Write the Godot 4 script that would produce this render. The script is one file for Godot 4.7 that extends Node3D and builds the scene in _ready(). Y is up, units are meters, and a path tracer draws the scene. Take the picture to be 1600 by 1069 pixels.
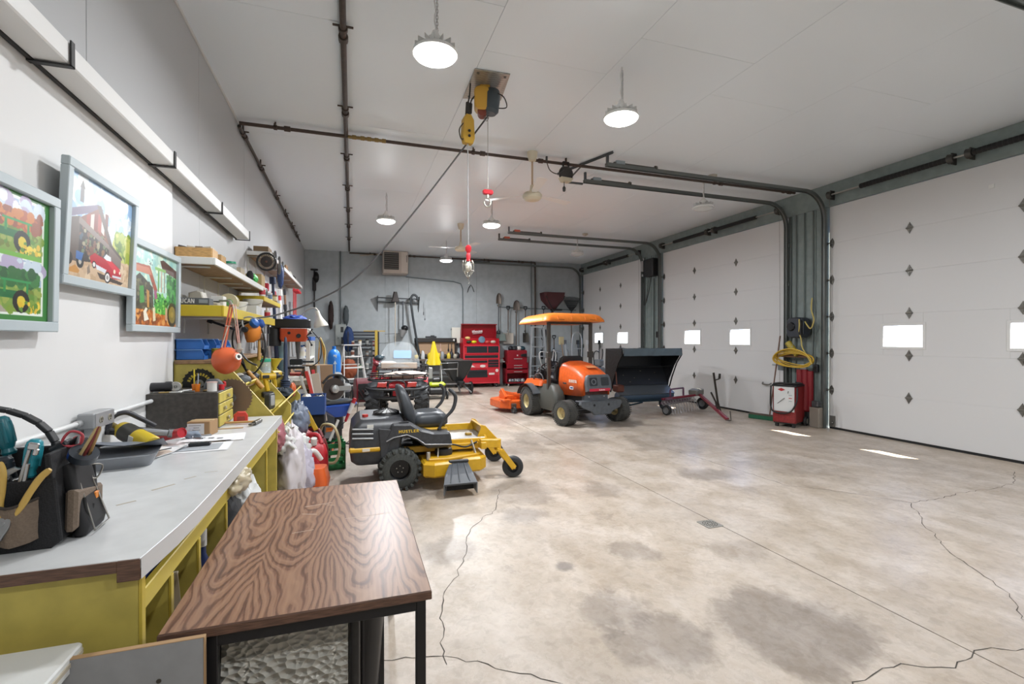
extends Node3D
var mats := {}
var used := {}
var rng := RandomNumberGenerator.new()
class MB:
	var v := PackedVector3Array()
	var n := PackedVector3Array()
	var uv := PackedVector2Array()
	var t := Transform3D.IDENTITY
	func tri(a: Vector3, b: Vector3, c: Vector3, na: Vector3, nb: Vector3, nc: Vector3, ua := Vector2.ZERO, ub := Vector2.ZERO, uc := Vector2.ZERO):
		if (b - a).cross(c - a).dot(na + nb + nc) > 0.0:
			var x = b; b = c; c = x
			x = nb; nb = nc; nc = x
			x = ub; ub = uc; uc = x
		v.append(t * a); v.append(t * b); v.append(t * c)
		var bs := t.basis
		n.append((bs * na).normalized()); n.append((bs * nb).normalized()); n.append((bs * nc).normalized())
		uv.append(ua); uv.append(ub); uv.append(uc)
	func quad(a: Vector3, b: Vector3, c: Vector3, d: Vector3, nn: Vector3):
		tri(a, b, c, nn, nn, nn, Vector2(0, 1), Vector2(1, 1), Vector2(1, 0))
		tri(a, c, d, nn, nn, nn, Vector2(0, 1), Vector2(1, 0), Vector2(0, 0))
	func box(c: Vector3, s: Vector3, b := -1.0, r := Basis.IDENTITY):
		var h := s * 0.5
		if b < 0.0:
			b = minf(0.004, minf(h.x, minf(h.y, h.z)) * 0.35)
		b = minf(b, minf(h.x, minf(h.y, h.z)) * 0.95)
		var k := t
		t = t * Transform3D(r, c)
		for ax in 3:
			var u := (ax + 1) % 3
			var w := (ax + 2) % 3
			for sg in [-1.0, 1.0]:
				var q := []
				for e in [[-1, -1], [1, -1], [1, 1], [-1, 1]]:
					var p := Vector3.ZERO
					p[ax] = sg * h[ax]; p[u] = e[0] * (h[u] - b); p[w] = e[1] * (h[w] - b)
					q.append(p)
				var nn := Vector3.ZERO
				nn[ax] = sg
				quad(q[0], q[1], q[2], q[3], nn)
			if b > 0.0:
				for s1 in [-1.0, 1.0]:
					for s2 in [-1.0, 1.0]:
						var q := []
						for e in [-1.0, 1.0]:
							var p := Vector3.ZERO
							p[ax] = e * (h[ax] - b); p[u] = s1 * h[u]; p[w] = s2 * (h[w] - b)
							q.append(p)
						for e in [1.0, -1.0]:
							var p := Vector3.ZERO
							p[ax] = e * (h[ax] - b); p[u] = s1 * (h[u] - b); p[w] = s2 * h[w]
							q.append(p)
						var nn := Vector3.ZERO
						nn[u] = s1; nn[w] = s2
						quad(q[0], q[1], q[2], q[3], nn.normalized())
		if b > 0.0:
			for x in [-1.0, 1.0]:
				for y in [-1.0, 1.0]:
					for z in [-1.0, 1.0]:
						var nn := Vector3(x, y, z).normalized()
						tri(Vector3(x * h.x, y * (h.y - b), z * (h.z - b)), Vector3(x * (h.x - b), y * h.y, z * (h.z - b)), Vector3(x * (h.x - b), y * (h.y - b), z * h.z), nn, nn, nn)
		t = k
	func span(a: Vector3, b: Vector3, bev := -1.0):   # box between two corners
		box((a + b) * 0.5, (b - a).abs(), bev)
	func bar(a: Vector3, b: Vector3, w: float, d: float, up := Vector3.UP, bev := -1.0):
		var z := (b - a).normalized()
		if absf(z.dot(up)) > 0.98:
			up = Vector3.RIGHT if absf(z.x) < 0.9 else Vector3.BACK
		var x := up.cross(z).normalized()
		box((a + b) * 0.5, Vector3(w, d, a.distance_to(b)), bev, Basis(x, z.cross(x), z))
	func lathe(prof: Array, xf := Transform3D.IDENTITY, seg := 20, arc := TAU, start := 0.0):
		var k := t
		t = t * xf
		var m := prof.size()
		var area := 0.0
		for i in m:
			var p: Vector2 = prof[i]
			var q: Vector2 = prof[(i + 1) % m]
			area += p.x * q.y - q.x * p.y
		if area < 0.0:
			prof = prof.duplicate()
			prof.reverse()
		var nr := []
		for i in m - 1:
			var d: Vector2 = prof[i + 1] - prof[i]
			nr.append(Vector2(d.y, -d.x).normalized())
		for i in m - 1:
			var p: Vector2 = prof[i]
			var q: Vector2 = prof[i + 1]
			if p.distance_to(q) < 1e-6:
				continue
			var n0: Vector2 = nr[i]
			var n1: Vector2 = nr[i]
			if i > 0 and nr[i - 1].dot(nr[i]) > 0.8:
				n0 = (nr[i - 1] + nr[i]).normalized()
			if i < m - 2 and nr[i + 1].dot(nr[i]) > 0.8:
				n1 = (nr[i + 1] + nr[i]).normalized()
			for j in seg:
				var a0 := start + arc * j / seg
				var a1 := start + arc * (j + 1) / seg
				var c0 := Vector3(cos(a0), 0, sin(a0))
				var c1 := Vector3(cos(a1), 0, sin(a1))
				var A := c0 * p.x + Vector3.UP * p.y
				var B := c1 * p.x + Vector3.UP * p.y
				var C := c1 * q.x + Vector3.UP * q.y
				var D := c0 * q.x + Vector3.UP * q.y
				var nA := c0 * n0.x + Vector3.UP * n0.y
				var nB := c1 * n0.x + Vector3.UP * n0.y
				var nC := c1 * n1.x + Vector3.UP * n1.y
				var nD := c0 * n1.x + Vector3.UP * n1.y
				if p.x > 1e-6:
					tri(A, B, C, nA, nB, nC)
				if q.x > 1e-6:
					tri(A, C, D, nA, nC, nD)
		t = k
	static func along(a: Vector3, b: Vector3) -> Transform3D:   # local y runs from a to b
		var y := (b - a).normalized()
		var x := Vector3.RIGHT if absf(y.x) < 0.9 else Vector3.BACK
		var z := x.cross(y).normalized()
		return Transform3D(Basis(y.cross(z), y, z), a)
	func cyl(a: Vector3, b: Vector3, r0: float, r1 := -1.0, seg := 16, bev := -1.0):
		if r1 < 0.0: r1 = r0
		var h := a.distance_to(b)
		if bev < 0.0: bev = minf(0.003, minf(h * 0.2, minf(r0, r1) * 0.25))
		lathe([Vector2(0, 0), Vector2(maxf(r0 - bev, 0), 0), Vector2(r0, minf(bev, h * .5)), Vector2(r1, h - minf(bev, h * .5)), Vector2(maxf(r1 - bev, 0), h), Vector2(0, h)], along(a, b), seg)
	func ball(c: Vector3, r: Vector3, seg := 16, rings := 10):
		var p := []
		for i in rings + 1:
			var a := -PI / 2 + PI * i / rings
			p.append(Vector2(maxf(cos(a), 0.0), sin(a)))
		lathe(p, Transform3D(Basis.from_scale(r), c), seg)
	func tube(pts: Array, r, seg := 8, closed := false):
		var m := pts.size()
		var rings := []
		var up := Vector3.ZERO
		for i in m:
			var d: Vector3
			if closed:
				d = pts[(i + 1) % m] - pts[(i - 1 + m) % m]
			else:
				d = pts[mini(i + 1, m - 1)] - pts[maxi(i - 1, 0)]
			d = d.normalized()
			if up == Vector3.ZERO:
				up = Vector3.UP if absf(d.y) < 0.9 else Vector3.RIGHT
			var x := up.cross(d).normalized()
			up = d.cross(x).normalized()
			var rr: float = r[i] if r is Array else r
			var ring := []
			for j in seg:
				var a := TAU * j / seg
				ring.append([pts[i] + (x * cos(a) + up * sin(a)) * rr, x * cos(a) + up * sin(a)])
			rings.append(ring)
		for i in (m if closed else m - 1):
			var A = rings[i]
			var B = rings[(i + 1) % m]
			for j in seg:
				var k := (j + 1) % seg
				tri(A[j][0], A[k][0], B[k][0], A[j][1], A[k][1], B[k][1])
				tri(A[j][0], B[k][0], B[j][0], A[j][1], B[k][1], B[j][1])
		if not closed:
			for e in [0, m - 1]:
				var nn: Vector3 = (pts[0] - pts[1]).normalized() if e == 0 else (pts[m - 1] - pts[m - 2]).normalized()
				for j in range(1, seg - 1):
					tri(rings[e][0][0], rings[e][j][0], rings[e][j + 1][0], nn, nn, nn)
	func prism(poly: Array, depth: float, xf := Transform3D.IDENTITY, b := 0.0):
		var k := t
		t = t * xf
		var pg := PackedVector2Array(poly)
		var area := 0.0
		for i in pg.size():
			area += pg[i].cross(pg[(i + 1) % pg.size()])
		if area < 0.0:
			pg.reverse()
		var m := pg.size()
		var inn := PackedVector2Array()
		var en := []
		for i in m:
			var d := (pg[(i + 1) % m] - pg[i]).normalized()
			en.append(Vector2(d.y, -d.x))
		for i in m:
			var mi: Vector2 = en[i] + en[(i - 1 + m) % m]
			var l := mi.length_squared()
			inn.append(pg[i] - (mi * (2.0 / maxf(l, 0.6)) * b if l > 0.0 else Vector2.ZERO))
		var h := depth * 0.5
		var idx := Geometry2D.triangulate_polygon(inn)
		for s in [-1.0, 1.0]:
			var nn := Vector3(0, 0, s)
			for i in range(0, idx.size(), 3):
				var a := inn[idx[i]]
				var c := inn[idx[i + 1]]
				var d := inn[idx[i + 2]]
				tri(Vector3(a.x, a.y, s * h), Vector3(c.x, c.y, s * h), Vector3(d.x, d.y, s * h), nn, nn, nn, a, c, d)
		for i in m:
			var j := (i + 1) % m
			var e: Vector2 = en[i]
			var nn := Vector3(e.x, e.y, 0)
			var n0 := nn
			var n1 := nn
			if en[(i - 1 + m) % m].dot(e) > 0.82:
				var q: Vector2 = (en[(i - 1 + m) % m] + e).normalized()
				n0 = Vector3(q.x, q.y, 0)
			if en[j].dot(e) > 0.82:
				var q: Vector2 = (en[j] + e).normalized()
				n1 = Vector3(q.x, q.y, 0)
			var A := Vector3(pg[i].x, pg[i].y, -h + b)
			var B := Vector3(pg[j].x, pg[j].y, -h + b)
			var C := Vector3(pg[j].x, pg[j].y, h - b)
			var D := Vector3(pg[i].x, pg[i].y, h - b)
			tri(A, B, C, n0, n1, n1); tri(A, C, D, n0, n1, n0)
			if b > 0.0:
				for s in [-1.0, 1.0]:
					var bn := (nn + Vector3(0, 0, s)).normalized()
					quad(Vector3(pg[i].x, pg[i].y, s * (h - b)), Vector3(pg[j].x, pg[j].y, s * (h - b)), Vector3(inn[j].x, inn[j].y, s * h), Vector3(inn[i].x, inn[i].y, s * h), bn)
		t = k
	func grid(rows: Array, cu := false, from = null, two_sided := 0.0, dir := Vector3.ZERO):
		var R := rows.size()
		var C: int = rows[0].size()
		var nn := []
		for i in R:
			var row := []
			for j in C:
				var j0 := (j - 1 + C) % C if cu else maxi(j - 1, 0)
				var j1 := (j + 1) % C if cu else mini(j + 1, C - 1)
				var du: Vector3 = rows[i][j1] - rows[i][j0]
				var dv: Vector3 = rows[mini(i + 1, R - 1)][j] - rows[maxi(i - 1, 0)][j]
				var q := du.cross(dv).normalized()
				if q == Vector3.ZERO:
					q = Vector3.UP
				if dir != Vector3.ZERO:
					if q.dot(dir) < 0.0: q = -q
				elif from != null and q.dot(rows[i][j] - from) < 0.0:
					q = -q
				row.append(q)
			nn.append(row)
		for i in R - 1:
			for j in (C if cu else C - 1):
				var k := (j + 1) % C
				var ua := Vector2(float(j) / (C - 1), float(i) / (R - 1))
				var ub := Vector2(float(j + 1) / (C - 1), float(i) / (R - 1))
				var uc := Vector2(float(j + 1) / (C - 1), float(i + 1) / (R - 1))
				var ud := Vector2(float(j) / (C - 1), float(i + 1) / (R - 1))
				var lay := [0.0] if two_sided == 0.0 else [0.0, two_sided]
				for o in lay:
					var s := 1.0 if o == 0.0 else -1.0
					var a: Vector3 = rows[i][j] - nn[i][j] * o
					var b: Vector3 = rows[i][k] - nn[i][k] * o
					var c: Vector3 = rows[i + 1][k] - nn[i + 1][k] * o
					var d: Vector3 = rows[i + 1][j] - nn[i + 1][j] * o
					tri(a, b, c, nn[i][j] * s, nn[i][k] * s, nn[i + 1][k] * s, ua, ub, uc)
					tri(a, c, d, nn[i][j] * s, nn[i + 1][k] * s, nn[i + 1][j] * s, ua, uc, ud)
	func loft(secs: Array, smooth := true):
		var mid := Vector3.ZERO
		var C: int = secs[0].size()
		var cs := []
		for s in secs:
			var c := Vector3.ZERO
			for p in s: c += p
			cs.append(c / C)
		for i in secs.size() - 1:
			for j in C:
				var k := (j + 1) % C
				var o: Vector3 = (cs[i] + cs[i + 1]) * 0.5
				var a: Vector3 = secs[i][j]
				var b: Vector3 = secs[i][k]
				var c: Vector3 = secs[i + 1][k]
				var d: Vector3 = secs[i + 1][j]
				if smooth:
					var q := []
					for e in [[i, j], [i, k], [i + 1, k], [i + 1, j]]:
						var du: Vector3 = secs[e[0]][(e[1] + 1) % C] - secs[e[0]][(e[1] - 1 + C) % C]
						var dv: Vector3 = secs[mini(e[0] + 1, secs.size() - 1)][e[1]] - secs[maxi(e[0] - 1, 0)][e[1]]
						var w := du.cross(dv).normalized()
						if w.dot(secs[e[0]][e[1]] - cs[e[0]]) < 0.0: w = -w
						q.append(w)
					tri(a, b, c, q[0], q[1], q[2]); tri(a, c, d, q[0], q[2], q[3])
				else:
					var w := (b - a).cross(d - a)
					if w.length() < 1e-12: w = (c - b).cross(d - b)
					w = w.normalized()
					if w.dot((a + b + c + d) * 0.25 - o) < 0.0: w = -w
					tri(a, b, c, w, w, w); tri(a, c, d, w, w, w)
		for e in [0, secs.size() - 1]:
			var w: Vector3 = (cs[0] - cs[1]).normalized() if e == 0 else (cs[e] - cs[e - 1]).normalized()
			for j in C:
				tri(cs[e], secs[e][j], secs[e][(j + 1) % C], w, w, w)
	func mesh() -> ArrayMesh:
		var a := []
		a.resize(Mesh.ARRAY_MAX)
		a[Mesh.ARRAY_VERTEX] = v
		a[Mesh.ARRAY_NORMAL] = n
		a[Mesh.ARRAY_TEX_UV] = uv
		var m := ArrayMesh.new()
		m.add_surface_from_arrays(Mesh.PRIMITIVE_TRIANGLES, a)
		return m
func V(x: float, y: float, z: float) -> Vector3: return Vector3(x, y, z)
func P(x: float, y: float) -> Vector2: return Vector2(x, y)
func B() -> MB: return MB.new()
func rot(x := 0.0, y := 0.0, z := 0.0) -> Basis: return Basis.from_euler(Vector3(deg_to_rad(x), deg_to_rad(y), deg_to_rad(z)))
func X(p: Vector3, b := Basis.IDENTITY) -> Transform3D: return Transform3D(b, p)
func rrect(w: float, h: float, r: float, k := 4) -> Array:   # rounded rectangle outline about the origin
	var o := []
	for q in 4:
		var c := Vector2([1, -1, -1, 1][q] * (w * .5 - r), [1, 1, -1, -1][q] * (h * .5 - r))
		for i in k + 1:
			var a := PI / 2 * (q + float(i) / k)
			o.append(c + Vector2(cos(a), sin(a)) * r)
	return o
func ring(r: float, k := 16, sy := 1.0) -> Array:
	var o := []
	for i in k:
		o.append(Vector2(cos(TAU * i / k) * r, sin(TAU * i / k) * r * sy))
	return o
func lift(poly: Array, f: Callable) -> Array:
	var o := []
	for p in poly: o.append(f.call(p))
	return o
func curve(pts: Array, k := 6, closed := false) -> Array:   # smooth path through points
	var o := []
	var m := pts.size()
	for i in (m if closed else m - 1):
		var a: Vector3 = pts[(i - 1 + m) % m] if closed else pts[maxi(i - 1, 0)]
		var b: Vector3 = pts[i]
		var c: Vector3 = pts[(i + 1) % m]
		var d: Vector3 = pts[(i + 2) % m] if closed else pts[mini(i + 2, m - 1)]
		for j in k:
			o.append(b.cubic_interpolate(c, a, d, float(j) / k))
	if not closed: o.append(pts[m - 1])
	return o
func sag(a: Vector3, b: Vector3, drop: float, k := 10) -> Array:
	var o := []
	for i in k + 1:
		var u := float(i) / k
		o.append(a.lerp(b, u) - Vector3(0, 4 * drop * u * (1 - u), 0))
	return o
func m(hex: String, rough := 0.55, metal := 0.0) -> StandardMaterial3D:
	var key := "%s %.2f %.2f" % [hex, rough, metal]
	if not mats.has(key):
		var q := StandardMaterial3D.new()
		q.albedo_color = Color.html(hex)
		q.roughness = rough
		q.metallic = metal
		mats[key] = q
	return mats[key]
func noise_tex(freq: float, colors: Array, offs: Array, seed_ := 1, size := 256, warp := false, octaves := 4) -> NoiseTexture2D:
	var f := FastNoiseLite.new()
	f.seed = seed_
	f.frequency = freq
	f.fractal_octaves = octaves
	f.noise_type = FastNoiseLite.TYPE_SIMPLEX_SMOOTH
	if warp:
		f.domain_warp_enabled = true
		f.domain_warp_amplitude = 40
	var g := Gradient.new()
	g.offsets = PackedFloat32Array(offs)
	var pc := PackedColorArray()
	for c in colors: pc.append(Color.html(c) if c is String else c)
	g.colors = pc
	var tx := NoiseTexture2D.new()
	tx.width = size; tx.height = size
	tx.seamless = true
	tx.noise = f
	tx.color_ramp = g
	return tx
func mottled(key: String, c0: String, c1: String, scale_: float, rough := 0.6, metal := 0.0, freq := 0.02, stretch := Vector3.ONE) -> StandardMaterial3D:
	if not mats.has(key):
		var q := StandardMaterial3D.new()
		var low := snappedf(clampf(Color.html(c0).get_luminance() / maxf(Color.html(c1).get_luminance(), .01), .6, 1.0), .02)
		var tk := "noise %.2f %.3f" % [low, freq]
		if not mats.has(tk):
			mats[tk] = noise_tex(freq, [Color(low, low, low), Color.WHITE], [0.25, 0.75], 7)
		q.albedo_texture = mats[tk]
		q.albedo_color = Color.html(c1)
		q.uv1_triplanar = true
		q.uv1_world_triplanar = false
		q.uv1_scale = stretch * scale_
		q.roughness = rough
		q.metallic = metal
		mats[key] = q
	return mats[key]
func glass(hex: String, alpha: float, rough := 0.05) -> StandardMaterial3D:
	var key := "glass %s %.2f" % [hex, alpha]
	if not mats.has(key):
		var q := StandardMaterial3D.new()
		var c := Color.html(hex)
		c.a = alpha
		q.albedo_color = c
		q.transparency = BaseMaterial3D.TRANSPARENCY_ALPHA
		q.roughness = rough
		mats[key] = q
	return mats[key]
func glow(hex: String, energy: float) -> StandardMaterial3D:
	var key := "glow %s %.2f" % [hex, energy]
	if not mats.has(key):
		var q := StandardMaterial3D.new()
		q.albedo_color = Color.html(hex)
		q.emission_enabled = true
		q.emission = Color.html(hex)
		q.emission_energy_multiplier = energy
		mats[key] = q
	return mats[key]
func numbered(called: String) -> String:
	used[called] = used.get(called, 0) + 1
	return called if used[called] == 1 else "%s_%03d" % [called, used[called] - 1]
func meta(o: Node, label: String, category: String, group := "", kind := "") -> Node:
	if label: o.set_meta("label", label)
	if category: o.set_meta("category", category)
	if group: o.set_meta("group", group)
	if kind: o.set_meta("kind", kind)
	return o
func thing(called: String, label: String, category: String, at := Vector3.ZERO, turn := 0.0, group := "") -> Node3D:
	var o := Node3D.new()
	o.name = numbered(called)
	add_child(o)
	o.position = at
	o.rotation.y = deg_to_rad(turn)
	meta(o, label, category, group)
	return o
func obj(called: String, b, mat: Material, parent: Node = null) -> MeshInstance3D:
	var o := MeshInstance3D.new()
	o.mesh = b.mesh() if b is MB else b
	o.material_override = mat
	if parent == null or parent == self:
		o.name = numbered(called)
		add_child(o)
	else:
		var k := called
		var i := 0
		while parent.has_node(k):
			i += 1
			k = "%s_%03d" % [called, i]
		o.name = k
		parent.add_child(o)
	return o
func one(called: String, b, mat: Material, label: String, category: String, at := Vector3.ZERO, turn := 0.0, group := "") -> MeshInstance3D:
	var o := obj(called, b, mat)
	o.position = at
	o.rotation.y = deg_to_rad(turn)
	meta(o, label, category, group)
	return o
func dup(o: Node3D, at: Vector3, turn: float, label: String, group := "") -> Node3D:
	var r: Node3D = o.duplicate()
	var base := String(o.name)
	var rx := RegEx.create_from_string("_\\d{3}$")
	r.name = numbered(rx.sub(base, ""))
	add_child(r)
	r.position = at
	r.rotation.y = deg_to_rad(turn)
	r.set_meta("label", label)
	if group: r.set_meta("group", group)
	return r
func struct(called: String, b, mat: Material, parent: Node = null) -> MeshInstance3D:
	var o := obj(called, b, mat, parent)
	if parent == null: o.set_meta("kind", "structure")
	return o
func words(txt: String, height: float, mat: Material, parent: Node, at: Vector3, basis := Basis.IDENTITY, bold := true, width := 0.0, called := "lettering", italic := false) -> MeshInstance3D:
	var tm := TextMesh.new()
	var f := SystemFont.new()
	f.font_names = PackedStringArray(["Droid Sans"])
	f.font_weight = 700 if bold else 400
	f.font_italic = italic
	tm.font = f
	tm.font_size = 64
	tm.text = txt
	tm.depth = 0.12
	tm.pixel_size = 0.01
	tm.curve_step = 4.0
	var bb := tm.get_aabb()
	var sc := height / maxf(bb.size.y, 0.001)
	var sx := sc if width == 0.0 else width / maxf(bb.size.x, 0.001)
	var o := obj(called, tm, mat, parent)
	o.transform = Transform3D(basis * Basis.from_scale(Vector3(sx, sc, 0.02)), at)
	return o
class Pic:
	var im: Image
	var w: int
	var h: int
	func _init(a: int, b: int, c: String):
		w = a; h = b
		im = Image.create(a, b, false, Image.FORMAT_RGB8)
		im.fill(Color.html(c))
	func poly(c: String, pts: Array):   # points in 0..1
		var col := Color.html(c)
		var y0 := 1e9
		var y1 := -1e9
		for p in pts:
			y0 = minf(y0, p.y * h); y1 = maxf(y1, p.y * h)
		for y in range(maxi(0, int(y0)), mini(h, int(y1) + 1)):
			var xs := []
			var yy := y + 0.5
			for i in pts.size():
				var a: Vector2 = pts[i] * Vector2(w, h)
				var b: Vector2 = pts[(i + 1) % pts.size()] * Vector2(w, h)
				if (a.y <= yy) != (b.y <= yy):
					xs.append(a.x + (yy - a.y) / (b.y - a.y) * (b.x - a.x))
			xs.sort()
			for i in range(0, xs.size() - 1, 2):
				var x0 := clampi(roundi(xs[i]), 0, w)
				var x1 := clampi(roundi(xs[i + 1]), 0, w)
				if x1 > x0: im.fill_rect(Rect2i(x0, y, x1 - x0, 1), col)
	func rect(c: String, x: float, y: float, a: float, b: float):
		im.fill_rect(Rect2i(roundi(x * w), roundi(y * h), maxi(1, roundi(a * w)), maxi(1, roundi(b * h))), Color.html(c))
	func dot(c: String, x: float, y: float, r: float, sy := 1.0):
		var o := []
		for i in 20:
			o.append(Vector2(x + cos(TAU * i / 20) * r, y + sin(TAU * i / 20) * r * sy * w / h))
		poly(c, o)
	func specks(r: RandomNumberGenerator, cs: Array, k: int, x: float, y: float, a: float, b: float, s0: float, s1: float):
		for i in k:
			dot(cs[r.randi() % cs.size()], x + r.randf() * a, y + r.randf() * b, r.randf_range(s0, s1), r.randf_range(.6, 1.3))
	func tex() -> ImageTexture:
		im.generate_mipmaps()
		return ImageTexture.create_from_image(im)
func print_mat(key: String, p: Pic, rough := 0.5) -> StandardMaterial3D:
	var q := StandardMaterial3D.new()
	q.albedo_texture = p.tex()
	q.roughness = rough
	mats[key] = q
	return q
func sheet(a: Vector3, b: Vector3, c: Vector3, d: Vector3) -> MB:   # textured quad: lower left, lower right, upper right, upper left
	var q := B()
	q.quad(a, b, c, d, (b - a).cross(d - a).normalized())
	return q
const LX := -1.27     # left wall
const RX := 7.64      # inner face of the big doors
const BZ := -15.2     # back wall
const CY := 4.1       # ceiling
const FZ := 6.0       # wall behind the camera
func _ready():
	var cam := Camera3D.new()
	cam.name = "camera"
	cam.position = V(0, 1.5, 0)
	cam.rotation_order = EULER_ORDER_YXZ
	cam.rotation = Vector3(-atan(4.5 / 755.0), -atan(252.0 / 755.0), 0)
	cam.fov = rad_to_deg(2.0 * atan(534.5 / 755.0))
	cam.near = 0.05
	cam.far = 400
	add_child(cam)
	cam.current = true
	var env := Environment.new()
	env.background_mode = Environment.BG_SKY
	var sm := ProceduralSkyMaterial.new()
	sm.sky_top_color = Color(0.36, 0.56, 0.86)
	sm.sky_horizon_color = Color(0.86, 0.91, 0.97)
	sm.sky_curve = 0.12
	sm.sky_energy_multiplier = 1.0
	sm.ground_bottom_color = Color(0.5, 0.5, 0.46)
	sm.ground_horizon_color = Color(0.8, 0.84, 0.86)
	sm.sun_angle_max = 1.0
	var sky := Sky.new()
	sky.sky_material = sm
	env.sky = sky
	env.background_energy_multiplier = 11.0
	env.tonemap_mode = Environment.TONE_MAPPER_LINEAR
	env.tonemap_exposure = 1.0
	env.sdfgi_enabled = true
	env.ssao_enabled = true
	env.ssil_enabled = true
	var we := WorldEnvironment.new()
	we.name = "world"
	we.environment = env
	add_child(we)
	var sun := DirectionalLight3D.new()
	sun.name = "sun"
	sun.light_color = Color(1.0, 0.96, 0.9)
	sun.light_energy = 14.0
	sun.light_angular_distance = 0.5
	sun.shadow_enabled = true
	add_child(sun)
	sun.look_at_from_position(Vector3.ZERO, V(-1.0, -1.54, -1.02), Vector3.UP)
	rng.seed = 11
	lamps()
	shell()
	big_doors()
	ceiling_gear()
	back_wall()
	bench()
	bench_things()
	left_wall()
	clutter()
	front_things()
	mower()
	tractor()
	sweeper()
	quad_bike()
	door_side()
	back_things()
func lamp_at(p: Vector3, lit: bool, label: String, power := 1.0):
	var t := thing("ceiling_lamp", label, "lamp", p, 0, "saucer lamps hanging from the ceiling")
	var b := B()
	b.lathe([P(0, .19), P(.02, .19), P(.035, .15), P(.06, .13), P(.065, .08), P(.1, .06), P(.15, .045), P(.165, .03), P(.165, .012), P(0, .012)], Transform3D.IDENTITY, 28)
	obj("lamp_housing", b, m("e4e4e2", .45), t)
	b = B()
	for i in 14:
		var a := TAU * i / 14
		b.box(V(cos(a) * .1, .075, sin(a) * .1), V(.1, .035, .004), 0, Basis(Vector3.UP, -a))
	obj("cooling_fin", b, m("d8d8d6", .5), t)
	b = B()
	b.lathe([P(0, -.035), P(.07, -.03), P(.12, -.018), P(.15, -.002), P(.155, .011), P(0, .011)], Transform3D.IDENTITY, 28)
	obj("lens", b, glow("fffdf6", 14.0) if lit else m("c9cdcd", .25), t)
	b = B()
	var pts := []
	for i in 9:
		pts.append(V(sin(i * 1.9) * .008, .18 + (CY - p.y - .18) * i / 8.0, cos(i * 2.3) * .008))
	b.tube(pts, .007, 6)
	obj("cord", b, m("d9d9d9", .5), t)
	b = B()
	for i in 12:
		var y := .2 + (CY - p.y - .22) * i / 12.0
		var q := []
		for j in 8:
			q.append(V(.014 + cos(TAU * j / 8) * .009, y + sin(TAU * j / 8) * .02, 0) if i % 2 == 0 else V(.014, y + sin(TAU * j / 8) * .02, cos(TAU * j / 8) * .009))
		b.tube(q, .0022, 5, true)
	obj("chain", b, m("b5b5b5", .35, .8), t)
	if lit:
		var o := OmniLight3D.new()
		o.name = "bulb"
		o.position = V(0, -.012, 0)
		o.light_color = Color(.975, .985, 1.0)
		o.light_energy = .42 * power
		o.light_size = .1
		o.omni_range = 30
		o.omni_attenuation = 2
		o.shadow_enabled = true
		t.add_child(o)
		var a := AreaLight3D.new()
		a.name = "light_panel"
		a.area_size = Vector2(.2, .2)
		a.position = V(0, -.04, 0)
		a.rotation.x = -PI / 2
		a.light_color = Color(.975, .985, 1.0)
		a.light_energy = 9.4 * power
		a.shadow_enabled = true
		a.area_range = 30
		a.area_attenuation = 2
		t.add_child(a)
func lamps():
	lamp_at(V(.6, 3.6, -3.6), true, "brightly lit saucer lamp largest in view, hanging left of the hoist plate", .65)
	lamp_at(V(2.46, 3.6, -4.07), true, "lit saucer lamp hanging right of the ceiling hoist")
	lamp_at(V(.6, 3.58, -8.85), true, "lit saucer lamp hanging between the black pipe and the slanting cable", 1.25)
	lamp_at(V(2.47, 3.59, -8.6), true, "lit saucer lamp just below and right of the red hoist hook", 1.2)
	lamp_at(V(2.38, 3.55, -12.6), true, "small lit saucer lamp farthest back, in front of the grey wall", 1.6)
	lamp_at(V(5.4, 3.6, -6.43), false, "unlit glass saucer lamp near the steel tracks of the nearest door")
	lamp_at(V(5.46, 3.64, -11.13), false, "unlit glass saucer lamp above the far corner of the doors")
	lamp_at(V(.6, 3.6, 1.4), true, "lit saucer lamp over the front end of the workbench", .4)
	lamp_at(V(3.2, 3.6, 1.2), true, "lit saucer lamp over the open floor at the front", .8)
	lamp_at(V(5.6, 3.6, -.9), true, "lit saucer lamp over the floor beside the nearest door", .8)
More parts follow.
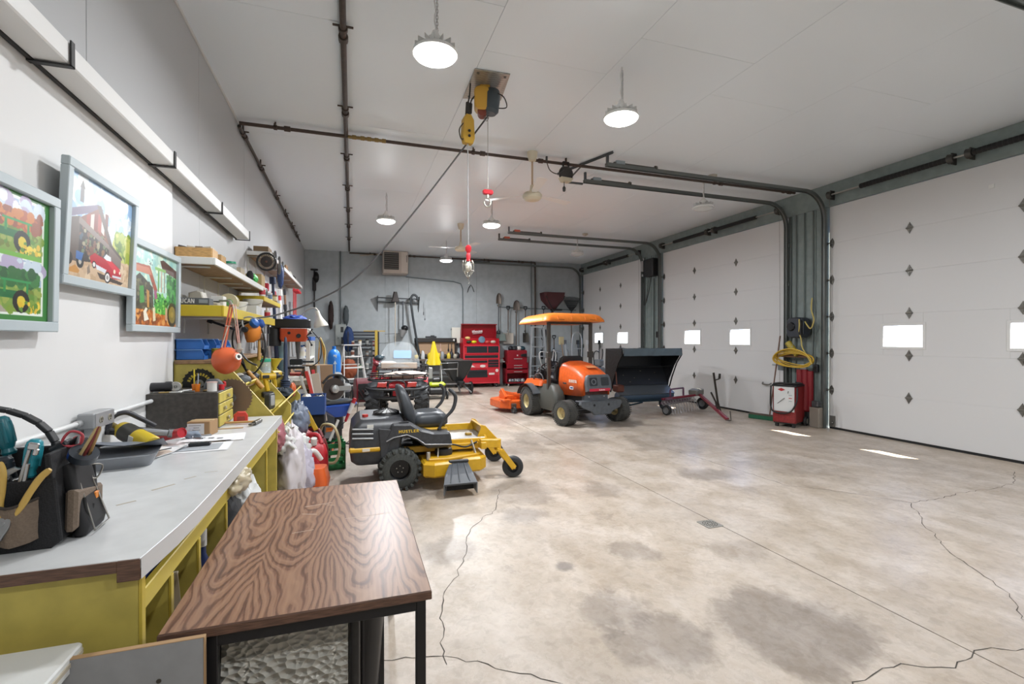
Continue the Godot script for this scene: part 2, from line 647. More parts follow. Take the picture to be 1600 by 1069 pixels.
func floor_mat() -> StandardMaterial3D:
	var W := 900
	var H := 1200
	var n1 := FastNoiseLite.new(); n1.seed = 3; n1.frequency = .006; n1.fractal_octaves = 5
	var n2 := FastNoiseLite.new(); n2.seed = 8; n2.frequency = .022; n2.fractal_octaves = 5; n2.domain_warp_enabled = true; n2.domain_warp_amplitude = 30
	var n3 := FastNoiseLite.new(); n3.seed = 21; n3.frequency = .09; n3.fractal_octaves = 3
	var a := n1.get_image(W, H, false, false, false).get_data()
	var b := n2.get_image(W, H, false, false, false).get_data()
	var c := n3.get_image(W, H, false, false, false).get_data()
	var out := PackedByteArray()
	out.resize(W * H * 3)
	var st := [[2.154, -1.925, .5, .2], [1.487, -2.035, .3, .16], [1.328, -2.911, .09, .3], [1.6, -4.5, .45, .14], [1.379, -3.872, .25, .16], [1.9, -2.97, .2, .12], [4.3, -5.9, .7, .1], [3.737, -4.43, .35, .16], [.65, -3.4, .3, .14], [1.39, -2.37, .25, .14], [2.1, -6.3, .6, .1], [2.6, -2.75, .25, .08], [.4, -4.9, .5, .3], [3.0, -6.8, .8, .12], [2.5, -9, 1.2, .12], [4.2, -7.7, .8, .16], [2.4, -4.3, .3, .12], [5.0, -4.5, .6, .08]]
	var sv := PackedFloat32Array()
	sv.resize(W * H)
	for s in st:
		var cx: float = (s[0] + 1.3) / 9.0 * W
		var cz: float = (s[1] + 15.2) / 15.5 * H
		var rx: float = s[2] / 9.0 * W
		var rz: float = s[2] / 15.5 * H
		for y in range(maxi(0, int(cz - rz)), mini(H, int(cz + rz))):
			for x in range(maxi(0, int(cx - rx)), mini(W, int(cx + rx))):
				var q := Vector2((x - cx) / rx, (y - cz) / rz).length() + (b[y * W + x] - 128) / 260.0
				if q < 1.0:
					sv[y * W + x] = minf(.45, sv[y * W + x] + s[3] * .85 * smoothstep(1.0, .55, q))
	for i in W * H:
		var e := (a[i] - 128) / 128.0
		var f := (b[i] - 128) / 128.0
		var g := (c[i] - 128) / 128.0
		var l := 1.0 + e * .06 + g * .03
		var w := clampf(f * 1.1 + .5 - e * .4, 0.0, 1.0)      # pale worn patches against brown ones
		var d := 1.0 - sv[i]
		if f < -.6: d *= .93
		var r := (172.0 + 22.0 * w) * l * d
		out[i * 3] = clampi(int(r), 0, 255)
		out[i * 3 + 1] = clampi(int(r * (.924 + .02 * w)), 0, 255)
		out[i * 3 + 2] = clampi(int(r * (.835 + .05 * w + sv[i] * .06)), 0, 255)
	var im := Image.create_from_data(W, H, false, Image.FORMAT_RGB8, out)
	im.generate_mipmaps()
	var q := StandardMaterial3D.new()
	q.albedo_texture = ImageTexture.create_from_image(im)
	q.uv1_scale = V(1, 1, 1)
	q.detail_enabled = true
	q.detail_blend_mode = BaseMaterial3D.BLEND_MODE_MUL
	q.detail_albedo = noise_tex(.03, ["eceae8", "ffffff", "f2efec"], [0.25, .5, .8], 5, 512, true)
	q.detail_uv_layer = BaseMaterial3D.DETAIL_UV_2
	q.roughness_texture = noise_tex(.012, ["4c4c4c", "848484"], [.3, .75], 9, 256)
	q.roughness_texture_channel = BaseMaterial3D.TEXTURE_CHANNEL_RED
	q.roughness = 1.0
	q.metallic_specular = .5
	return q
func slab(x0: float, x1: float, z0: float, z1: float, mat: Material, parent: Node):
	var nx := 2
	var v := PackedVector3Array()
	var n := PackedVector3Array()
	var u := PackedVector2Array()
	var u2 := PackedVector2Array()
	for q in [[x0, z0], [x1, z0], [x1, z1], [x0, z0], [x1, z1], [x0, z1]]:
		v.append(V(q[0], 0, q[1])); n.append(Vector3.UP)
		u.append(P((q[0] + 1.3) / 9.0, (q[1] + 15.2) / 15.5)); u2.append(P(q[0] / 1.6, q[1] / 1.6))
	var b := B()   # sides of the slab
	b.quad(V(x0, 0, z0), V(x0, 0, z1), V(x0, -.15, z1), V(x0, -.15, z0), Vector3.LEFT)
	b.quad(V(x1, 0, z0), V(x1, 0, z1), V(x1, -.15, z1), V(x1, -.15, z0), Vector3.RIGHT)
	b.quad(V(x0, 0, z0), V(x1, 0, z0), V(x1, -.15, z0), V(x0, -.15, z0), Vector3.FORWARD)
	b.quad(V(x0, 0, z1), V(x1, 0, z1), V(x1, -.15, z1), V(x0, -.15, z1), Vector3.BACK)
	for i in b.v.size():
		v.append(b.v[i]); n.append(b.n[i])
		u.append(P((b.v[i].x + 1.3) / 9.0, (b.v[i].z + 15.2) / 15.5)); u2.append(P(b.v[i].x, b.v[i].z))
	var a := []
	a.resize(Mesh.ARRAY_MAX)
	a[Mesh.ARRAY_VERTEX] = v; a[Mesh.ARRAY_NORMAL] = n; a[Mesh.ARRAY_TEX_UV] = u; a[Mesh.ARRAY_TEX_UV2] = u2
	var am := ArrayMesh.new()
	am.add_surface_from_arrays(Mesh.PRIMITIVE_TRIANGLES, a)
	obj("floor_slab", am, mat, parent)
func crack(pts: Array, w: float, parent: Node):
	var r := RandomNumberGenerator.new()
	r.seed = int(pts[0].x * 1000)
	var path := []
	for i in pts.size() - 1:
		var a: Vector2 = pts[i]
		var b: Vector2 = pts[i + 1]
		var k := maxi(2, int(a.distance_to(b) / .05))
		for j in k:
			path.append(a.lerp(b, float(j) / k) + Vector2(r.randf_range(-1, 1), r.randf_range(-1, 1)) * .014)
	path.append(pts[-1])
	var L := []
	var R := []
	for i in path.size():
		var d: Vector2 = (path[mini(i + 1, path.size() - 1)] - path[maxi(i - 1, 0)]).normalized()
		var s := Vector2(-d.y, d.x) * w * r.randf_range(.3, 1.0)
		if i == path.size() - 1: s *= .1
		L.append(V(path[i].x + s.x, .0012, path[i].y + s.y))
		R.append(V(path[i].x - s.x, .0012, path[i].y - s.y))
	var b := B()
	b.grid([L, R], false, null, 0.0, Vector3.UP)
	obj("floor_crack", b, m("4a453f", .95), parent)
func shell():
	var f := B()
	f.span(V(LX - .2, -.4, BZ - .2), V(RX + .25, -.15, FZ + .2), 0)
	var fl := struct("floor", f, m("37332e", .95))
	var fm := floor_mat()
	for e in [[LX - .2, 2.818], [2.826, RX + .25]]:
		for z in [[BZ - .2, -10.004], [-9.998, -5.17], [-5.166, FZ + .2]] if e[0] > 0 else [[BZ - .2, FZ + .2]]:
			slab(e[0], e[1], z[0], z[1], fm, fl)
	var fb := B()
	fb.span(V(2.818, -.15, BZ), V(2.826, -.006, FZ), 0)
	obj("joint_filler", fb, m("5d564d", .9), fl)
	floor_cracks(fl)
	var d := B()
	d.prism(rrect(.15, .15, .012), .006, X(V(2.76, .001, -3.2), rot(-90)))
	var dr := one("floor_drain", d, m("8d8a83", .5, .3), "square grey floor drain set in the long joint of the concrete", "drain")
	d = B()
	for k in 3:
		var rr: float = [.02, .038, .055][k]
		for i in [6, 10, 14][k]:
			var a: float = TAU * i / [6, 10, 14][k]
			d.box(V(2.76 + cos(a) * rr, .0045, -3.2 + sin(a) * rr), V(.013, .0016, .006), 0, Basis(Vector3.UP, -a + PI / 2))
	obj("drain_slot", d, m("2c2a27", .9), dr)
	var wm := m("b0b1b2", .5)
	var b := B()
	b.span(V(LX - .2, -.2, BZ - .2), V(LX - .012, CY + .2, FZ + .2), 0)
	var w := struct("wall_left", b, m("8f9090", .8))
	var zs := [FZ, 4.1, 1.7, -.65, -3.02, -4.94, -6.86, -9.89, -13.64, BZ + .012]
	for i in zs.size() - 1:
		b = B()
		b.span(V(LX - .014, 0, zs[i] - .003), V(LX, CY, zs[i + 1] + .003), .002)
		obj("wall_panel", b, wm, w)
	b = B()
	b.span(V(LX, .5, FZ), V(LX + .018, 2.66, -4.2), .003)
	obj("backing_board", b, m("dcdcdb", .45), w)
	b = B()
	b.span(V(LX - .2, -.2, BZ - .2), V(RX + .3, CY + .2, BZ - .012), 0)
	var gm := mottled("grey wall", "a0a9ac", "a9b0b3", .7, .55)
	w = struct("wall_back", b, m("596264", .8))
	var xs := [LX, -.28, 1.0, 1.7, 3.86, 5.87, RX]
	for i in xs.size() - 1:
		b = B()
		b.span(V(xs[i] + .002, 0, BZ - .014), V(xs[i + 1] - .002, CY, BZ), .002)
		obj("wall_panel", b, gm, w)
	b = B()
	b.span(V(LX - .2, -.2, FZ), V(RX + .3, CY + .2, FZ + .2), 0)
	struct("wall_front", b, m("d2d2d0", .6))
	var cm := mottled("door steel", "768280", "7e8a88", .9, .5)
	b = B()
	b.span(V(RX + .05, 3.715, BZ - .2), V(RX + .3, CY + .2, FZ + .2), 0)
	w = struct("wall_right", b, cm)
	for p in [[BZ - .2, -15.11], [-11.42, -10.59], [-6.82, -6.03], [-2.2, FZ + .2]]:
		b = B()
		b.span(V(RX + .05, -.2, p[0]), V(RX + .3, 3.715, p[1]), 0)
		obj("pier", b, cm, w)
	b = B()
	b.span(V(RX - .035, 3.725, BZ), V(RX + .05, CY, FZ), .006)
	obj("header_panel", b, cm, w)
	for p in [[-11.40, -10.61], [-6.80, -6.05], [-2.18, FZ]]:
		b = B()
		b.span(V(RX - .035, 0, p[0]), V(RX + .05, 3.725, p[1]), .004)
		for k in int((p[1] - p[0]) / .2):
			b.span(V(RX - .05, 0, p[0] + .14 + k * .2), V(RX - .03, 3.72, p[0] + .16 + k * .2), .004)
		obj("steel_cladding", b, cm, w)
	b = B()
	b.span(V(LX - .2, CY + .012, BZ - .2), V(RX + .3, CY + .2, FZ + .2), 0)
	var c := struct("ceiling", b, m("8c8c8a", .8))
	var pm := m("dfe6ec", .45)
	var cx := [LX, -.09, 1.15, 2.385, 3.62, 4.855, 6.09, RX + .05]
	for i in cx.size() - 1:
		for k in 9:
			var z0 := FZ - k * 2.555 + (.6 if i % 2 else 0.0)
			if z0 < BZ: continue
			b = B()
			b.span(V(cx[i] + .0012, CY, minf(z0, FZ)), V(cx[i + 1] - .0012, CY + .013, maxf(BZ, z0 - 2.552)), .001)
			obj("ceiling_panel", b, pm, c)
	b = B()
	b.span(V(LX, CY - .03, BZ), V(LX + .012, CY, FZ), .002)
	struct("trim_1", b, m("c9c9c8", .5))
	b = B()
	b.span(V(RX + .3, -.32, -60), V(80, -.12, 40), 0)
	struct("ground", b, mottled("gravel yard", "8d8a80", "a5a296", .5, .95))
func floor_cracks(fl: Node):
	crack([P(7.113, -3.368), P(6.567, -3.119), P(6.189, -3.054), P(5.633, -3.078), P(5.263, -3.034), P(4.854, -3.036)], .0034, fl)
	crack([P(4.854, -3.036), P(4.734, -3.235), P(4.61, -3.402), P(4.48, -3.578), P(4.237, -3.799), P(4.221, -4.164), P(4.203, -4.582), P(4.1, -5.6)], .0034, fl)
	crack([P(4.854, -3.036), P(4.701, -2.903), P(4.553, -2.75), P(4.362, -2.629), P(4.304, -2.534), P(4.114, -2.361), P(3.986, -2.239), P(3.883, -2.082), P(3.798, -1.938), P(3.677, -1.774), P(3.596, -1.693), P(3.406, -1.576), P(3.3, -1.2)], .0034, fl)
	crack([P(1.95, -1.45), P(2.09, -1.515), P(2.218, -1.535), P(2.417, -1.529), P(2.603, -1.444), P(2.727, -1.471), P(2.89, -1.489), P(3.09, -1.426), P(3.4, -1.3)], .0034, fl)
	crack([P(0.41, -2.2), P(0.429, -2.361), P(0.469, -2.643), P(0.543, -2.894), P(0.633, -3.015), P(0.709, -3.185), P(0.794, -3.411), P(0.888, -3.714), P(1.026, -3.882), P(1.212, -4.058), P(1.411, -4.622)], .0034, fl)
	crack([P(-0.1, -2.36), P(0.091, -2.339), P(0.286, -2.293), P(0.427, -2.255), P(0.589, -2.135), P(0.874, -1.914)], .0034, fl)
func big_door(num: int, z0: float, z1: float, hz: Array, wz: Array, rail: float):
	var b := B()
	b.span(V(RX + .005, .0, z0 + .01), V(RX + .03, .035, z1 - .01), .004)
	var d := struct("door_%d" % num, b, m("1c1c1c", .8))          # the black rubber seal along the floor
	var pm := m("cfcfcf", .4)
	for k in 6:
		b = B()
		var y0 := .035 + k * .6135
		var y1 := y0 + .6135
		var cuts := []
		if k == 2:
			for w in wz: cuts.append(w)
		var z := z0
		for c in cuts:
			b.span(V(RX, y0, z), V(RX + .045, y1, c[0]), .003)
			b.span(V(RX, y0, c[0]), V(RX + .045, 1.385, c[1]), .002)
			b.span(V(RX, 1.7, c[0]), V(RX + .045, y1, c[1]), .002)
			z = c[1]
		b.span(V(RX, y0, z), V(RX + .045, y1, z1), .003)
		var sec := obj("door_section", b, pm, d)
		for c in cuts:
			b = B()
			for e in [[c[0] - .035, 1.35, c[0] + .004, 1.735], [c[1] - .004, 1.35, c[1] + .035, 1.735], [c[0], 1.35, c[1], 1.389], [c[0], 1.696, c[1], 1.735]]:
				b.span(V(RX - .008, e[1], e[0]), V(RX + .004, e[3], e[2]), .003)
			obj("window_frame", b, m("d4d4d2", .4), sec)
			b = B()
			b.span(V(RX + .018, 1.38, c[0] - .002), V(RX + .022, 1.705, c[1] + .002), 0)
			obj("window_pane", b, glass("f2f8fa", .06), sec)
	b = B()
	b.prism([P(0, -.085), P(.035, -.02), P(.05, 0), P(.035, .02), P(0, .085), P(-.035, .02), P(-.05, 0), P(-.035, -.02)], .008, Transform3D.IDENTITY, .002)
	b.cyl(V(-.045, 0, .006), V(.045, 0, .006), .011, -1, 8)
	b.box(V(0, .04, .008), V(.016, .03, .01)); b.box(V(0, -.04, .008), V(.016, .03, .01))
	var hm := b.mesh()
	var ems := []
	for s in [1.0, -1.0]:
		b = B()
		b.prism([P(0, -.085), P(.05 * s, -.03), P(.05 * s, .03), P(0, .085), P(-.03 * s, .03), P(-.03 * s, -.03)], .008, Transform3D.IDENTITY, .002)
		b.cyl(V(-.03 * s, 0, .012), V(.1 * s, 0, .02), .009, -1, 8)
		b.cyl(V(.07 * s, 0, .02), V(.1 * s, 0, .02), .026, -1, 12)
		ems.append(b.mesh())
	for k in range(1, 6):
		for h in hz:
			var o := obj("hinge", hm, m("77756f", .4, .7), d)
			o.transform = X(V(RX - .006, .035 + k * .6135, h), rot(0, -90))
		for e in 2:
			var o := obj("edge_hinge", ems[1 - e], m("6d6b66", .4, .7), d)
			o.transform = X(V(RX - .006, .035 + k * .6135, [z0 + .06, z1 - .06][e]), rot(0, -90))
	for e in [z0 + .07, z1 - .07]:
		b = B()
		b.span(V(RX - .006, .04, e - .055), V(RX + .002, .22, e + .055), .002)
		b.cyl(V(RX - .01, .1, e), V(RX - .03, .1, e), .02, -1, 10)
		obj("corner_bracket", b, m("8b8a86", .4, .7), d)
	for e in [[z0 + .0, 0], [z1 - .0, 1]]:
		var rz: float = e[0] + (.025 if e[1] else -.025)
		var path := [V(RX - .09, 0, rz), V(RX - .09, 1.5, rz), V(RX - .09, 3.5, rz)]
		for i in 9:
			var a := PI / 2 * i / 8
			path.append(V(RX - .09 - .42 + .42 * cos(a), 3.53 + .42 * sin(a), rz))
		path.append(V(5.3, 3.955, rz)); path.append(V(rail, 3.96, rz))
		b = B()
		for o in [[-.028, 0.0], [.028, 0.0]]:
			for i in path.size() - 1:
				b.bar(path[i] + V(0, 0, o[0]), path[i + 1] + V(0, 0, o[0]), .008, .05, V(1, .02, 0) if i < 2 else (Vector3.UP if i > 10 else V(.7, .7, 0)), 0)
		for i in path.size() - 1:
			b.bar(path[i], path[i + 1], .056, .008, V(1, .02, 0) if i < 2 else (Vector3.UP if i > 10 else V(.7, .7, 0)), 0)
		obj("door_track", b, m("6f7371", .4, .6), d)
		b = B()
		b.bar(V(RX - .045, 0, rz + (.05 if e[1] else -.05)), V(RX - .045, 3.72, rz + (.05 if e[1] else -.05)), .05, .03, V(1, 0, 0))
		for y in [.3, 1.0, 1.75, 2.5, 3.2]:
			b.box(V(RX - .06, y, rz + (.03 if e[1] else -.03)), V(.05, .07, .05))
		obj("track_angle", b, m("5f6664", .45, .5), d)
		b = B()
		b.cyl(V(rail + .12, 4.0, rz), V(rail + .8, 3.995, rz), .016, -1, 10)
		b.cyl(V(rail + .8, 3.995, rz), V(rail + .83, 3.995, rz), .04, -1, 14)
		obj("bumper_spring", b, m("5c5b57", .4, .6), d)
		b = B()
		b.box(V(rail + .22, 4.0, rz), V(.14, .07, .06))
		obj("bumper_bracket", b, m("c2604a", .5) if num == 3 or (num == 2 and e[1] == 0) else m("9aa5ad", .35, .6), d)
		b = B()
		b.bar(V(rail + .02, 3.93, rz), V(rail + .02, CY, rz), .035, .035, V(1, 0, 0))
		obj("hanger", b, m("55575a", .4, .6), d)
	b = B()
	b.cyl(V(RX - .14, 3.875, z0 + .05), V(RX - .14, 3.875, z1 - .05), .013, -1, 10)
	obj("spring_shaft", b, m("a3a19c", .35, .8), d)
	for s in [[z0 + .62, (z0 + z1) / 2 - .14], [(z0 + z1) / 2 + .14, z1 - .62]]:
		b = B()
		b.cyl(V(RX - .14, 3.875, s[0]), V(RX - .14, 3.875, s[1]), .036, -1, 16)
		var k := int((s[1] - s[0]) / .05)
		for i in k:
			b.cyl(V(RX - .14, 3.875, s[0] + i * .05), V(RX - .14, 3.875, s[0] + i * .05 + .034), .0385, -1, 14)
		obj("torsion_spring", b, m("191919", .5, .3), d)
	for z in [z0 + .12, (z0 + z1) / 2 - .1, (z0 + z1) / 2 + .1, z1 - .12]:
		b = B()
		b.cyl(V(RX - .14, 3.875, z - .03), V(RX - .14, 3.875, z + .03), .065, .05, 16)
		b.span(V(RX - .14, 3.8, z - .008), V(RX - .04, 3.95, z + .008))
		obj("drum_bracket", b, m("4a4845", .45, .6), d)
	b = B()
	for e in [z0 + .1, z1 - .1]:
		b.tube([V(RX - .1, .12, e), V(RX - .1, 2.0, e), V(RX - .12, 3.83, e)], .003, 5)
	obj("lift_cable", b, m("85827c", .4, .7), d)
func big_doors():
	big_door(1, -6.03, -2.2, [-4.795, -3.55], [[-5.155, -4.62], [-3.67, -3.135]], 3.42)
	big_door(2, -10.59, -6.82, [-9.385, -8.1], [[-9.73, -9.192], [-8.262, -7.724]], 3.45)
	big_door(3, -15.11, -11.42, [-13.89, -12.645], [[-14.25, -13.72], [-12.82, -12.255]], 3.45)
	var b := B()
	b.bar(V(3.44, 4.08, -5.9), V(3.07, 4.08, -6.95), .04, .006)
	b.bar(V(3.44, 4.08, -5.9), V(3.07, 4.08, -6.95), .006, .04)
	for p in [V(3.4, 4.08, -6.0), V(3.13, 4.08, -6.83)]:
		b.bar(p, p - V(0, .16, 0), .035, .006, V(1, 0, 0))
	b.bar(V(3.13, 3.93, -6.84), V(3.45, 3.93, -6.84), .03, .03)
	b.bar(V(3.25, 4.08, -6.4), V(3.18, 3.94, -6.83), .03, .006)
	one("track_bracket", b, m("5f6366", .4, .6), "perforated steel angle bracket joining the rear ends of two tracks under the ceiling", "bracket")
func clamp_pipe(called: String, label: String, a: Vector3, b: Vector3, r: float, spots: Array, mat: Material, group := ""):
	var q := B()
	q.cyl(a, b, r, -1, 12)
	var t := one(called, q, mat, label, "pipe", Vector3.ZERO, 0, group)
	var d := (b - a).normalized()
	for s in spots:
		var p := a.lerp(b, s)
		q = B()
		q.cyl(p - d * .02, p + d * .02, r * 1.45, -1, 12)
		var x := d.cross(Vector3.UP).normalized()
		q.box(p + V(0, r * .9, 0), V(.02, .012, .02) + x.abs() * r * 5.5)
		q.box(p + V(0, r * 1.0 + (CY - p.y - r) * .5, 0), V(.018, maxf(.01, CY - p.y - r), .018))
		obj("pipe_clamp", q, mat, t)
		q = B()
		q.cyl(p + d * .095, p + d * .165, r * 1.55, -1, 12)
		obj("pipe_coupling", q, mat, t)
	return t
func ceiling_gear():
	var pk := mottled("black pipe", "3a3633", "4b3f38", 3, .5, .3)
	clamp_pipe("steel_pipe", "dark steel pipe running away under the ceiling towards the grey back wall", V(-.075, 4.045, 5.9), V(-.035, 4.05, -14.75), .026, [.36, .49, .56, .63, .70, .77, .84, .91], pk)
	var br := mottled("rusty pipe", "5a3a2c", "4a3d37", 2.5, .5, .3)
	clamp_pipe("steel_pipe", "rusty pipe running across the ceiling from the left wall to the door tracks", V(-1.235, 4.035, -6.4), V(7.3, 4.03, -6.4), .021, [.045, .33, .43, .8, .97], br)
	clamp_pipe("steel_pipe", "black pipe along the top of the left wall beyond its bend", V(-1.235, 4.0, -6.4), V(-1.225, 4.0, -13.4), .02, [.03, .2, .42, .6, .76, .9], pk)
	clamp_pipe("steel_pipe", "black pipe along the top edge of the grey back wall", V(-.035, 4.05, -15.1), V(5.87, 4.05, -15.1), .022, [.1, .3, .5, .7, .9], pk)
	clamp_pipe("steel_pipe", "black pipe standing upright against the back wall behind the orange canopy", V(5.87, 4.04, -15.13), V(5.87, .2, -15.13), .026, [], pk)
	var b := B()
	b.cyl(V(-.03, 4.02, -6.36), V(.4, 4.02, -6.36), .018, -1, 10)
	for x in [.02, .12, .2, .29, .38]:
		b.cyl(V(x, 4.02, -6.36), V(x + .05, 4.02, -6.36), .028, -1, 8)
	one("pipe_valve", b, m("8a7448", .4, .7), "short brass pipe union beside the crossing of the two ceiling pipes", "pipe fitting")
	for f in [[V(2.4, CY, -6.3), .6, "larger cream ceiling fan, left of the black cord reel", 20.0], [V(2.36, CY, -10.72), .55, "smaller-looking cream ceiling fan farther back, left of the hanging hook", 50.0]]:
		var t := thing("ceiling_fan", f[2], "ceiling fan", f[0], f[3], "ceiling fans")
		var cr := m("cfc5ae", .45)
		b = B()
		b.lathe([P(0, 0), P(.075, 0), P(.07, -.05), P(.05, -.12), P(.02, -.13), P(0, -.13)], Transform3D.IDENTITY, 24)
		obj("canopy", b, cr, t)
		b = B()
		b.cyl(V(0, -.1, 0), V(0, -f[1] + .06, 0), .014, -1, 12)
		obj("rod", b, m("b99f86", .45), t)
		var y: float = -f[1]
		b = B()
		b.lathe([P(0, y + .14), P(.028, y + .14), P(.034, y + .07), P(.05, y + .05), P(.115, y + .03), P(.135, y), P(.13, y - .04), P(.1, y - .065), P(.04, y - .075), P(0, y - .075)], Transform3D.IDENTITY, 28)
		obj("motor", b, cr, t)
		for k in 3:
			b = B()
			var r := rot(0, 120 * k)
			b.t = X(Vector3.ZERO, r)
			b.prism([P(.1, -.02), P(.2, -.045), P(.68, -.07), P(.71, -.05), P(.71, .05), P(.68, .07), P(.2, .045), P(.1, .02)], .006, X(V(0, y + .01, 0), rot(-96)), .001)
			obj("blade", b, m("e3e4e5", .4), t)
	b = B()
	b.prism([P(1.133, 4.52), P(1.485, 4.505), P(1.55, 5.02), P(1.147, 5.11)], .012, X(V(0, CY - .008, 0), rot(-90)), .002)
	var t := thing("hoist_plate", "bright aluminium mounting plate on the ceiling above the hoist", "metal plate", Vector3.ZERO)
	obj("plate", b, mottled("brushed plate", "8f8a83", "b5b0a8", 2, .35, .7, .02, V(1, 1, 12)), t)
	for p in [V(1.18, 4.088, -4.57), V(1.45, 4.088, -4.56), V(1.5, 4.088, -4.97), V(1.2, 4.088, -5.04)]:
		b = B()
		b.cyl(p, p + V(0, -.012, 0), .014, -1, 6)
		obj("bolt", b, m("6c6a66", .4, .8), t)
	t = thing("chain_hoist", "yellow and black electric hoist bolted under the ceiling plate", "hoist", V(1.33, 3.95, -4.8), -14)
	b = B()
	b.prism(rrect(.16, .24, .06), .15, X(V(-.05, .0, 0)), .012)
	b.box(V(-.02, .11, 0), V(.1, .07, .1))
	obj("body", b, m("c99a3a", .45), t)
	b = B()
	b.lathe([P(0, -.13), P(.06, -.13), P(.085, -.1), P(.09, .06), P(.075, .11), P(0, .12)], X(V(.045, -.01, 0), rot(0, 0, -6)), 20)
	obj("motor_cover", b, m("3d454b", .4), t)
	b = B()
	b.cyl(V(-.05, -.13, -.05), V(-.05, -.13, .05), .045, -1, 16)
	obj("drum", b, m("7a3b2b", .5), t)
	b = B()
	b.tube(curve([V(.1, .05, .06), V(.17, .0, .08), V(.2, -.09, .06), V(.12, -.1, .05)], 5), .006, 6)
	b.tube(curve([V(-.1, .03, .06), V(-.16, -.04, .06), V(-.17, -.16, .04), V(-.2, -.26, 0)], 5), .008, 6)
	b.cyl(V(-.165, -.06, .05), V(-.17, -.16, .04), .017, -1, 10)
	obj("cable", b, m("1d1d1d", .5), t)
	b = B()
	b.tube(curve([V(-.02, -.16, 0), V(-.03, -.2, .02), V(.0, -.22, .02), V(.02, -.17, 0)], 4), .004, 6)
	obj("guide", b, m("9a9a98", .3, .8), t)
	t = thing("hoist_control", "yellow hand control box hanging from the hoist by its cable", "control box", V(1.125, 3.47, -4.78), 10)
	b = B()
	b.prism([P(-.045, 0), P(.045, 0), P(.065, .06), P(.055, .24), P(.025, .29), P(-.025, .29), P(-.055, .24), P(-.065, .06)], .075, Transform3D.IDENTITY, .008)
	obj("case", b, m("b8902f", .45), t)
	b = B()
	b.cyl(V(0, .28, 0), V(.0, .42, 0), .028, .02, 12)
	b.tube(curve([V(0, .4, 0), V(.02, .5, 0), V(.03, .64, 0)], 4), .008, 6)
	b.tube(curve([V(-.05, .2, .02), V(-.1, .12, .02), V(-.08, .03, .02), V(-.04, .05, .02)], 5), .006, 6)
	obj("cable", b, m("2a2723", .5), t)
	b = B()
	b.cyl(V(0, .07, .036), V(0, .07, .048), .014, -1, 12)
	b.cyl(V(0, .12, .036), V(0, .12, .048), .014, -1, 12)
	obj("button", b, m("1f1f1f", .4), t)
	t = thing("hoist_hook", "red and steel hook block hanging on the thin hoist wire", "hook", V(1.34, 2.95, -4.8))
	b = B()
	b.prism(rrect(.11, .05, .022), .045, X(V(0, .06, 0)), .008)
	obj("block", b, m("b3202c", .4), t)
	b = B()
	var hk := []
	for i in 15:
		var a := deg_to_rad(100 - 290.0 * i / 14)
		hk.append(V(cos(a) * .035 - .005, -.045 + sin(a) * .045, 0))
	b.tube([V(0, .04, 0), V(0, .0, 0)], .012, 8)
	b.tube(hk, .008, 8)
	obj("hook", b, m("b9b5aa", .3, .8), t)
	b = B()
	b.cyl(V(0, .08, 0), V(0, .9, 0), .003, -1, 6)
	obj("wire", b, m("86847f", .4, .6), t)
	t = thing("drop_light", "red handled caged work light hanging straight down on a grey cord", "work light", V(1.13, 2.2, -4.78))
	b = B()
	b.lathe([P(0, .19), P(.02, .19), P(.024, .25), P(.016, .27), P(.03, .3), P(.032, .33), P(.014, .35), P(0, .35)].map(func(q): return P(q.x, q.y - .1)), Transform3D.IDENTITY, 16)
	obj("handle", b, m("c02530", .4), t)
	b = B()
	b.ball(V(0, .03, 0), V(.035, .05, .035))
	obj("bulb", b, m("e6e2d4", .15), t)
	b = B()
	for i in 8:
		var a := TAU * i / 8
		var pts := []
		for j in 9:
			var u := float(j) / 8
			pts.append(V(cos(a) * .06 * sin(PI * (.25 + .75 * u)) , .1 - .19 * u, sin(a) * .06 * sin(PI * (.25 + .75 * u))))
		b.tube(pts, .003, 5)
	for y in [.06, -.01]:
		var q := []
		for i in 20: q.append(V(cos(TAU * i / 20) * .058, y, sin(TAU * i / 20) * .058))
		b.tube(q, .003, 5, true)
	b.tube([V(0, -.09, 0), V(0, -.11, 0), V(.015, -.125, 0), V(.0, -.14, 0)], .003, 5)
	obj("cage", b, m("a8a49a", .3, .7), t)
	b = B()
	b.cyl(V(0, .24, 0), V(-.005, 1.28, 0), .006, -1, 6)
	obj("cord", b, m("8d8d8c", .5), t)
	b = B()
	b.tube(curve([V(1.346, 3.8, -4.8), V(1.115, 3.49, -5.0), V(.6, 2.8, -5.26), V(.08, 2.18, -5.4), V(-.36, 1.90, -5.5), V(-.72, 1.752, -5.5), V(-.93, 1.69, -5.3), V(-.98, 1.58, -5.15), V(-.97, 1.4, -5.05), V(-.9, 1.3, -5.0), V(-.82, 1.26, -4.95)], 8), .0085, 8)
	one("power_cable", b, m("4c4c4d", .5), "long grey cable slanting down from the ceiling hoist to the tool rack", "cable")
	t = thing("cord_reel", "round black retractable cord reel hanging under the rusty pipe", "cord reel", V(2.935, 3.87, -6.35), 8)
	b = B()
	b.lathe([P(0, -.05), P(.07, -.05), P(.105, -.03), P(.115, 0), P(.105, .03), P(.07, .05), P(0, .05)], X(Vector3.ZERO, rot(90)), 28)
	obj("drum_case", b, m("2c2926", .4), t)
	b = B()
	b.prism([P(-.1, -.06), P(.1, -.06), P(.06, -.115), P(-.06, -.115)], .11, Transform3D.IDENTITY, .006)
	obj("label_plate", b, m("c6bda6", .5), t)
	b = B()
	b.bar(V(-.045, .09, 0), V(-.045, .17, 0), .008, .03); b.bar(V(.045, .09, 0), V(.045, .17, 0), .008, .03)
	b.bar(V(-.05, .17, 0), V(.05, .17, 0), .03, .012)
	b.bar(V(0, .17, 0), V(0, .23, 0), .03, .02)
	obj("bracket", b, m("23211f", .5), t)
	b = B()
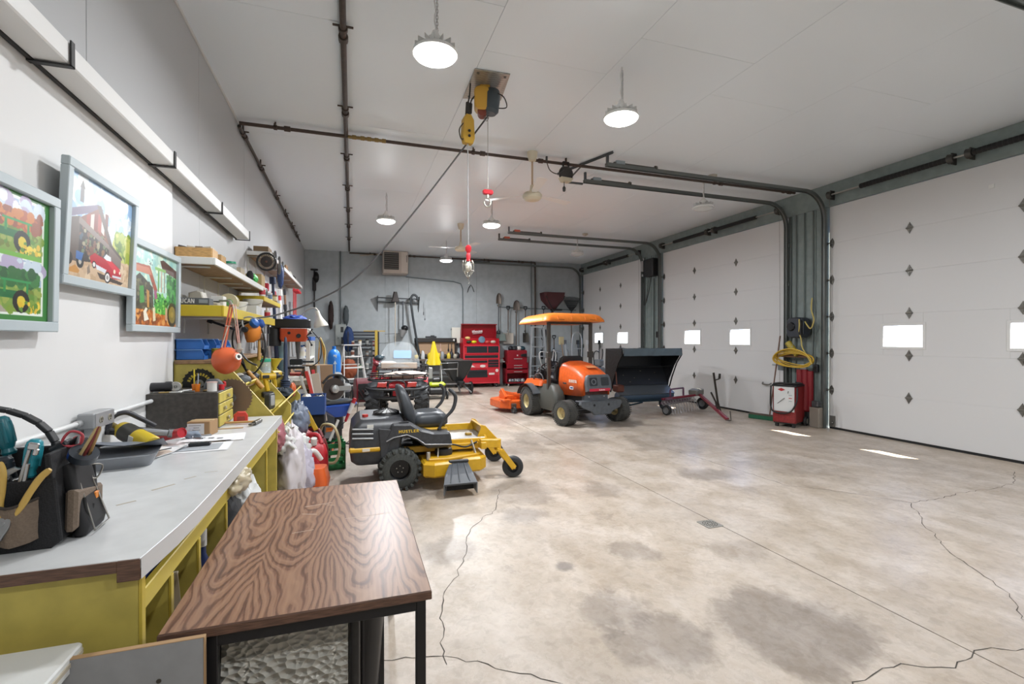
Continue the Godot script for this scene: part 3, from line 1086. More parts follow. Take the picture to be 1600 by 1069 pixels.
	b.tube(curve([V(-.06, .04, .05), V(-.16, -.03, .03), V(-.26, .01, 0), V(-.31, .1, 0), V(-.32, .17, 0)], 6), .007, 6)
	b.cyl(V(-.32, .14, 0), V(-.32, .2, 0), .016, -1, 8)
	b.cyl(V(-.03, -.1, 0), V(-.03, -.19, 0), .006, -1, 6)
	b.lathe([P(0, -.26), P(.02, -.25), P(.024, -.2), P(.01, -.18), P(0, -.18)], X(V(-.03, 0, 0)), 12)
	obj("cord", b, m("3a3a3a", .5), t)
	for p in [V(5.45, CY, -6.28), V(5.49, CY, -10.75)]:
		b = B()
		b.lathe([P(0, 0), P(.07, 0), P(.068, -.025), P(.05, -.04), P(0, -.042)], Transform3D.IDENTITY, 24)
		b.lathe([P(.022, -.04), P(.03, -.052), P(.022, -.056)], Transform3D.IDENTITY, 16)
		one("smoke_detector", b, m("b9b2a6", .5), "small round ceiling detector " + ("above the nearer unlit lamp" if p.z > -8 else "above the farther unlit lamp"), "detector", p)
func carton(called: String, label: String, s: Vector3, at: Vector3, turn := 0.0, hex := "b08a58", tape := "c9b48a", group := "") -> Node3D:
	var t := thing(called, label, "box", at, turn, group)
	var b := B()
	b.box(V(0, s.y / 2, 0), s, .003)
	obj("body", b, mottled("card " + hex, hex, Color.html(hex).darkened(.08).to_html(false), 6, .8), t)
	b = B()
	b.box(V(0, s.y + .0006, 0), V(s.x * .98, .002, .03 if s.z > .08 else s.z * .3), 0)
	obj("tape", b, m(tape, .4), t)
	return t
func jar(label: String, r: float, h: float, at: Vector3, lid: String, fill: String, group := "") -> Node3D:
	var t := thing("glass_jar", label, "jar", at, 0, group)
	var b := B()
	b.lathe([P(0, 0), P(r * .93, 0), P(r, .01), P(r, h * .8), P(r * .88, h * .86), P(r * .84, h * .86), P(r * .95, h * .78), P(r * .95, .012), P(0, .008)], Transform3D.IDENTITY, 24)
	obj("glass", b, glass("cfdcd8", .28, .05), t)
	b = B()
	b.lathe([P(0, .01), P(r * .93, .012), P(r * .93, h * .3), P(r * .5, h * .38), P(0, h * .36)], Transform3D.IDENTITY, 18)
	obj("contents", b, m(fill, .7), t)
	b = B()
	b.lathe([P(0, h), P(r * .93, h), P(r * .98, h - .006), P(r * .98, h * .84), P(r * .9, h * .84)], Transform3D.IDENTITY, 24)
	obj("lid", b, m(lid, .4), t)
	return t
func pail(called: String, label: String, r0: float, r1: float, h: float, at: Vector3, hex: String, group := "", cat := "bucket") -> Node3D:
	var t := thing(called, label, cat, at, 0, group)
	var b := B()
	b.lathe([P(0, 0), P(r0, 0), P(r1, h - .015), P(r1 * 1.06, h - .015), P(r1 * 1.06, h), P(r1 * .96, h), P(r0 * .94, .008), P(0, .008)], Transform3D.IDENTITY, 26)
	obj("body", b, m(hex, .4), t)
	b = B()
	var q := []
	for i in 13:
		var a := PI * i / 12
		q.append(V(cos(a) * r1 * 1.06, h - .02 - sin(a) * r1 * .5, sin(a) * r1 * .95))
	b.tube(q, .003, 5)
	obj("handle", b, m("a8a8a6", .3, .8), t)
	return t
func tin(called: String, label: String, r: float, h: float, at: Vector3, hex: String, group := "", band := "", basis := Basis.IDENTITY) -> Node3D:
	var t := thing(called, label, "can", at, 0, group)
	t.basis = basis
	var b := B()
	b.lathe([P(0, 0), P(r, 0), P(r, .004), P(r * .97, .008), P(r * .97, h - .008), P(r, h - .004), P(r, h), P(r * .9, h), P(r * .88, h - .006), P(0, h - .006)], Transform3D.IDENTITY, 22)
	obj("body", b, m(hex, .35, .1), t)
	if band:
		b = B()
		b.lathe([P(r * .975, h * .2), P(r * .985, h * .22), P(r * .985, h * .75), P(r * .975, h * .77)], Transform3D.IDENTITY, 22)
		obj("paper_label", b, m(band, .5), t)
	return t
func bottle(label: String, r: float, h: float, at: Vector3, hex: String, cap: String, group := "", called := "bottle") -> Node3D:
	var t := thing(called, label, "bottle", at, 0, group)
	var b := B()
	b.lathe([P(0, 0), P(r * .9, 0), P(r, r * .2), P(r, h * .6), P(r * .8, h * .72), P(r * .38, h * .8), P(r * .36, h * .88), P(0, h * .88)], Transform3D.IDENTITY, 18)
	obj("body", b, m(hex, .35), t)
	b = B()
	b.lathe([P(0, h), P(r * .38, h), P(r * .44, h * .97), P(r * .44, h * .86), P(0, h * .86)], Transform3D.IDENTITY, 14)
	obj("cap", b, m(cap, .4), t)
	b = B()
	b.lathe([P(r * .99, h * .15), P(r * 1.02, h * .17), P(r * 1.02, h * .5), P(r * .99, h * .52)], Transform3D.IDENTITY, 18)
	obj("paper_label", b, m("d8d4c4", .6), t)
	return t
func parts_bin(label: String, s: Vector3, at: Vector3, turn: float, hex: String, group := "") -> Node3D:
	var t := thing("parts_bin", label, "bin", at, turn, group)
	var b := B()
	var w := .004
	var side := [P(-s.x / 2, 0), P(s.x * .46, 0), P(s.x * .5, s.y * .38), P(s.x * .4, s.y), P(-s.x / 2, s.y)]
	for z in [-1.0, 1.0]:
		b.prism(side, w, X(V(0, 0, z * (s.z / 2 - w / 2))), .001)
	b.span(V(-s.x / 2, 0, -s.z / 2), V(s.x * .46, w, s.z / 2), .001)
	b.span(V(-s.x / 2, 0, -s.z / 2), V(-s.x / 2 + w, s.y, s.z / 2), .001)
	b.span(V(s.x * .45, 0, -s.z / 2), V(s.x * .48, s.y * .36, s.z / 2), .001)
	obj("body", b, m(hex, .4), t)
	b = B()
	for z in [-1.0, 1.0]:
		b.span(V(-s.x / 2, s.y - .006, z * s.z / 2 - .006), V(s.x * .4, s.y + .002, z * s.z / 2 + .006), .001)
	b.span(V(-s.x / 2 - .006, s.y - .006, -s.z / 2 - .006), V(-s.x / 2 + .006, s.y + .002, s.z / 2 + .006), .001)
	obj("rim", b, m(Color.html(hex).lightened(.25).to_html(false), .4), t)
	return t
func blade_shape(r: float, teeth: int, hole: float, th := .003) -> MB:
	var b := B()
	var o := []
	for i in teeth:
		var a := TAU * i / teeth
		o.append(P(cos(a) * r * .93, sin(a) * r * .93))
		o.append(P(cos(a + TAU / teeth * .55) * r * .955, sin(a + TAU / teeth * .55) * r * .955))
		o.append(P(cos(a + TAU / teeth * .75) * r, sin(a + TAU / teeth * .75) * r))
		o.append(P(cos(a + TAU / teeth * .9) * r * .99, sin(a + TAU / teeth * .9) * r * .99))
	o.append(P(r * .93, -.0001))
	for i in 17:
		var a := -TAU * i / 16
		o.append(P(cos(a) * hole, sin(a) * hole - .0001 * (1 if i == 0 else 0)))
	b.prism(o, th)
	return b
func wheel(parent: Node, called: String, r: float, w: float, rimr: float, at: Vector3, turn: float, tyre: Material, rim: Material, lugs := 0, lug_h := .012, bar := false) -> Node3D:
	var t := Node3D.new()
	var b := B()
	var p := []
	var n := 14
	p.append(P(rimr, -w * .42))
	for i in n + 1:
		var a := PI * i / n
		var c := -cos(a)
		p.append(P(rimr + (r - rimr) * pow(sin(a), .55), w * .5 * signf(c) * pow(absf(c), .6)))
	p.append(P(rimr, w * .42))
	b.lathe(p, X(Vector3.ZERO, rot(0, 0, -90)), 40)
	if lugs > 0:
		for i in lugs:
			var a := TAU * i / lugs
			for s in [-1.0, 1.0]:
				var aa: float = a + (PI / lugs if s > 0 else 0.0)
				var rr := Basis(Vector3.RIGHT, aa)
				var y := rr * V(0, r - .004, 0)
				b.box(y + V(s * w * .26, 0, 0), V(w * .42, lug_h * 1.6, r * TAU / lugs * .5), -1, rr * rot(0, 24 * s if bar else 0, 0))
				b.box(rr * V(0, r * .93, 0) + V(s * w * .49, 0, 0), V(lug_h * 1.2, r * .16, r * TAU / lugs * .42), -1, rr)
	var o := obj(called, b, tyre, parent)
	o.position = at
	o.rotation.y = deg_to_rad(turn)
	b = B()
	b.lathe([P(rimr * 1.06, w * .44), P(rimr * 1.06, w * .36), P(rimr * .92, w * .33), P(rimr * .86, w * .1), P(rimr * .45, w * .06), P(rimr * .4, w * .2), P(rimr * .22, w * .22), P(rimr * .2, w * .34), P(0, w * .34)], X(Vector3.ZERO, rot(0, 0, -90)), 28)
	b.lathe([P(rimr * 1.06, -w * .44), P(rimr * 1.06, -w * .36), P(rimr * .92, -w * .33), P(rimr * .86, -w * .1), P(rimr * .45, -w * .06), P(0, -w * .06)], X(Vector3.ZERO, rot(0, 0, -90)), 28)
	obj("rim", b, rim, o)
	b = B()
	for i in 5:
		var a := TAU * i / 5
		b.cyl(V(w * .2, cos(a) * rimr * .32, sin(a) * rimr * .32), V(w * .25, cos(a) * rimr * .32, sin(a) * rimr * .32), rimr * .06, -1, 6)
		b.cyl(V(-w * .2, cos(a) * rimr * .32, sin(a) * rimr * .32), V(-w * .25, cos(a) * rimr * .32, sin(a) * rimr * .32), rimr * .06, -1, 6)
	obj("wheel_nut", b, m("b9b7b0", .3, .8), o)
	t.free()
	return o
func cloth_lump(c: Vector3, r: Vector3, seed_: int, amp := .25, seg := 22, rings := 14, freq := 2.2) -> MB:
	var f := FastNoiseLite.new()
	f.seed = seed_
	f.frequency = freq
	f.fractal_octaves = 3
	f.fractal_type = FastNoiseLite.FRACTAL_RIDGED
	var rows := []
	for i in rings + 1:
		var a := -PI / 2 + PI * i / rings
		var row := []
		for j in seg:
			var u := TAU * j / seg
			var d := V(cos(a) * cos(u), sin(a), cos(a) * sin(u))
			var k := 1.0 + f.get_noise_3dv(d) * amp
			row.append(c + V(d.x * r.x, d.y * r.y, d.z * r.z) * k)
		rows.append(row)
	var b := B()
	b.grid(rows, true, c)
	return b
const YEL := "c2a932"    # the yellow paint of the bench and racks
func yel() -> Material: return mottled("yellow ply", "b7a850", "c3b258", 1.5, .5)
func brown() -> Material: return mottled("brown board", "8a6a4c", "a3825f", 3, .6, 0, .02, V(1, 1, 8))
func bench():
	var t := thing("worktop", "long white laminate worktop running along the left wall", "worktop", V(0, 0, 0))
	var out := [P(-1.245, 1.575), P(-.548, 1.575), P(-.538, 1.68), P(-.527, 1.8), P(-.52, 1.98), P(-.517, 2.3), P(-.517, 4.18), P(-1.245, 4.18)]
	var b := B()
	b.prism(out, .03, X(V(0, .885, 0), rot(-90)), .0015)
	obj("laminate_top", b, mottled("bench laminate", "c6c8c8", "d0d2d2", 1.2, .3), t)
	b = B()
	var rows := [[], []]
	for p in out.slice(1, 7):
		rows[0].append(V(p.x + .002, .8995, -p.y)); rows[1].append(V(p.x + .002, .842, -p.y))
	b.grid(rows, false, null, .004, Vector3.RIGHT)
	obj("edge_strip", b, m("c9cac9", .35), t)
	b = B()
	b.span(V(-1.245, .868, -1.574), V(-.6, .899, -1.569), .001)
	b.span(V(-.6, .842, -1.58), V(-.548, .899, -1.569), .001)
	obj("brown_edge", b, mottled("edge wood", "4f3a30", "6b4d3d", 6, .5, 0, .03, V(.3, 4, 4)), t)
	b = B()
	for q in [[-.78, -2.12, .06, .01, 40], [-.72, -2.3, .09, .012, 50], [-.66, -2.42, .05, .008, 46], [-.83, -1.96, .02, .012, 20], [-.6, -2.5, .05, .005, 10]]:
		b.box(V(q[0], .9003, q[1]), V(q[2], .0006, q[3]), 0, rot(0, q[4]))
	obj("worn_mark", b, m("b3aa98", .7), t)
	t = thing("workbench", "yellow painted plywood base under the white worktop", "workbench", V(0, 0, 0))
	b = B()
	b.span(V(-1.245, .02, -1.6), V(-.575, .868, -1.62), .002)
	b.cyl(V(-.985, .8, -1.597), V(-.985, .8, -1.603), .006, -1, 10)
	obj("end_panel", b, yel(), t)
	for z in [-1.6, -1.83, -2.13, -2.56, -3.7]:
		b = B()
		b.span(V(-1.245, .02, z - .018), V(-.56, .842 if z == -1.6 else .74, z), .002)
		obj("divider", b, yel(), t)
		b = B()
		b.span(V(-.56, .02, z - .022), V(-.552, .842 if z == -1.6 else .735, z + .003), .001)
		obj("edge_band", b, m("c3ab40", .5), t)
	b = B()
	b.span(V(-.575, .735, -1.61), V(-.553, .795, -4.15), .003)
	obj("front_rail", b, m("c6b044", .45), t)
	b = B()
	b.span(V(-1.245, .715, -1.61), V(-.58, .733, -4.15), .002)
	obj("drawer_board", b, yel(), t)
	b = B()
	b.span(V(-1.245, .06, -1.61), V(-.6, .08, -4.15), .002)
	obj("bottom_shelf", b, brown(), t)
	b = B()
	b.span(V(-1.25, .02, -1.61), V(-1.235, .868, -4.15), 0)
	obj("back_panel", b, yel(), t)
	rack_unit()
func rack_unit():
	var t := thing("tool_rack", "yellow plywood tool rack with sloping sides at the far end of the worktop", "tool rack", V(0, 0, 0))
	var side := [P(-1.245, .02), P(-.56, .02), P(-.56, .6), P(-.555, .86), P(-.845, 1.225), P(-.9, 1.285), P(-.95, 1.31), P(-1.245, 1.31)]
	for z in [-4.235, -5.15, -6.06]:
		var b := B()
		b.prism(side, .019, X(V(0, 0, z)), .0015)
		obj("side_panel", b, yel(), t)
		b = B()
		for i in [2, 3, 4, 5]:
			var p: Vector2 = side[i]
			var q: Vector2 = side[i + 1]
			b.bar(V(p.x + .001, p.y, z), V(q.x + .001, q.y, z), .022, .004, V(1, .6, 0))
		obj("edge_band", b, m("d8c77c", .5), t)
	var b := B()
	b.span(V(-1.25, 1.312, -4.22), V(-.95, 1.34, -6.07), .003)
	obj("top_board", b, brown(), t)
	for s in [[-1.24, 1.09, -.83, .016], [-1.24, .9, -.62, .018], [-1.24, .69, -.57, .018], [-1.24, .2, -.6, .018]]:
		b = B()
		b.span(V(s[0], s[1], -4.245), V(s[2], s[1] + s[3], -6.05), .002)
		obj("shelf", b, brown() if s[1] > 1 else yel(), t)
	for s in [[-.62, .88, -.545, .96], [-.6, .69, -.545, .76], [-.85, 1.09, -.81, 1.14]]:
		b = B()
		b.bar(V(s[0], s[1], -5.15), V(s[2], s[3], -5.15), 1.8, .014, V(-1, 1, 0))
		obj("tray_front", b, m("cdb84a", .45), t)
	b = B()
	b.span(V(-1.255, .9, -4.23), V(-1.245, 1.34, -6.07), 0)
	obj("back_panel", b, yel(), t)
	b = B()
	b.prism(ring(.05, 14), .004, X(V(-1.2, 1.0, -4.223)), .001)
	obj("wood_patch", b, brown(), t)
func bench_things():
	tool_bag()
	var t := thing("outlet_box", "grey metal outlet box on white conduit just above the worktop", "electrical box", V(-1.2, 1.105, -2.93))
	var b := B()
	b.box(V(0, 0, 0), V(.07, .075, .21), .006)
	obj("box", b, m("9b9d9f", .4, .3), t)
	b = B()
	b.box(V(.036, 0, 0), V(.003, .07, .19), .001)
	obj("cover_plate", b, m("a8a9ab", .35, .4), t)
	for z in [-.045, .045]:
		b = B()
		b.prism(ring(.02, 14, .85), .004, X(V(.0385, 0, z), rot(0, 90)), .001)
		obj("outlet", b, m("8f8a7c", .5), t)
		b = B()
		b.box(V(.041, .004, z - .007), V(.002, .012, .004), 0); b.box(V(.041, .004, z + .007), V(.002, .012, .004), 0); b.cyl(V(.04, -.009, z), V(.042, -.009, z), .004, -1, 8)
		obj("slot", b, m("2e2415", .6), t)
	b = B()
	b.cyl(V(-.02, -.005, .1), V(-.02, -.005, .14), .016, -1, 12)
	obj("connector", b, m("c9c9c9", .3, .6), t)
	b = B()
	b.span(V(-.04, -.205, -.03), V(.01, -.037, .03), .004)
	obj("riser", b, m("c4c5c5", .4), t)
	b = B()
	b.cyl(V(-1.222, 1.1, 2.0), V(-1.222, 1.1, -2.8), .011, -1, 10)
	one("conduit", b, m("d6d7d6", .35), "white conduit pipe on the wall left of the grey outlet box", "conduit")
	b = B()
	b.cyl(V(-1.222, 1.1, -3.05), V(-1.222, 1.1, -4.1), .013, -1, 10)
	one("conduit", b, m("cfd1d1", .35), "white conduit pipe running on behind the dark drawer cabinet", "conduit")
	bench_clutter()
func tool_bag():
	var o := V(-1.0, .9, -1.85)
	var t := thing("tool_bag", "black and tan open tool bag full of hand tools nearest on the worktop", "tool bag", o, 4)
	var blk := mottled("bag black", "17171a", "232326", 30, .8)
	var tan := mottled("bag tan", "6b5d51", "7a6a5b", 25, .85)
	var b := B()
	b.prism([P(-.3, 0), P(.175, 0), P(.2, .02), P(.185, .2), P(-.3, .2)], .012, X(V(0, 0, .13)), .004)
	b.prism([P(-.3, 0), P(.175, 0), P(.2, .02), P(.185, .25), P(-.3, .25)], .012, X(V(0, 0, -.13)), .004)
	b.bar(V(.185, .01, 0), V(.165, .27, 0), .26, .014, V(1, 0, 0))
	b.box(V(-.06, .012, 0), V(.48, .024, .27), .008)
	b.box(V(-.06, .1, 0), V(.46, .16, .02), .004)
	obj("body", b, blk, t)
	b = B()
	b.loft([lift(rrect(.13, .04, .015), func(q): return V(.18 + q.y, .22 + q.y * .4, q.x)), lift(rrect(.15, .04, .015), func(q): return V(.2 + q.y * .8, .13, q.x)), lift(rrect(.16, .045, .02), func(q): return V(.222 + q.y * .8, .03, q.x)), lift(rrect(.15, .04, .015), func(q): return V(.218 + q.y * .8, .005, q.x))])
	obj("end_pocket", b, m("141416", .6), t)
	b = B()
	b.tube([V(.2, .19, .04), V(.25, .012, .055), V(.25, .012, -.055), V(.2, .19, -.04)], .0028, 6, true)
	b.tube(curve([V(.2, .2, -.03), V(.235, .19, -.05), V(.22, .15, -.05), V(.2, .16, -.03)], 4), .0026, 6)
	obj("wire_frame", b, m("9d9a93", .3, .8), t)
	for k in 3:
		var cx: float = [-.21, -.02, .1][k]
		var w: float = [.19, .14, .1][k]
		b = B()
		var rows := []
		for i in 6:
			var y := .025 + .115 * i / 5.0
			var row := []
			for j in 9:
				var u := -1.0 + 2.0 * j / 8
				row.append(V(cx + u * w * .5, y + .01 * u * u, .135 + .045 * (1 - u * u) * (.7 + .4 * i / 5.0) + .004 * sin(j * 2.0 + i)))
			rows.append(row)
		b.grid(rows, false, null, .004, V(0, 0, 1))
		obj("front_pocket", b, tan, t)
		b = B()
		b.tube(rows[5], .004, 6)
		obj("pocket_hem", b, m("3b342e", .8), t)
	b = B()
	b.prism([P(-.1, .03), P(.1, .03), P(.105, .12), P(-.09, .15)], .03, X(V(.205, 0, .0), rot(0, 90)), .008)
	obj("side_pocket", b, tan, t)
	b = B()
	b.box(V(.222, .09, -.04), V(.008, .04, .03), .003); 
	obj("orange_badge", b, m("d9822b", .5), t)
	b = B()
	b.tube(curve([V(.222, .115, .05), V(.228, .07, .055), V(.226, .05, .02), V(.226, .08, -.0)], 5), .006, 7)
	obj("webbing_loop", b, m("161616", .7), t)
	b = B()
	var arc := []
	for i in 15:
		var a := PI * i / 14
		arc.append(V(-.06 - cos(a) * .2, .25 + sin(a) * .15, 0))
	for i in 14:
		b.bar(arc[i], arc[i + 1], .034, .012, V(0, 0, 1) if false else (arc[i] - V(-.06, .25, 0)).normalized())
	b.bar(V(-.26, .02, .0), V(-.26, .26, 0), .04, .012, V(1, 0, 0)); b.bar(V(.14, .02, .0), V(.14, .26, 0), .04, .012, V(1, 0, 0))
	obj("carry_handle", b, m("1b1c1f", .6), t)
	b = B()
	b.tube([V(.14, .25, 0), V(.19, .29, 0), V(.19, .25, .02)], .008, 8)
	b.box(V(.15, .27, 0), V(.05, .02, .05), .005, rot(0, 0, 30))
	obj("buckle", b, m("2b2b2e", .4), t)
	_bag_tools(o)
func driver(label: String, at: Vector3, basis: Basis, hex: String, r: float, l: float, shaft: float, group := "") -> Node3D:
	var t := thing("screwdriver", label, "screwdriver", at, 0, group)
	t.basis = basis
	var b := B()
	var pr := [P(0, 0), P(r * .6, 0), P(r * .75, l * .06), P(r * .6, l * .16), P(r * .95, l * .35), P(r, l * .7), P(r * .85, l * .93), P(r * .5, l), P(0, l)]
	b.lathe(pr, Transform3D.IDENTITY, 12)
	for i in 6:
		var a := TAU * i / 6
		b.cyl(V(cos(a) * r * .86, l * .3, sin(a) * r * .86), V(cos(a) * r * .86, l * .85, sin(a) * r * .86), r * .2, -1, 6)
	obj("handle", b, m(hex, .3), t)
	b = B()
	b.cyl(V(0, 0, 0), V(0, -shaft, 0), .004, -1, 8)
	obj("shaft", b, m("b9bbbd", .25, .9), t)
	return t
func pliers(label: String, at: Vector3, basis: Basis, hex: String, s := 1.0) -> Node3D:
	var t := thing("pliers", label, "pliers", at, 0)
	t.basis = basis
	for k in [-1.0, 1.0]:
		var b := B()
		b.tube(curve([V(k * .012, .0, 0) * s, V(k * .03, .05, 0) * s, V(k * .04, .1, 0) * s, V(k * .055, .155, 0) * s, V(k * .075, .19, 0) * s], 5), [.007 * s, .0075 * s, .008 * s, .009 * s, .0095 * s, .01 * s, .0105 * s, .011 * s, .011 * s, .011 * s, .011 * s, .011 * s, .0115 * s, .0115 * s, .0115 * s, .0115 * s, .0115 * s, .0115 * s, .011 * s, .01 * s, .007 * s], 10)
		obj("handle", b, m(hex, .45), t)
	var b := B()
	b.prism([P(-.018, .01), P(.018, .01), P(.02, -.02), P(.008, -.07), P(-.008, -.07), P(-.02, -.02)].map(func(q): return q * s), .012, Transform3D.IDENTITY, .002)
	b.cyl(V(0, -.01, -.009) * s, V(0, -.01, .009) * s, .008 * s, -1, 12)
	obj("jaws", b, m("8f9091", .3, .8), t)
	return t
func wrench(label: String, at: Vector3, basis: Basis, l := .2, hex := "b4b6b8", group := "") -> Node3D:
	var t := thing("wrench", label, "wrench", at, 0, group)
	t.basis = basis
	var b := B()
	b.prism([P(-.009, 0), P(.009, 0), P(.012, -l * .7), P(.0, -l), P(-.012, -l * .7)], .006, Transform3D.IDENTITY, .0015)
	b.prism([P(-.01, -.005), P(-.026, .018), P(-.024, .042), P(-.012, .05), P(-.009, .025), P(.008, .022), P(.014, .046), P(.026, .034), P(.025, .012), P(.01, -.008)], .01, Transform3D.IDENTITY, .002)
	obj("forged_body", b, m(hex, .28, .9), t)
	b = B()
	b.cyl(V(.002, .012, -.007), V(.002, .012, .007), .007, -1, 12)
	obj("screw_wheel", b, m("6d6e70", .3, .8), t)
	return t
func _bag_tools(o: Vector3):
	driver("teal handled screwdriver leaning left under the bag's arched handle", o + V(.045, .26, .03), rot(0, 0, 12), "17606a", .024, .115, .2)
	driver("bright teal screwdriver upright behind the shiny wrench in the tool bag", o + V(.115, .2, .08), rot(0, 0, -8), "2a8e9e", .021, .11, .17)
	driver("black handled screwdriver at the left of the tool bag", o + V(-.02, .2, .06), rot(0, 0, 6), "1c2026", .026, .12, .17)
	driver("black and grey screwdriver beside the tan pocket in the tool bag", o + V(.065, .16, .085), rot(0, 0, 2), "23282f", .022, .105, .13)
	driver("red handled screwdriver in the bag just left of the tape roll", o + V(.165, .22, -.03), rot(0, 0, -14), "c0202c", .014, .075, .18)
	driver("small red screwdriver sticking out of the left front pocket", o + V(.02, .1, .165), rot(0, 0, -14), "cf3b34", .012, .06, .05)
	driver("green screwdriver in the left front pocket beside the red one", o + V(.05, .09, .165), rot(0, 0, -40), "2d6a42", .012, .05, .04)
	driver("short black nut driver at the back left of the tool bag", o + V(-.05, .22, -.05), rot(0, 0, 10), "101114", .028, .1, .15)
	pliers("tan handled pliers with open handles in the middle front pocket", o + V(.105, .105, .165), rot(-6, 0, -14), "c2a052", .78)
	wrench("bright adjustable wrench lying across the middle of the tool bag", o + V(.07, .2, .115), rot(20, 30, -62), .14)
	wrench("silver wrench at the left edge of the tool bag", o + V(.0, .17, .12), rot(10, 10, 60), .13)
	var t := thing("locking_pliers", "long silver locking pliers standing against the bright teal screwdriver", "pliers", o + V(.115, .2, .12))
	t.basis = rot(0, 0, -14)
	var b := B()
	b.bar(V(0, -.1, 0), V(0, .09, 0), .011, .008); b.bar(V(.016, -.1, 0), V(.006, .05, 0), .009, .008)
	obj("handle", b, m("b0b2b4", .25, .9), t)
	b = B()
	b.box(V(.006, .1, 0), V(.024, .02, .012), .003); b.box(V(.015, .085, 0), V(.012, .02, .012), .003)
	obj("jaw", b, m("c4c5c6", .25, .9), t)
	t = thing("tape_roll", "roll of black tape tilted on the end of the tool bag", "tape", o + V(.222, .245, .03))
	t.basis = rot(24, 0, -24)
	b = B()
	b.lathe([P(.018, -.011), P(.037, -.011), P(.037, .011), P(.018, .011), P(.018, -.011)], Transform3D.IDENTITY, 28)
	obj("tape", b, m("2a3038", .35), t)
	b = B()
	b.lathe([P(.0375, -.009), P(.0378, -.009), P(.0378, .009), P(.0375, .009)], Transform3D.IDENTITY, 28, 1.6, 2.4)
	obj("blue_edge", b, m("2d53a8", .4), t)
	for k in 3:
		b = B()
		b.cyl(V(0, -.05, 0), V(0, .075, 0), .0045, -1, 6)
		b.cyl(V(0, .075, 0), V(0, .087, 0), .0045, .001, 6)
		one("pencil", b, m(["b7a171", "7c3535", "a58454"][k], .5), ["tan carpenter pencil at the back of the tape roll", "dark red pencil standing through the tape roll", "yellowish pencil at the right of the tape roll"][k], "pencil", o + V(.224 + k * .008, .26, .04 - k * .008)).basis = rot(10 + 6 * k, 0, -30 + 3 * k)
	b = B()
	b.tube(curve([V(0, 0, 0), V(.02, .03, 0), V(.05, .02, 0), V(.045, -.01, 0), V(.015, -.015, 0)], 4, true), .004, 6, true)
	one("carabiner", b, m("b3434c", .4), "red plastic carabiner clipped to the bag's handle buckle", "carabiner", o + V(.16, .285, .01))
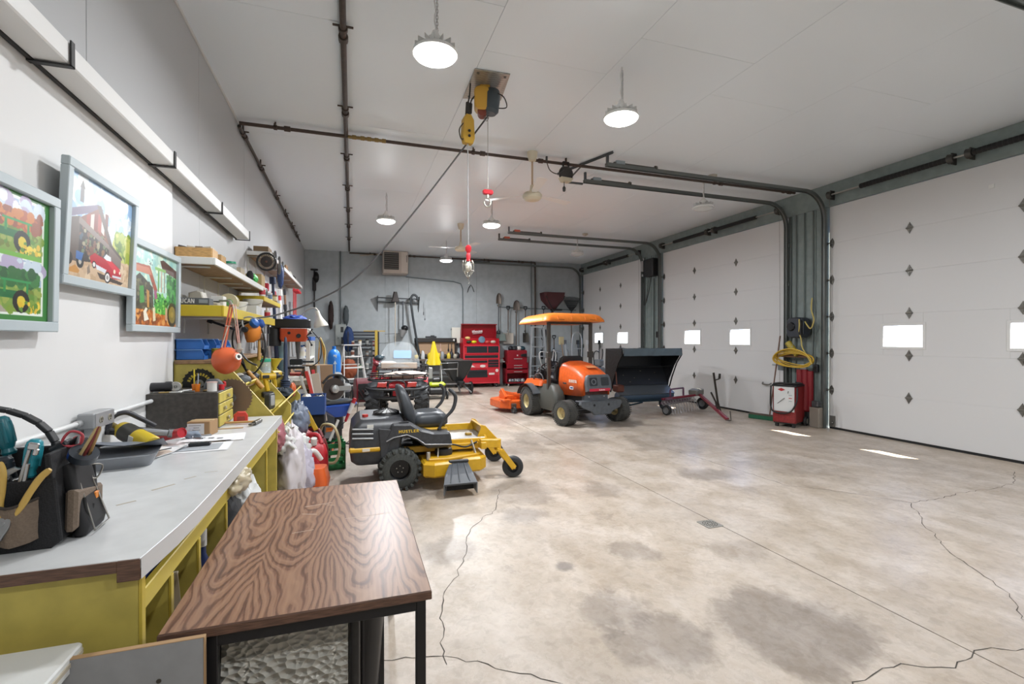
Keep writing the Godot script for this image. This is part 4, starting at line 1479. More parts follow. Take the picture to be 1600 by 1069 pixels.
func bench_clutter():
	var t := thing("paint_tray", "shallow grey plastic tray just behind the tool bag", "tray", V(-1.05, .9, -2.83), 12)
	var b := B()
	b.loft([lift(rrect(.24, .3, .04), func(q): return V(q.x, 0, q.y)), lift(rrect(.29, .36, .05), func(q): return V(q.x, .055, q.y))])
	obj("shell", b, m("85888d", .45), t)
	b = B()
	var rows := []
	for i in 5:
		var row := []
		for j in 7:
			row.append(V(-.13 + .05 * j, .058 + .03 * sin(j * .7 + i * .6) * .6 + .016 * i, -.14 + .07 * i))
		rows.append(row)
	b.grid(rows, false, null, .003, Vector3.UP)
	obj("folded_liner", b, m("646b75", .45), t)
	t = thing("gas_cylinder", "fat yellow gas cylinder lying tilted behind the grey tray", "gas cylinder", V(-1.07, .965, -3.08), 0)
	t.basis = Basis(Vector3.UP, deg_to_rad(-38)) * rot(0, 0, 90 - 16)
	b = B()
	b.lathe([P(0, -.1), P(.044, -.1), P(.049, -.09), P(.049, .12), P(.044, .15), P(.02, .175), P(.016, .19), P(0, .19)], Transform3D.IDENTITY, 28)
	obj("tank", b, m("c6ac27", .35), t)
	b = B()
	b.lathe([P(.0492, .02), P(.0502, .021), P(.0502, .115), P(.0492, .116)], Transform3D.IDENTITY, 28)
	obj("black_label", b, m("2b2a24", .4), t)
	for k in 4:
		b = B()
		b.lathe([P(.0503, .03 + k * .022), P(.0508, .031 + k * .022), P(.0508, .037 + k * .022), P(.0503, .038 + k * .022)], Transform3D.IDENTITY, 10, 1.1, -2.0 + k * .2)
		obj("label_print", b, m(["d8cfa0", "c77b3a", "d8cfa0", "b8b09a"][k], .5), t)
	b = B()
	b.box(V(.0, .0, .05), V(.05, .035, .004), .001)
	obj("white_sticker", b, m("d6d4cc", .5), t)
	b = B()
	b.cyl(V(0, .18, 0), V(0, .24, 0), .014, -1, 12)
	obj("valve", b, m("9b8b57", .35, .7), t)
	t = thing("torch_burner", "black torch burner with a curved hose resting behind the yellow cylinder", "torch", V(-1.15, .985, -3.2))
	b = B()
	b.tube(curve([V(-.09, .0, .05), V(-.08, .085, .03), V(-.03, .11, 0), V(.03, .07, -.03), V(.09, .02, -.06)], 6), .013, 9)
	obj("hose", b, m("34343a", .45), t)
	b = B()
	b.cyl(V(.02, .02, .06), V(.17, -.015, -.0), .022, .018, 14)
	b.cyl(V(.17, -.015, 0), V(.21, -.025, -.015), .024, .026, 14)
	obj("burner_tube", b, m("8e8f92", .3, .8), t)
	b = B()
	b.box(V(-.03, .01, .05), V(.12, .035, .04), .01, rot(0, 20, -14))
	obj("grip", b, m("1a1a1c", .5), t)
	t = tin("red_cylinder", "slim red gas cylinder lying beside the yellow one", .028, .2, V(-1.06, .93, -3.3), "b92a33", "", "", rot(0, -38) * rot(0, 0, -78))
	t.set_meta("category", "gas cylinder")
	for k in 4:
		b = cloth_lump(Vector3.ZERO, V(.05 - k * .006, .02, .035), 40 + k, .5, 14, 8)
		one("rag", b, m(["35507f", "2b2c33", "7c8795", "c6c7cf"][k], .8), ["crumpled blue rag behind the grey tray", "small black rag beside the outlet box", "grey rag between the cylinders and the drawer cabinet", "pale crumpled plastic bag at the foot of the drawer cabinet"][k], "rag", [V(-1.16, .925, -3.02), V(-1.17, .92, -2.86), V(-.9, .925, -3.35), V(-.93, .94, -3.48)][k])
	for k in 5:
		b = B()
		b.cyl(V(-.03, 0, 0), V(.035, .0, .0), .009, .006, 8)
		b.cyl(V(.03, 0, 0), V(.045, 0, 0), .011, -1, 8)
		one("pipe_fitting", b, m(["a99755", "8f8f8f", "9a8744", "7b7b7d", "a7a7a8"][k], .35, .7), ["brass fitting in front of the yellow cylinder", "steel fitting beside the yellow cylinder's valve", "second brass fitting near the grey tray's rim", "dark steel fitting by the red cylinder", "bright fitting on the papers' edge"][k], "fitting", [V(-1.01, .912, -2.98), V(-1.12, .912, -3.06), V(-1.02, .912, -2.94), V(-.86, .912, -3.3), V(-.84, .912, -3.38)][k], k * 50.0)
	var pw := m("e6e7e8", .6)
	var sheets := [[V(-.86, .902, -3.07), V(.43, .002, .24), 4, "white sheet with a grey print lying nearest the bench edge"], [V(-.98, .905, -3.0), V(.2, .002, .26), -20, "white sheet with curling corner left of the phone"], [V(-.79, .903, -3.33), V(.34, .003, .24), 8, "stack of white papers in front of the small cardboard box"], [V(-.8, .909, -3.3), V(.26, .002, .17), 2, "topmost loose sheet on the stack of papers"]]
	for s in sheets:
		b = B()
		var rows2 := []
		for i in 5:
			var row := []
			for j in 7:
				var u := j / 6.0 - .5
				var w := i / 4.0 - .5
				row.append(V(u * s[1].x, (.03 * maxf(0, u - .1) * maxf(0, -w) * 4 if s[2] < 0 else 0.0) + .001 * sin(j * 1.3), w * s[1].z))
			rows2.append(row)
		b.grid(rows2, false, null, s[1].y, Vector3.UP)
		var o := one("paper_sheet", b, pw, s[3], "paper", s[0], s[2])
		b = B()
		if s[2] == 4:
			b.box(V(.02, .0016, .0), V(.3, .0008, .17), 0)
			obj("grey_print", b, m("a4a9ae", .6), o)
		elif s[2] == 8:
			b.box(V(0.0, -.001, .112), V(.33, .001, .012), 0)
			obj("brown_folder_edge", b, m("b48a55", .7), o)
		elif s[2] < 0:
			b.box(V(0.02, .0022, .03), V(.14, .0008, .14), 0)
			obj("pink_print", b, m("c9b7a9", .6), o)
		else:
			for k in 3: b.box(V(-.04 + k * .05, .002, .02 * k - .02), V(.03, .001, .014), 0)
			obj("print", b, m("5c5e61", .6), o)
	t = thing("phone", "black handset lying flat on the white papers", "phone", V(-.8, .906, -3.11), 6)
	b = B()
	b.box(V(0, .009, 0), V(.105, .018, .042), .004)
	obj("case", b, m("2a2d30", .4), t)
	b = B()
	b.box(V(.01, .0185, 0), V(.05, .001, .028), 0)
	obj("screen", b, m("4b5a5c", .15), t)
	b = B()
	b.tube(curve([V(-.06, 0, .06), V(0, .004, .03), V(.05, .003, .0), V(.1, .003, -.02)], 5), .003, 6)
	one("pen", b, m("44474b", .4), "thin dark pen lying across the papers", "pen", V(-1.0, .907, -3.0), 30)
	t = carton("cardboard_box", "small brown cardboard box with a white label in front of the drawer cabinet", V(.13, .09, .12), V(-.885, .9, -3.5), -8, "ad8a63")
	b = B()
	b.box(V(-.015, .045, .0605), V(.095, .066, .001), 0)
	obj("shipping_label", b, m("d9d9d9", .6), t)
	b = B()
	for k in 4: b.box(V(-.02, .066 - k * .014, .0612), V([.07, .05, .06, .035][k], .004, .0006), 0)
	obj("label_print", b, m("8a8b8d", .6), t)
	t = thing("drawer_cabinet", "dark brown cabinet with small yellow drawers standing on the worktop", "cabinet", V(-1.035, .9, -3.89))
	b = B()
	b.span(V(-.215, 0, -.2), V(.19, .245, .2), .003)
	obj("body", b, mottled("dark cabinet", "3c3936", "47433f", 4, .5), t)
	for q in [[.168, .236, -.19, .19], [.09, .16, -.0, .19], [.09, .16, -.19, -.01], [.008, .082, -.19, .19]]:
		b = B()
		b.span(V(.188, q[0], q[2]), V(.2, q[1], q[3]), .003)
		var d := obj("drawer", b, yel(), t)
		b = B()
		b.cyl(V(.2, (q[0] + q[1]) / 2, (q[2] + q[3]) / 2 - .012), V(.218, (q[0] + q[1]) / 2, (q[2] + q[3]) / 2 - .012), .011, .014, 12)
		obj("knob", b, m("b4b0a4", .3, .6), d)
	var top := V(-1.035, 1.146, -3.89)
	cabinet_top(top)
	t = thing("hammer", "wooden handled hammer lying at the far end of the worktop", "hammer", V(-.72, .915, -3.83), -2)
	b = B()
	b.bar(V(-.2, 0, 0), V(.1, 0, 0), .026, .014, Vector3.UP, .005)
	obj("handle", b, m("b18a55", .5), t)
	b = B()
	b.bar(V(.085, 0, .09), V(.1, 0, -.05), .03, .026, Vector3.UP, .006)
	b.bar(V(.07, 0, .13), V(.085, 0, .08), .026, .01, Vector3.UP, .003)
	obj("head", b, m("5e5b55", .35, .8), t)
	b = B()
	b.box(V(0, .002, 0), V(.34, .004, .03), .001)
	one("wooden_ruler", b, m("a98b62", .6), "wooden ruler lying at the foot of the drawer cabinet", "ruler", V(-.86, .9, -3.66), 3)
	t = thing("tape_measure", "red and grey tape measure beside the yellow drawers", "tape measure", V(-.755, .9, -3.93), 14)
	b = B()
	b.prism([P(-.045, 0), P(.045, 0), P(.045, .05), P(.03, .075), P(-.02, .078), P(-.045, .055)], .05, Transform3D.IDENTITY, .005)
	obj("case", b, m("c23c2e", .4), t)
	b = B()
	b.box(V(0, .03, .0255), V(.05, .03, .002), .001)
	obj("side_plate", b, m("8f3b30", .4), t)
	t = thing("saw_disc", "black toothed circular saw blade leaning on the yellow rack side", "saw blade", V(-1.085, 1.165, -4.205), 0)
	obj("disc", blade_shape(.115, 22, .012), m("24241f", .4, .4), t)
	b = B()
	b.lathe([P(.013, -.002), P(.03, -.002), P(.03, .002), P(.013, .002)], X(Vector3.ZERO, rot(90)), 20)
	obj("hub", b, m("9b9a92", .3, .7), t)
	b = B()
	for i in 10:
		var a := PI * (.1 + .8 * i / 9)
		b.box(V(cos(a) * .07, sin(a) * .07, .0022), V(.012, .02, .0012), 0, rot(0, 0, rad_to_deg(a) - 90))
	obj("yellow_print", b, m("b59f33", .5), t)
	t = thing("saw_disc", "large bare steel saw blade standing behind the drawer cabinet", "saw blade", V(-.87, 1.05, -4.19), 0)
	obj("disc", blade_shape(.15, 36, .012), m("7d6a58", .4, .5), t)
	b = B()
	b.lathe([P(.013, -.002), P(.035, -.002), P(.035, .0022), P(.013, .0022)], X(Vector3.ZERO, rot(90)), 20)
	obj("hub", b, m("9b9a92", .3, .7), t)
func cabinet_top(o: Vector3):
	var t := thing("grinder", "small black electric grinder lying on top of the drawer cabinet", "power tool", o + V(-.165, .035, .1), 6)
	var b := B()
	b.lathe([P(0, -.075), P(.024, -.075), P(.03, -.05), P(.03, .02), P(.036, .03), P(.036, .06), P(.02, .068), P(0, .068)], X(V(.0, 0, 0), rot(0, 0, -90)), 20)
	obj("motor", b, m("26262a", .4), t)
	b = B()
	b.lathe([P(.008, .0), P(.032, .0), P(.034, .01), P(.03, .018), P(.01, .018)], X(V(.085, 0, .0), rot(90)), 20)
	b.box(V(.07, 0, -.01), V(.05, .05, .03), .008)
	obj("gear_head", b, m("c3c3c0", .3, .7), t)
	b = B()
	b.tube(curve([V(-.07, 0, 0), V(-.11, .02, .01), V(-.13, -.01, .02), V(-.125, -.03, .03)], 5), .008, 8)
	obj("cord", b, m("19191a", .5), t)
	t = thing("pencil_cup", "small orange plastic cup holding a yellow pencil on the drawer cabinet", "cup", o + V(.04, 0, .11))
	b = B()
	b.lathe([P(0, 0), P(.022, 0), P(.025, .05), P(.023, .05), P(.02, .004), P(0, .004)], Transform3D.IDENTITY, 20)
	obj("cup", b, glass("d9771e", .85, .2), t)
	b = B()
	b.box(V(0, .075, 0), V(.008, .14, .008), .002)
	one("pencil", b, m("c9b32b", .5), "flat yellow marker standing in the orange cup", "pencil", o + V(.03, 0.005, .11))
	b = B()
	b.cyl(V(0, .005, 0), V(.006, .12, 0), .004, -1, 8)
	one("pencil", b, m("9aa0a8", .4), "silver scribe standing in the orange cup", "scribe", o + V(.05, 0, .115))
	t = tin("spool", "white spool with a red rim at the front corner of the drawer cabinet", .03, .06, o + V(.14, 0, .13), "d8d6d2")
	t.set_meta("category", "spool")
	b = B()
	b.lathe([P(0, .06), P(.033, .06), P(.033, .064), P(0, .064)], Transform3D.IDENTITY, 20)
	obj("flange", b, m("c9a9a2", .5), t)
	tin("tin_can", "small red can at the right end of the drawer cabinet", .018, .035, o + V(.175, 0, .03), "c02a30")
	t = thing("battery_tool", "grey and red rounded power tool at the back of the drawer cabinet", "power tool", o + V(.11, 0, -.06), 20)
	b = B()
	b.loft([lift(rrect(.13, .06, .025), func(q): return V(q.x, 0, q.y)), lift(rrect(.13, .07, .03), func(q): return V(q.x, .03, q.y)), lift(rrect(.07, .05, .02), func(q): return V(q.x - .01, .07, q.y))])
	obj("body", b, m("55585c", .4), t)
	b = B()
	b.box(V(.06, .03, 0), V(.02, .04, .05), .006)
	obj("red_cap", b, m("b92c2c", .4), t)
	for k in 6:
		b = B()
		if k % 2 == 0:
			b.box(V(0, .004, 0), V(.07, .008, .02), .002)
		else:
			b.cyl(V(-.03, .006, 0), V(.03, .006, 0), .006, -1, 8)
		one("small_tool", b, m(["b59a63", "9d9d9b", "d4d4d0", "6b6a67", "a89468", "c9c9c6"][k], .4, .3), ["tan file lying beside the grinder", "steel punch lying behind the orange cup", "white strip beside the grinder on the cabinet", "dark drill bit near the cabinet's front edge", "brass bar lying near the white spool", "bright steel bit at the middle of the cabinet top"][k], "hand tool", o + [V(-.12, 0, .165), V(-.02, 0, .07), V(-.06, 0, .17), V(.02, 0, .175), V(.1, 0, .08), V(-.02, 0, .15)][k], [10, 40, -5, 0, 70, 15][k])
func framed(label: String, z0: float, z1: float, y0: float, y1: float, x: float, lean: float, art: Material):
	var t := thing("framed_picture", label, "picture", V(x, (y0 + y1) / 2, (z0 + z1) / 2))
	t.basis = Basis(V(0, 0, 1), -lean)
	var hw := absf(z1 - z0) / 2
	var hh := (y1 - y0) / 2
	var w := .042
	var b := B()
	b.span(V(-.017, hh - w, -hw), V(.017, hh, hw), .004)
	b.span(V(-.017, -hh, -hw), V(.017, -hh + w, hw), .004)
	b.span(V(-.0165, -hh + w - .001, -hw), V(.0165, hh - w + .001, -hw + w), .003)
	b.span(V(-.0165, -hh + w - .001, hw - w), V(.0165, hh - w + .001, hw), .003)
	obj("frame", b, m("b5c0c4", .45), t)
	b = B()
	b.span(V(-.012, -hh + w * .8, -hw + w * .8), V(-.006, hh - w * .8, hw - w * .8), 0)
	obj("backing", b, m("3b3f3e", .8), t)
	obj("print", sheet(V(-.003, -hh + w, hw - w), V(-.003, -hh + w, -hw + w), V(-.003, hh - w, -hw + w), V(-.003, hh - w, hw - w)), art, t)
func art_tractors() -> Material:
	var r := RandomNumberGenerator.new(); r.seed = 5
	var p := Pic.new(220, 170, "3f7f3f")
	p.rect("e4ebe2", .0, .03, .95, .93)
	for h in 2:
		var y := .05 + h * .47
		p.rect("9db7cf", 0, y, .93, .42)
		p.specks(r, ["c4d3df", "b1a7c4", "dfe6ea"], 60, 0, y, .93, .12, .02, .06)
		p.rect("7a9a45", 0, y + .2, .93, .22)
		p.specks(r, ["5d8a35", "96a650", "7d9a3a", "6d7d2c"], 120, 0, y + .2, .93, .2, .01, .03)
		p.specks(r, ["a8552a", "c0742f", "8c4a2a"] if h == 0 else ["2f6a35", "3b7a3e", "285a32"], 60, .45, y + .1, .46, .1, .02, .04)
		p.poly("b9a9a5", [P(.18, y + .12), P(.5, y + .1), P(.6, y + .18), P(.1, y + .18)])
		p.rect("a33f35" if h == 0 else "e6e2dc", .12, y + .18, .42, .08)
		p.poly("6c5148" , [P(.3, y + .12), P(.33, y + .02), P(.36, y + .12)])
		if h == 1: p.poly("a79f93", [P(0, y + .42), P(.0, y + .34), P(.5, y + .27), P(.65, y + .42)])
		p.rect("1f6b3a", .45, y + .25, .28, .06)
		p.rect("2a8a48", .62, y + .17, .02, .1); p.rect("2a8a48", .8, y + .17, .02, .12); p.rect("2f9350", .6, y + .16, .24, .02)
		p.dot("22251f", .76, y + .33, .07); p.dot("d8c23b", .76, y + .33, .035)
		p.dot("22251f", .5, y + .34, .04); p.dot("d8c23b", .5, y + .34, .018)
		p.specks(r, ["d7b52f", "e7cf4c", "5d8a35"], 20, .75, y + .33, .16, .08, .01, .02)
	p.rect("6fae3c", 0, .47, .93, .035)
	return print_mat("art_a", p, .3)
func art_red_car() -> Material:
	var r := RandomNumberGenerator.new(); r.seed = 7
	var p := Pic.new(240, 190, "a9c6df")
	p.specks(r, ["dfe8ee", "c7d9e8", "eef2f3", "8fb3d6"], 170, 0, 0, 1, .55, .02, .07)
	p.specks(r, ["7d9a3d", "a3b24c", "5e7d34", "c0c46a"], 110, .72, .42, .28, .3, .02, .05)
	p.rect("cdb293", 0, .72, 1, .28)
	p.specks(r, ["d9c2a5", "bda07f", "c4a88a"], 120, 0, .73, 1, .26, .01, .04)
	p.poly("6b5f78", [P(0, .38), P(.42, .2), P(.5, .24), P(0, .46)])
	p.rect("4a4340", .16, .1, .05, .16); p.poly("3a3530", [P(.15, .12), P(.185, .04), P(.22, .12)])
	p.poly("7a4a3a", [P(.16, .42), P(.46, .22), P(.64, .52), P(.62, .6)])
	for i in 6:
		p.poly(["9c4538", "c8beb4", "7d3930", "a65346", "d1c9bf", "6d3a33"][i], [P(.26 + i * .055, .36 - i * .02), P(.31 + i * .055, .33 - i * .015), P(.31 + i * .055, .5), P(.26 + i * .055, .47)])
	p.poly("5c4a42", [P(.4, .22), P(.46, .2), P(.68, .58), P(.64, .62)])
	p.poly("5d5048", [P(0, .46), P(.17, .4), P(.17, .85), P(.0, .84)])
	p.poly("3a322e", [P(.17, .42), P(.62, .6), P(.62, .78), P(.17, .84)])
	p.specks(r, ["6b7a5a", "8c6b4d", "4a5b66", "a39a7c", "2c2825", "765244"], 110, .18, .5, .4, .28, .008, .025)
	p.poly("877a70", [P(.16, .4), P(.63, .58), P(.63, .63), P(.16, .47)])
	p.poly("7a6d66", [P(.62, .56), P(.84, .68), P(.84, .8), P(.62, .76)])
	p.poly("51463f", [P(.62, .54), P(.86, .67), P(.86, .7), P(.62, .58)])
	p.dot("2d2b2a", .2, .84, .05); p.dot("b9b3a6", .2, .84, .022)
	p.dot("23211f", .05, .83, .05)
	p.poly("3d6aa8", [P(.14, .74), P(.24, .75), P(.22, .83), P(.14, .82)])
	p.poly("4a403a", [P(.45, .9), P(.9, .95), P(.86, .98), P(.5, .96)])
	p.poly("b5202f", [P(.33, .76), P(.4, .71), P(.56, .74), P(.66, .73), P(.82, .8), P(.86, .85), P(.84, .92), P(.7, .93), P(.62, .88), P(.42, .86), P(.35, .82)])
	p.poly("d8dde4", [P(.42, .82), P(.6, .85), P(.58, .89), P(.44, .87)])
	p.poly("cf3340", [P(.58, .75), P(.66, .74), P(.82, .81), P(.84, .86), P(.7, .83)])
	p.poly("e3e8ec", [P(.54, .73), P(.58, .68), P(.66, .7), P(.67, .75), P(.6, .75)])
	p.dot("2a2525", .62, .93, .05); p.dot("e8e6e2", .62, .93, .037); p.dot("9b9894", .62, .93, .02)
	p.dot("2a2525", .4, .83, .03); p.dot("e0deda", .4, .83, .02)
	p.rect("c9ced2", .7, .89, .16, .025)
	p.dot("e6dfc4", .735, .845, .02); p.dot("e6dfc4", .83, .845, .016)
	p.poly("c08a45", [P(.05, .93), P(.14, .88), P(.2, .93), P(.18, .96), P(.06, .96)])
	p.poly("8a7a6c", [P(.3, .88), P(.33, .84), P(.35, .92), P(.31, .95)])
	return print_mat("art_b", p, .3)
func art_barnyard() -> Material:
	var r := RandomNumberGenerator.new(); r.seed = 9
	var p := Pic.new(200, 170, "a9d0c4")
	p.specks(r, ["c4dfd0", "8fc2bd", "d6e6cf"], 90, 0, 0, 1, .5, .02, .05)
	p.rect("b5672f", 0, .76, 1, .24)
	p.specks(r, ["c97e3c", "9d5426", "d89a55", "7a4a2a"], 120, 0, .76, 1, .23, .01, .04)
	p.poly("a4543c", [P(0, .22), P(.35, .2), P(.52, .5), P(.48, .58), P(.32, .3), P(.0, .32)])
	p.poly("c07a5f", [P(0, .24), P(.33, .23), P(.4, .32), P(.0, .32)])
	p.poly("4d4c42", [P(.0, .44), P(.14, .33), P(.42, .48), P(.44, .78), P(.0, .8)])
	p.specks(r, ["6a6b55", "58523f", "7d7a5c", "3b3a32"], 80, .02, .4, .4, .38, .01, .03)
	p.poly("3c7a3d", [P(.74, .24), P(1, .28), P(1, .7), P(.76, .66)])
	p.specks(r, ["2f6a35", "4f9a4a", "58a551", "27582f"], 110, .76, .25, .24, .42, .01, .03)
	p.poly("5a4038", [P(.58, .08), P(.66, .05), P(1, .14), P(1, .26), P(.64, .2)])
	p.rect("7fb55a", .46, .18, .26, .04); p.rect("6aa04f", .53, .22, .03, .3); p.rect("b9a48c", .6, .22, .03, .3); p.rect("8f7a66", .68, .22, .02, .3)
	p.poly("3f9a42", [P(.44, .56), P(.78, .6), P(.78, .84), P(.46, .82)])
	p.specks(r, ["54b04e", "2f7f3a", "7ec45a", "1f5c2b"], 70, .45, .56, .34, .26, .01, .03)
	p.poly("4f9a4d", [P(.14, .5), P(.22, .48), P(.24, .7), P(.15, .72)])
	p.poly("b98a4a", [P(.28, .52), P(.34, .54), P(.34, .76), P(.3, .76)])
	p.dot("3f3a26", .9, .82, .13, 1.2); p.dot("8a7a3a", .9, .82, .09, 1.2); p.dot("a58f45", .9, .82, .04)
	p.poly("e6e2d2", [P(.22, .82), P(.27, .76), P(.31, .78), P(.28, .82), P(.34, .92), P(.24, .95)])
	p.poly("d9cfae", [P(.42, .76), P(.47, .74), P(.49, .93), P(.43, .94)])
	p.poly("c7a489", [P(.72, .72), P(.77, .74), P(.77, .92), P(.72, .9)])
	p.poly("a05a7a", [P(.44, .52), P(.5, .5), P(.52, .62), P(.46, .64)])
	p.specks(r, ["2b4a55", "31545c"], 6, .3, .1, .1, .08, .008, .012)
	return print_mat("art_c", p, .3)
func bracket(parent: Node, p: Vector3, reach: float, drop: float):
	var b := B()
	b.bar(p + V(.004, 0, 0), p + V(reach, 0, 0), .022, .004)
	b.bar(p + V(.01, -.004, 0), p + V(reach, -.004, 0), .005, .012)
	b.bar(p + V(.003, 0, 0), p + V(.003, -drop, 0), .022, .004, V(1, 0, 0))
	b.bar(p + V(.006, -.0, 0), p + V(.006, -drop, 0), .005, .012, V(1, 0, 0))
	obj("bracket", b, m("cfcfcb", .45), parent)
func shelf(label: String, y: float, th: float, x1: float, z0: float, z1: float, edge: Material, under: Material, brs: Array, drop: float) -> Node3D:
	var t := thing("wall_shelf", label, "shelf", Vector3.ZERO)
	var b := B()
	b.span(V(LX + .003, y, z1), V(x1 - .02, y + .02, z0 - .02), .001)
	obj("board", b, under, t)
	b = B()
	b.span(V(x1 - .02, y - .0, z1), V(x1, y + th, z0), .003)
	obj("front_edge", b, edge, t)
	b = B()
	b.span(V(LX + .003, y - .0, z0 - .02), V(x1 - .02, y + th, z0), .003)
	obj("end_edge", b, edge, t)
	b = B()
	b.span(V(LX + .003, y + .0201, z1), V(x1 - .02, y + th - .002, z0 - .02), .001)
	obj("top_skin", b, edge, t)
	for z in brs: bracket(t, V(LX + .0, y - .006, z), x1 - LX - .06, drop)
	return t
func left_wall():
	framed("framed farm print with two green tractors, hung above the tool bag", -1.78, -2.585, 1.53, 2.1, -1.2, .02, art_tractors())
	framed("framed print of a red convertible outside a barn, hung highest", -2.615, -3.35, 1.745, 2.305, -1.19, .05, art_red_car())
	framed("framed print of a farmyard with geese, nearest the shelves", -3.335, -4.16, 1.545, 2.1, -1.205, .015, art_barnyard())
	var t := thing("wall_trough", "long white boxed trough on black straps high along the left wall", "trough", Vector3.ZERO)
	var b := B()
	b.span(V(-1.235, 2.648, 4.0), V(-1.11, 2.74, -6.255), .006)
	obj("white_box", b, m("dededc", .4), t)
	b = B()
	b.span(V(LX + .019, 2.642, 4.0), V(-1.232, 2.7, -6.25), .002)
	obj("dark_back_strip", b, m("2c2c2d", .6), t)
	for k in 7:
		var z := -6.26 + k * 1.25
		b = B()
		b.span(V(LX + .018, 2.636, z - .014), V(-1.1, 2.643, z + .014), .001)
		b.span(V(-1.107, 2.636, z - .014), V(-1.1, 2.745, z + .014), .001)
		obj("strap", b, m("262626", .5), t)
	var sk := mottled("shelf underside", "7f6450", "93755d", 2.5, .6, 0, .02, V(1, 6, 1))
	shelf("white edged upper shelf nearest the pictures with brown underside", 2.072, .055, -.984, -4.25, -6.7, m("d9d9d6", .45), sk, [-4.35, -5.07, -5.56, -5.98, -6.45], .34)
	shelf("yellow edged lower shelf behind the orange lamp", 1.675, .085, -.929, -4.25, -6.9, m("c8b02f", .45), mottled("shelf underside pale", "a89a88", "b7ab9b", 2.5, .6), [-4.5, -5.2, -5.9], .12)
	shelf("long white edged shelf highest up, farther along the left wall", 2.585, .05, -.984, -6.95, -11.3, m("dad9d6", .45), sk, [-7.05, -7.6, -8.3, -9.0, -9.7, -10.4], .3)
	shelf("small yellow edged shelf beside the white pail", 1.955, .055, -.97, -6.35, -7.75, m("c8b02f", .45), sk, [-6.5, -7.5], .15)
	shelf_things()
	orange_lamp()
	hanging_tools()
func shelf_things():
	var y := 1.7615
	var t := carton("parts_carton", "flat grey carton lettered UCAN at the near end of the yellow shelf", V(.2, .055, .12), V(-1.135, y, -4.34), 0, "5d6166", "6b6f74")
	words("UCAN", .034, m("d9d9d6", .5), t, V(-.045, .03, .0605), Basis.IDENTITY, true, .09)
	var b := B()
	b.box(V(.06, .03, .0606), V(.06, .03, .001), 0)
	obj("printed_block", b, m("8a9095", .5), t)
	t = thing("plastic_housing", "beige moulded plastic housing behind the grey carton on the shelf", "housing", V(-1.14, y, -4.55))
	b = B()
	b.prism([P(-.09, 0), P(.12, 0), P(.12, .035), P(.02, .05), P(.0, .12), P(-.03, .13), P(-.09, .11)], .14, Transform3D.IDENTITY, .008)
	obj("shell", b, m("a8a396", .5), t)
	b = B()
	b.box(V(.09, .048, 0), V(.05, .006, .05), .001)
	obj("dark_grip", b, m("3a3a38", .6), t)
	carton("white_carton", "small white carton standing on the yellow shelf", V(.095, .095, .1), V(-1.05, y, -4.62), 0, "dededc", "d0d0ce")
	t = thing("flat_tray", "flat white plastic tray in front of the white carton", "tray", V(-1.0, y, -4.78))
	b = B()
	b.loft([lift(rrect(.1, .16, .02), func(q): return V(q.x, 0, q.y)), lift(rrect(.12, .18, .02), func(q): return V(q.x, .022, q.y))])
	obj("shell", b, m("c9cac9", .4), t)
	t = thing("cable_drum", "round cream cable drum standing behind the lamp arms on the shelf", "drum", V(-1.05, y + .075, -5.0))
	b = B()
	b.lathe([P(0, -.05), P(.075, -.05), P(.078, -.03), P(.06, -.02), P(.06, .02), P(.078, .03), P(.075, .05), P(0, .05)], X(Vector3.ZERO, rot(90)), 26)
	obj("flange", b, m("b9b090", .5), t)
	b = B()
	b.cyl(V(.01, -.005, .05), V(.01, -.005, .056), .03, -1, 16)
	obj("green_label", b, m("5f9a58", .5), t)
	pail("bucket", "low white bucket behind the cream drum on the shelf", .06, .075, .11, V(-1.06, y, -5.45), "d2d2cc")
	pail("pail", "tall white pail leaning out at the end of the yellow shelf", .075, .1, .2, V(-1.08, y, -6.3), "d6d5cd")
	tin("paint_tin", "shiny steel tin standing behind the low white bucket", .042, .11, V(-1.19, y, -5.75), "b3b5b6")
	carton("storage_box", "white plastic storage box under the tall pail", V(.18, .1, .26), V(-1.05, y, -5.93), 0, "d4d5d3", "c4c5c3")
	for k in 5:
		tin("tin_can", ["white tin with red label at the far end of the yellow shelf", "striped tin standing on the small yellow shelf", "grey tin on the small yellow shelf", "white tin at the far end of the small yellow shelf", "brown tin between the shelf and the drill press"][k], .035, .1, [V(-1.0, y, -6.78), V(-1.0, 2.011, -6.42), V(-1.0, 2.011, -6.6), V(-1.02, 2.011, -7.1), V(-1.0, 2.011, -7.4)][k], ["d6d0cc", "d9d5d0", "8f9294", "dcdcd8", "8a6a4a"][k], "", ["b93540", "b9434b", "5a5c5e", "6a7f9c", "d8cfae"][k])
	y = 2.128
	t = thing("wooden_box", "open wooden box of papers at the near end of the upper shelf", "box", V(-1.14, y, -4.37))
	b = B()
	b.span(V(-.12, 0, -.08), V(.12, .008, .08), .001)
	for z in [-.08, .08]: b.span(V(-.12, 0, z - .006), V(.12, .075, z + .006), .002)
	for x in [-.12, .12]: b.span(V(x - .006, 0, -.08), V(x + .006, .075, .08), .002)
	obj("box", b, mottled("pine", "b98a50", "cfa468", 4, .55, 0, .02, V(1, 6, 6)), t)
	for k in 4:
		b = B()
		b.box(V(-.09 + k * .06, .05, 0), V(.05, .08, .13), .002, rot(0, 0, -12 + 6 * k))
		obj("contents", b, m(["5c5550", "d0c9bd", "8a7c6c", "b9ae9c"][k], .7), t)
	carton("kraft_carton", "tan cardboard carton end-on behind the wooden box", V(.12, .07, .16), V(-1.07, y, -4.62), 0, "c09a66")
	jar("taller glass jar with green lid on the upper shelf", .052, .13, V(-1.14, y, -5.02), "1f8a63", "b9b3a6", "green lidded jars")
	jar("shorter glass jar with green lid, right of the taller one", .05, .12, V(-1.1, y, -5.3), "1f8a63", "4a4a4c", "green lidded jars")
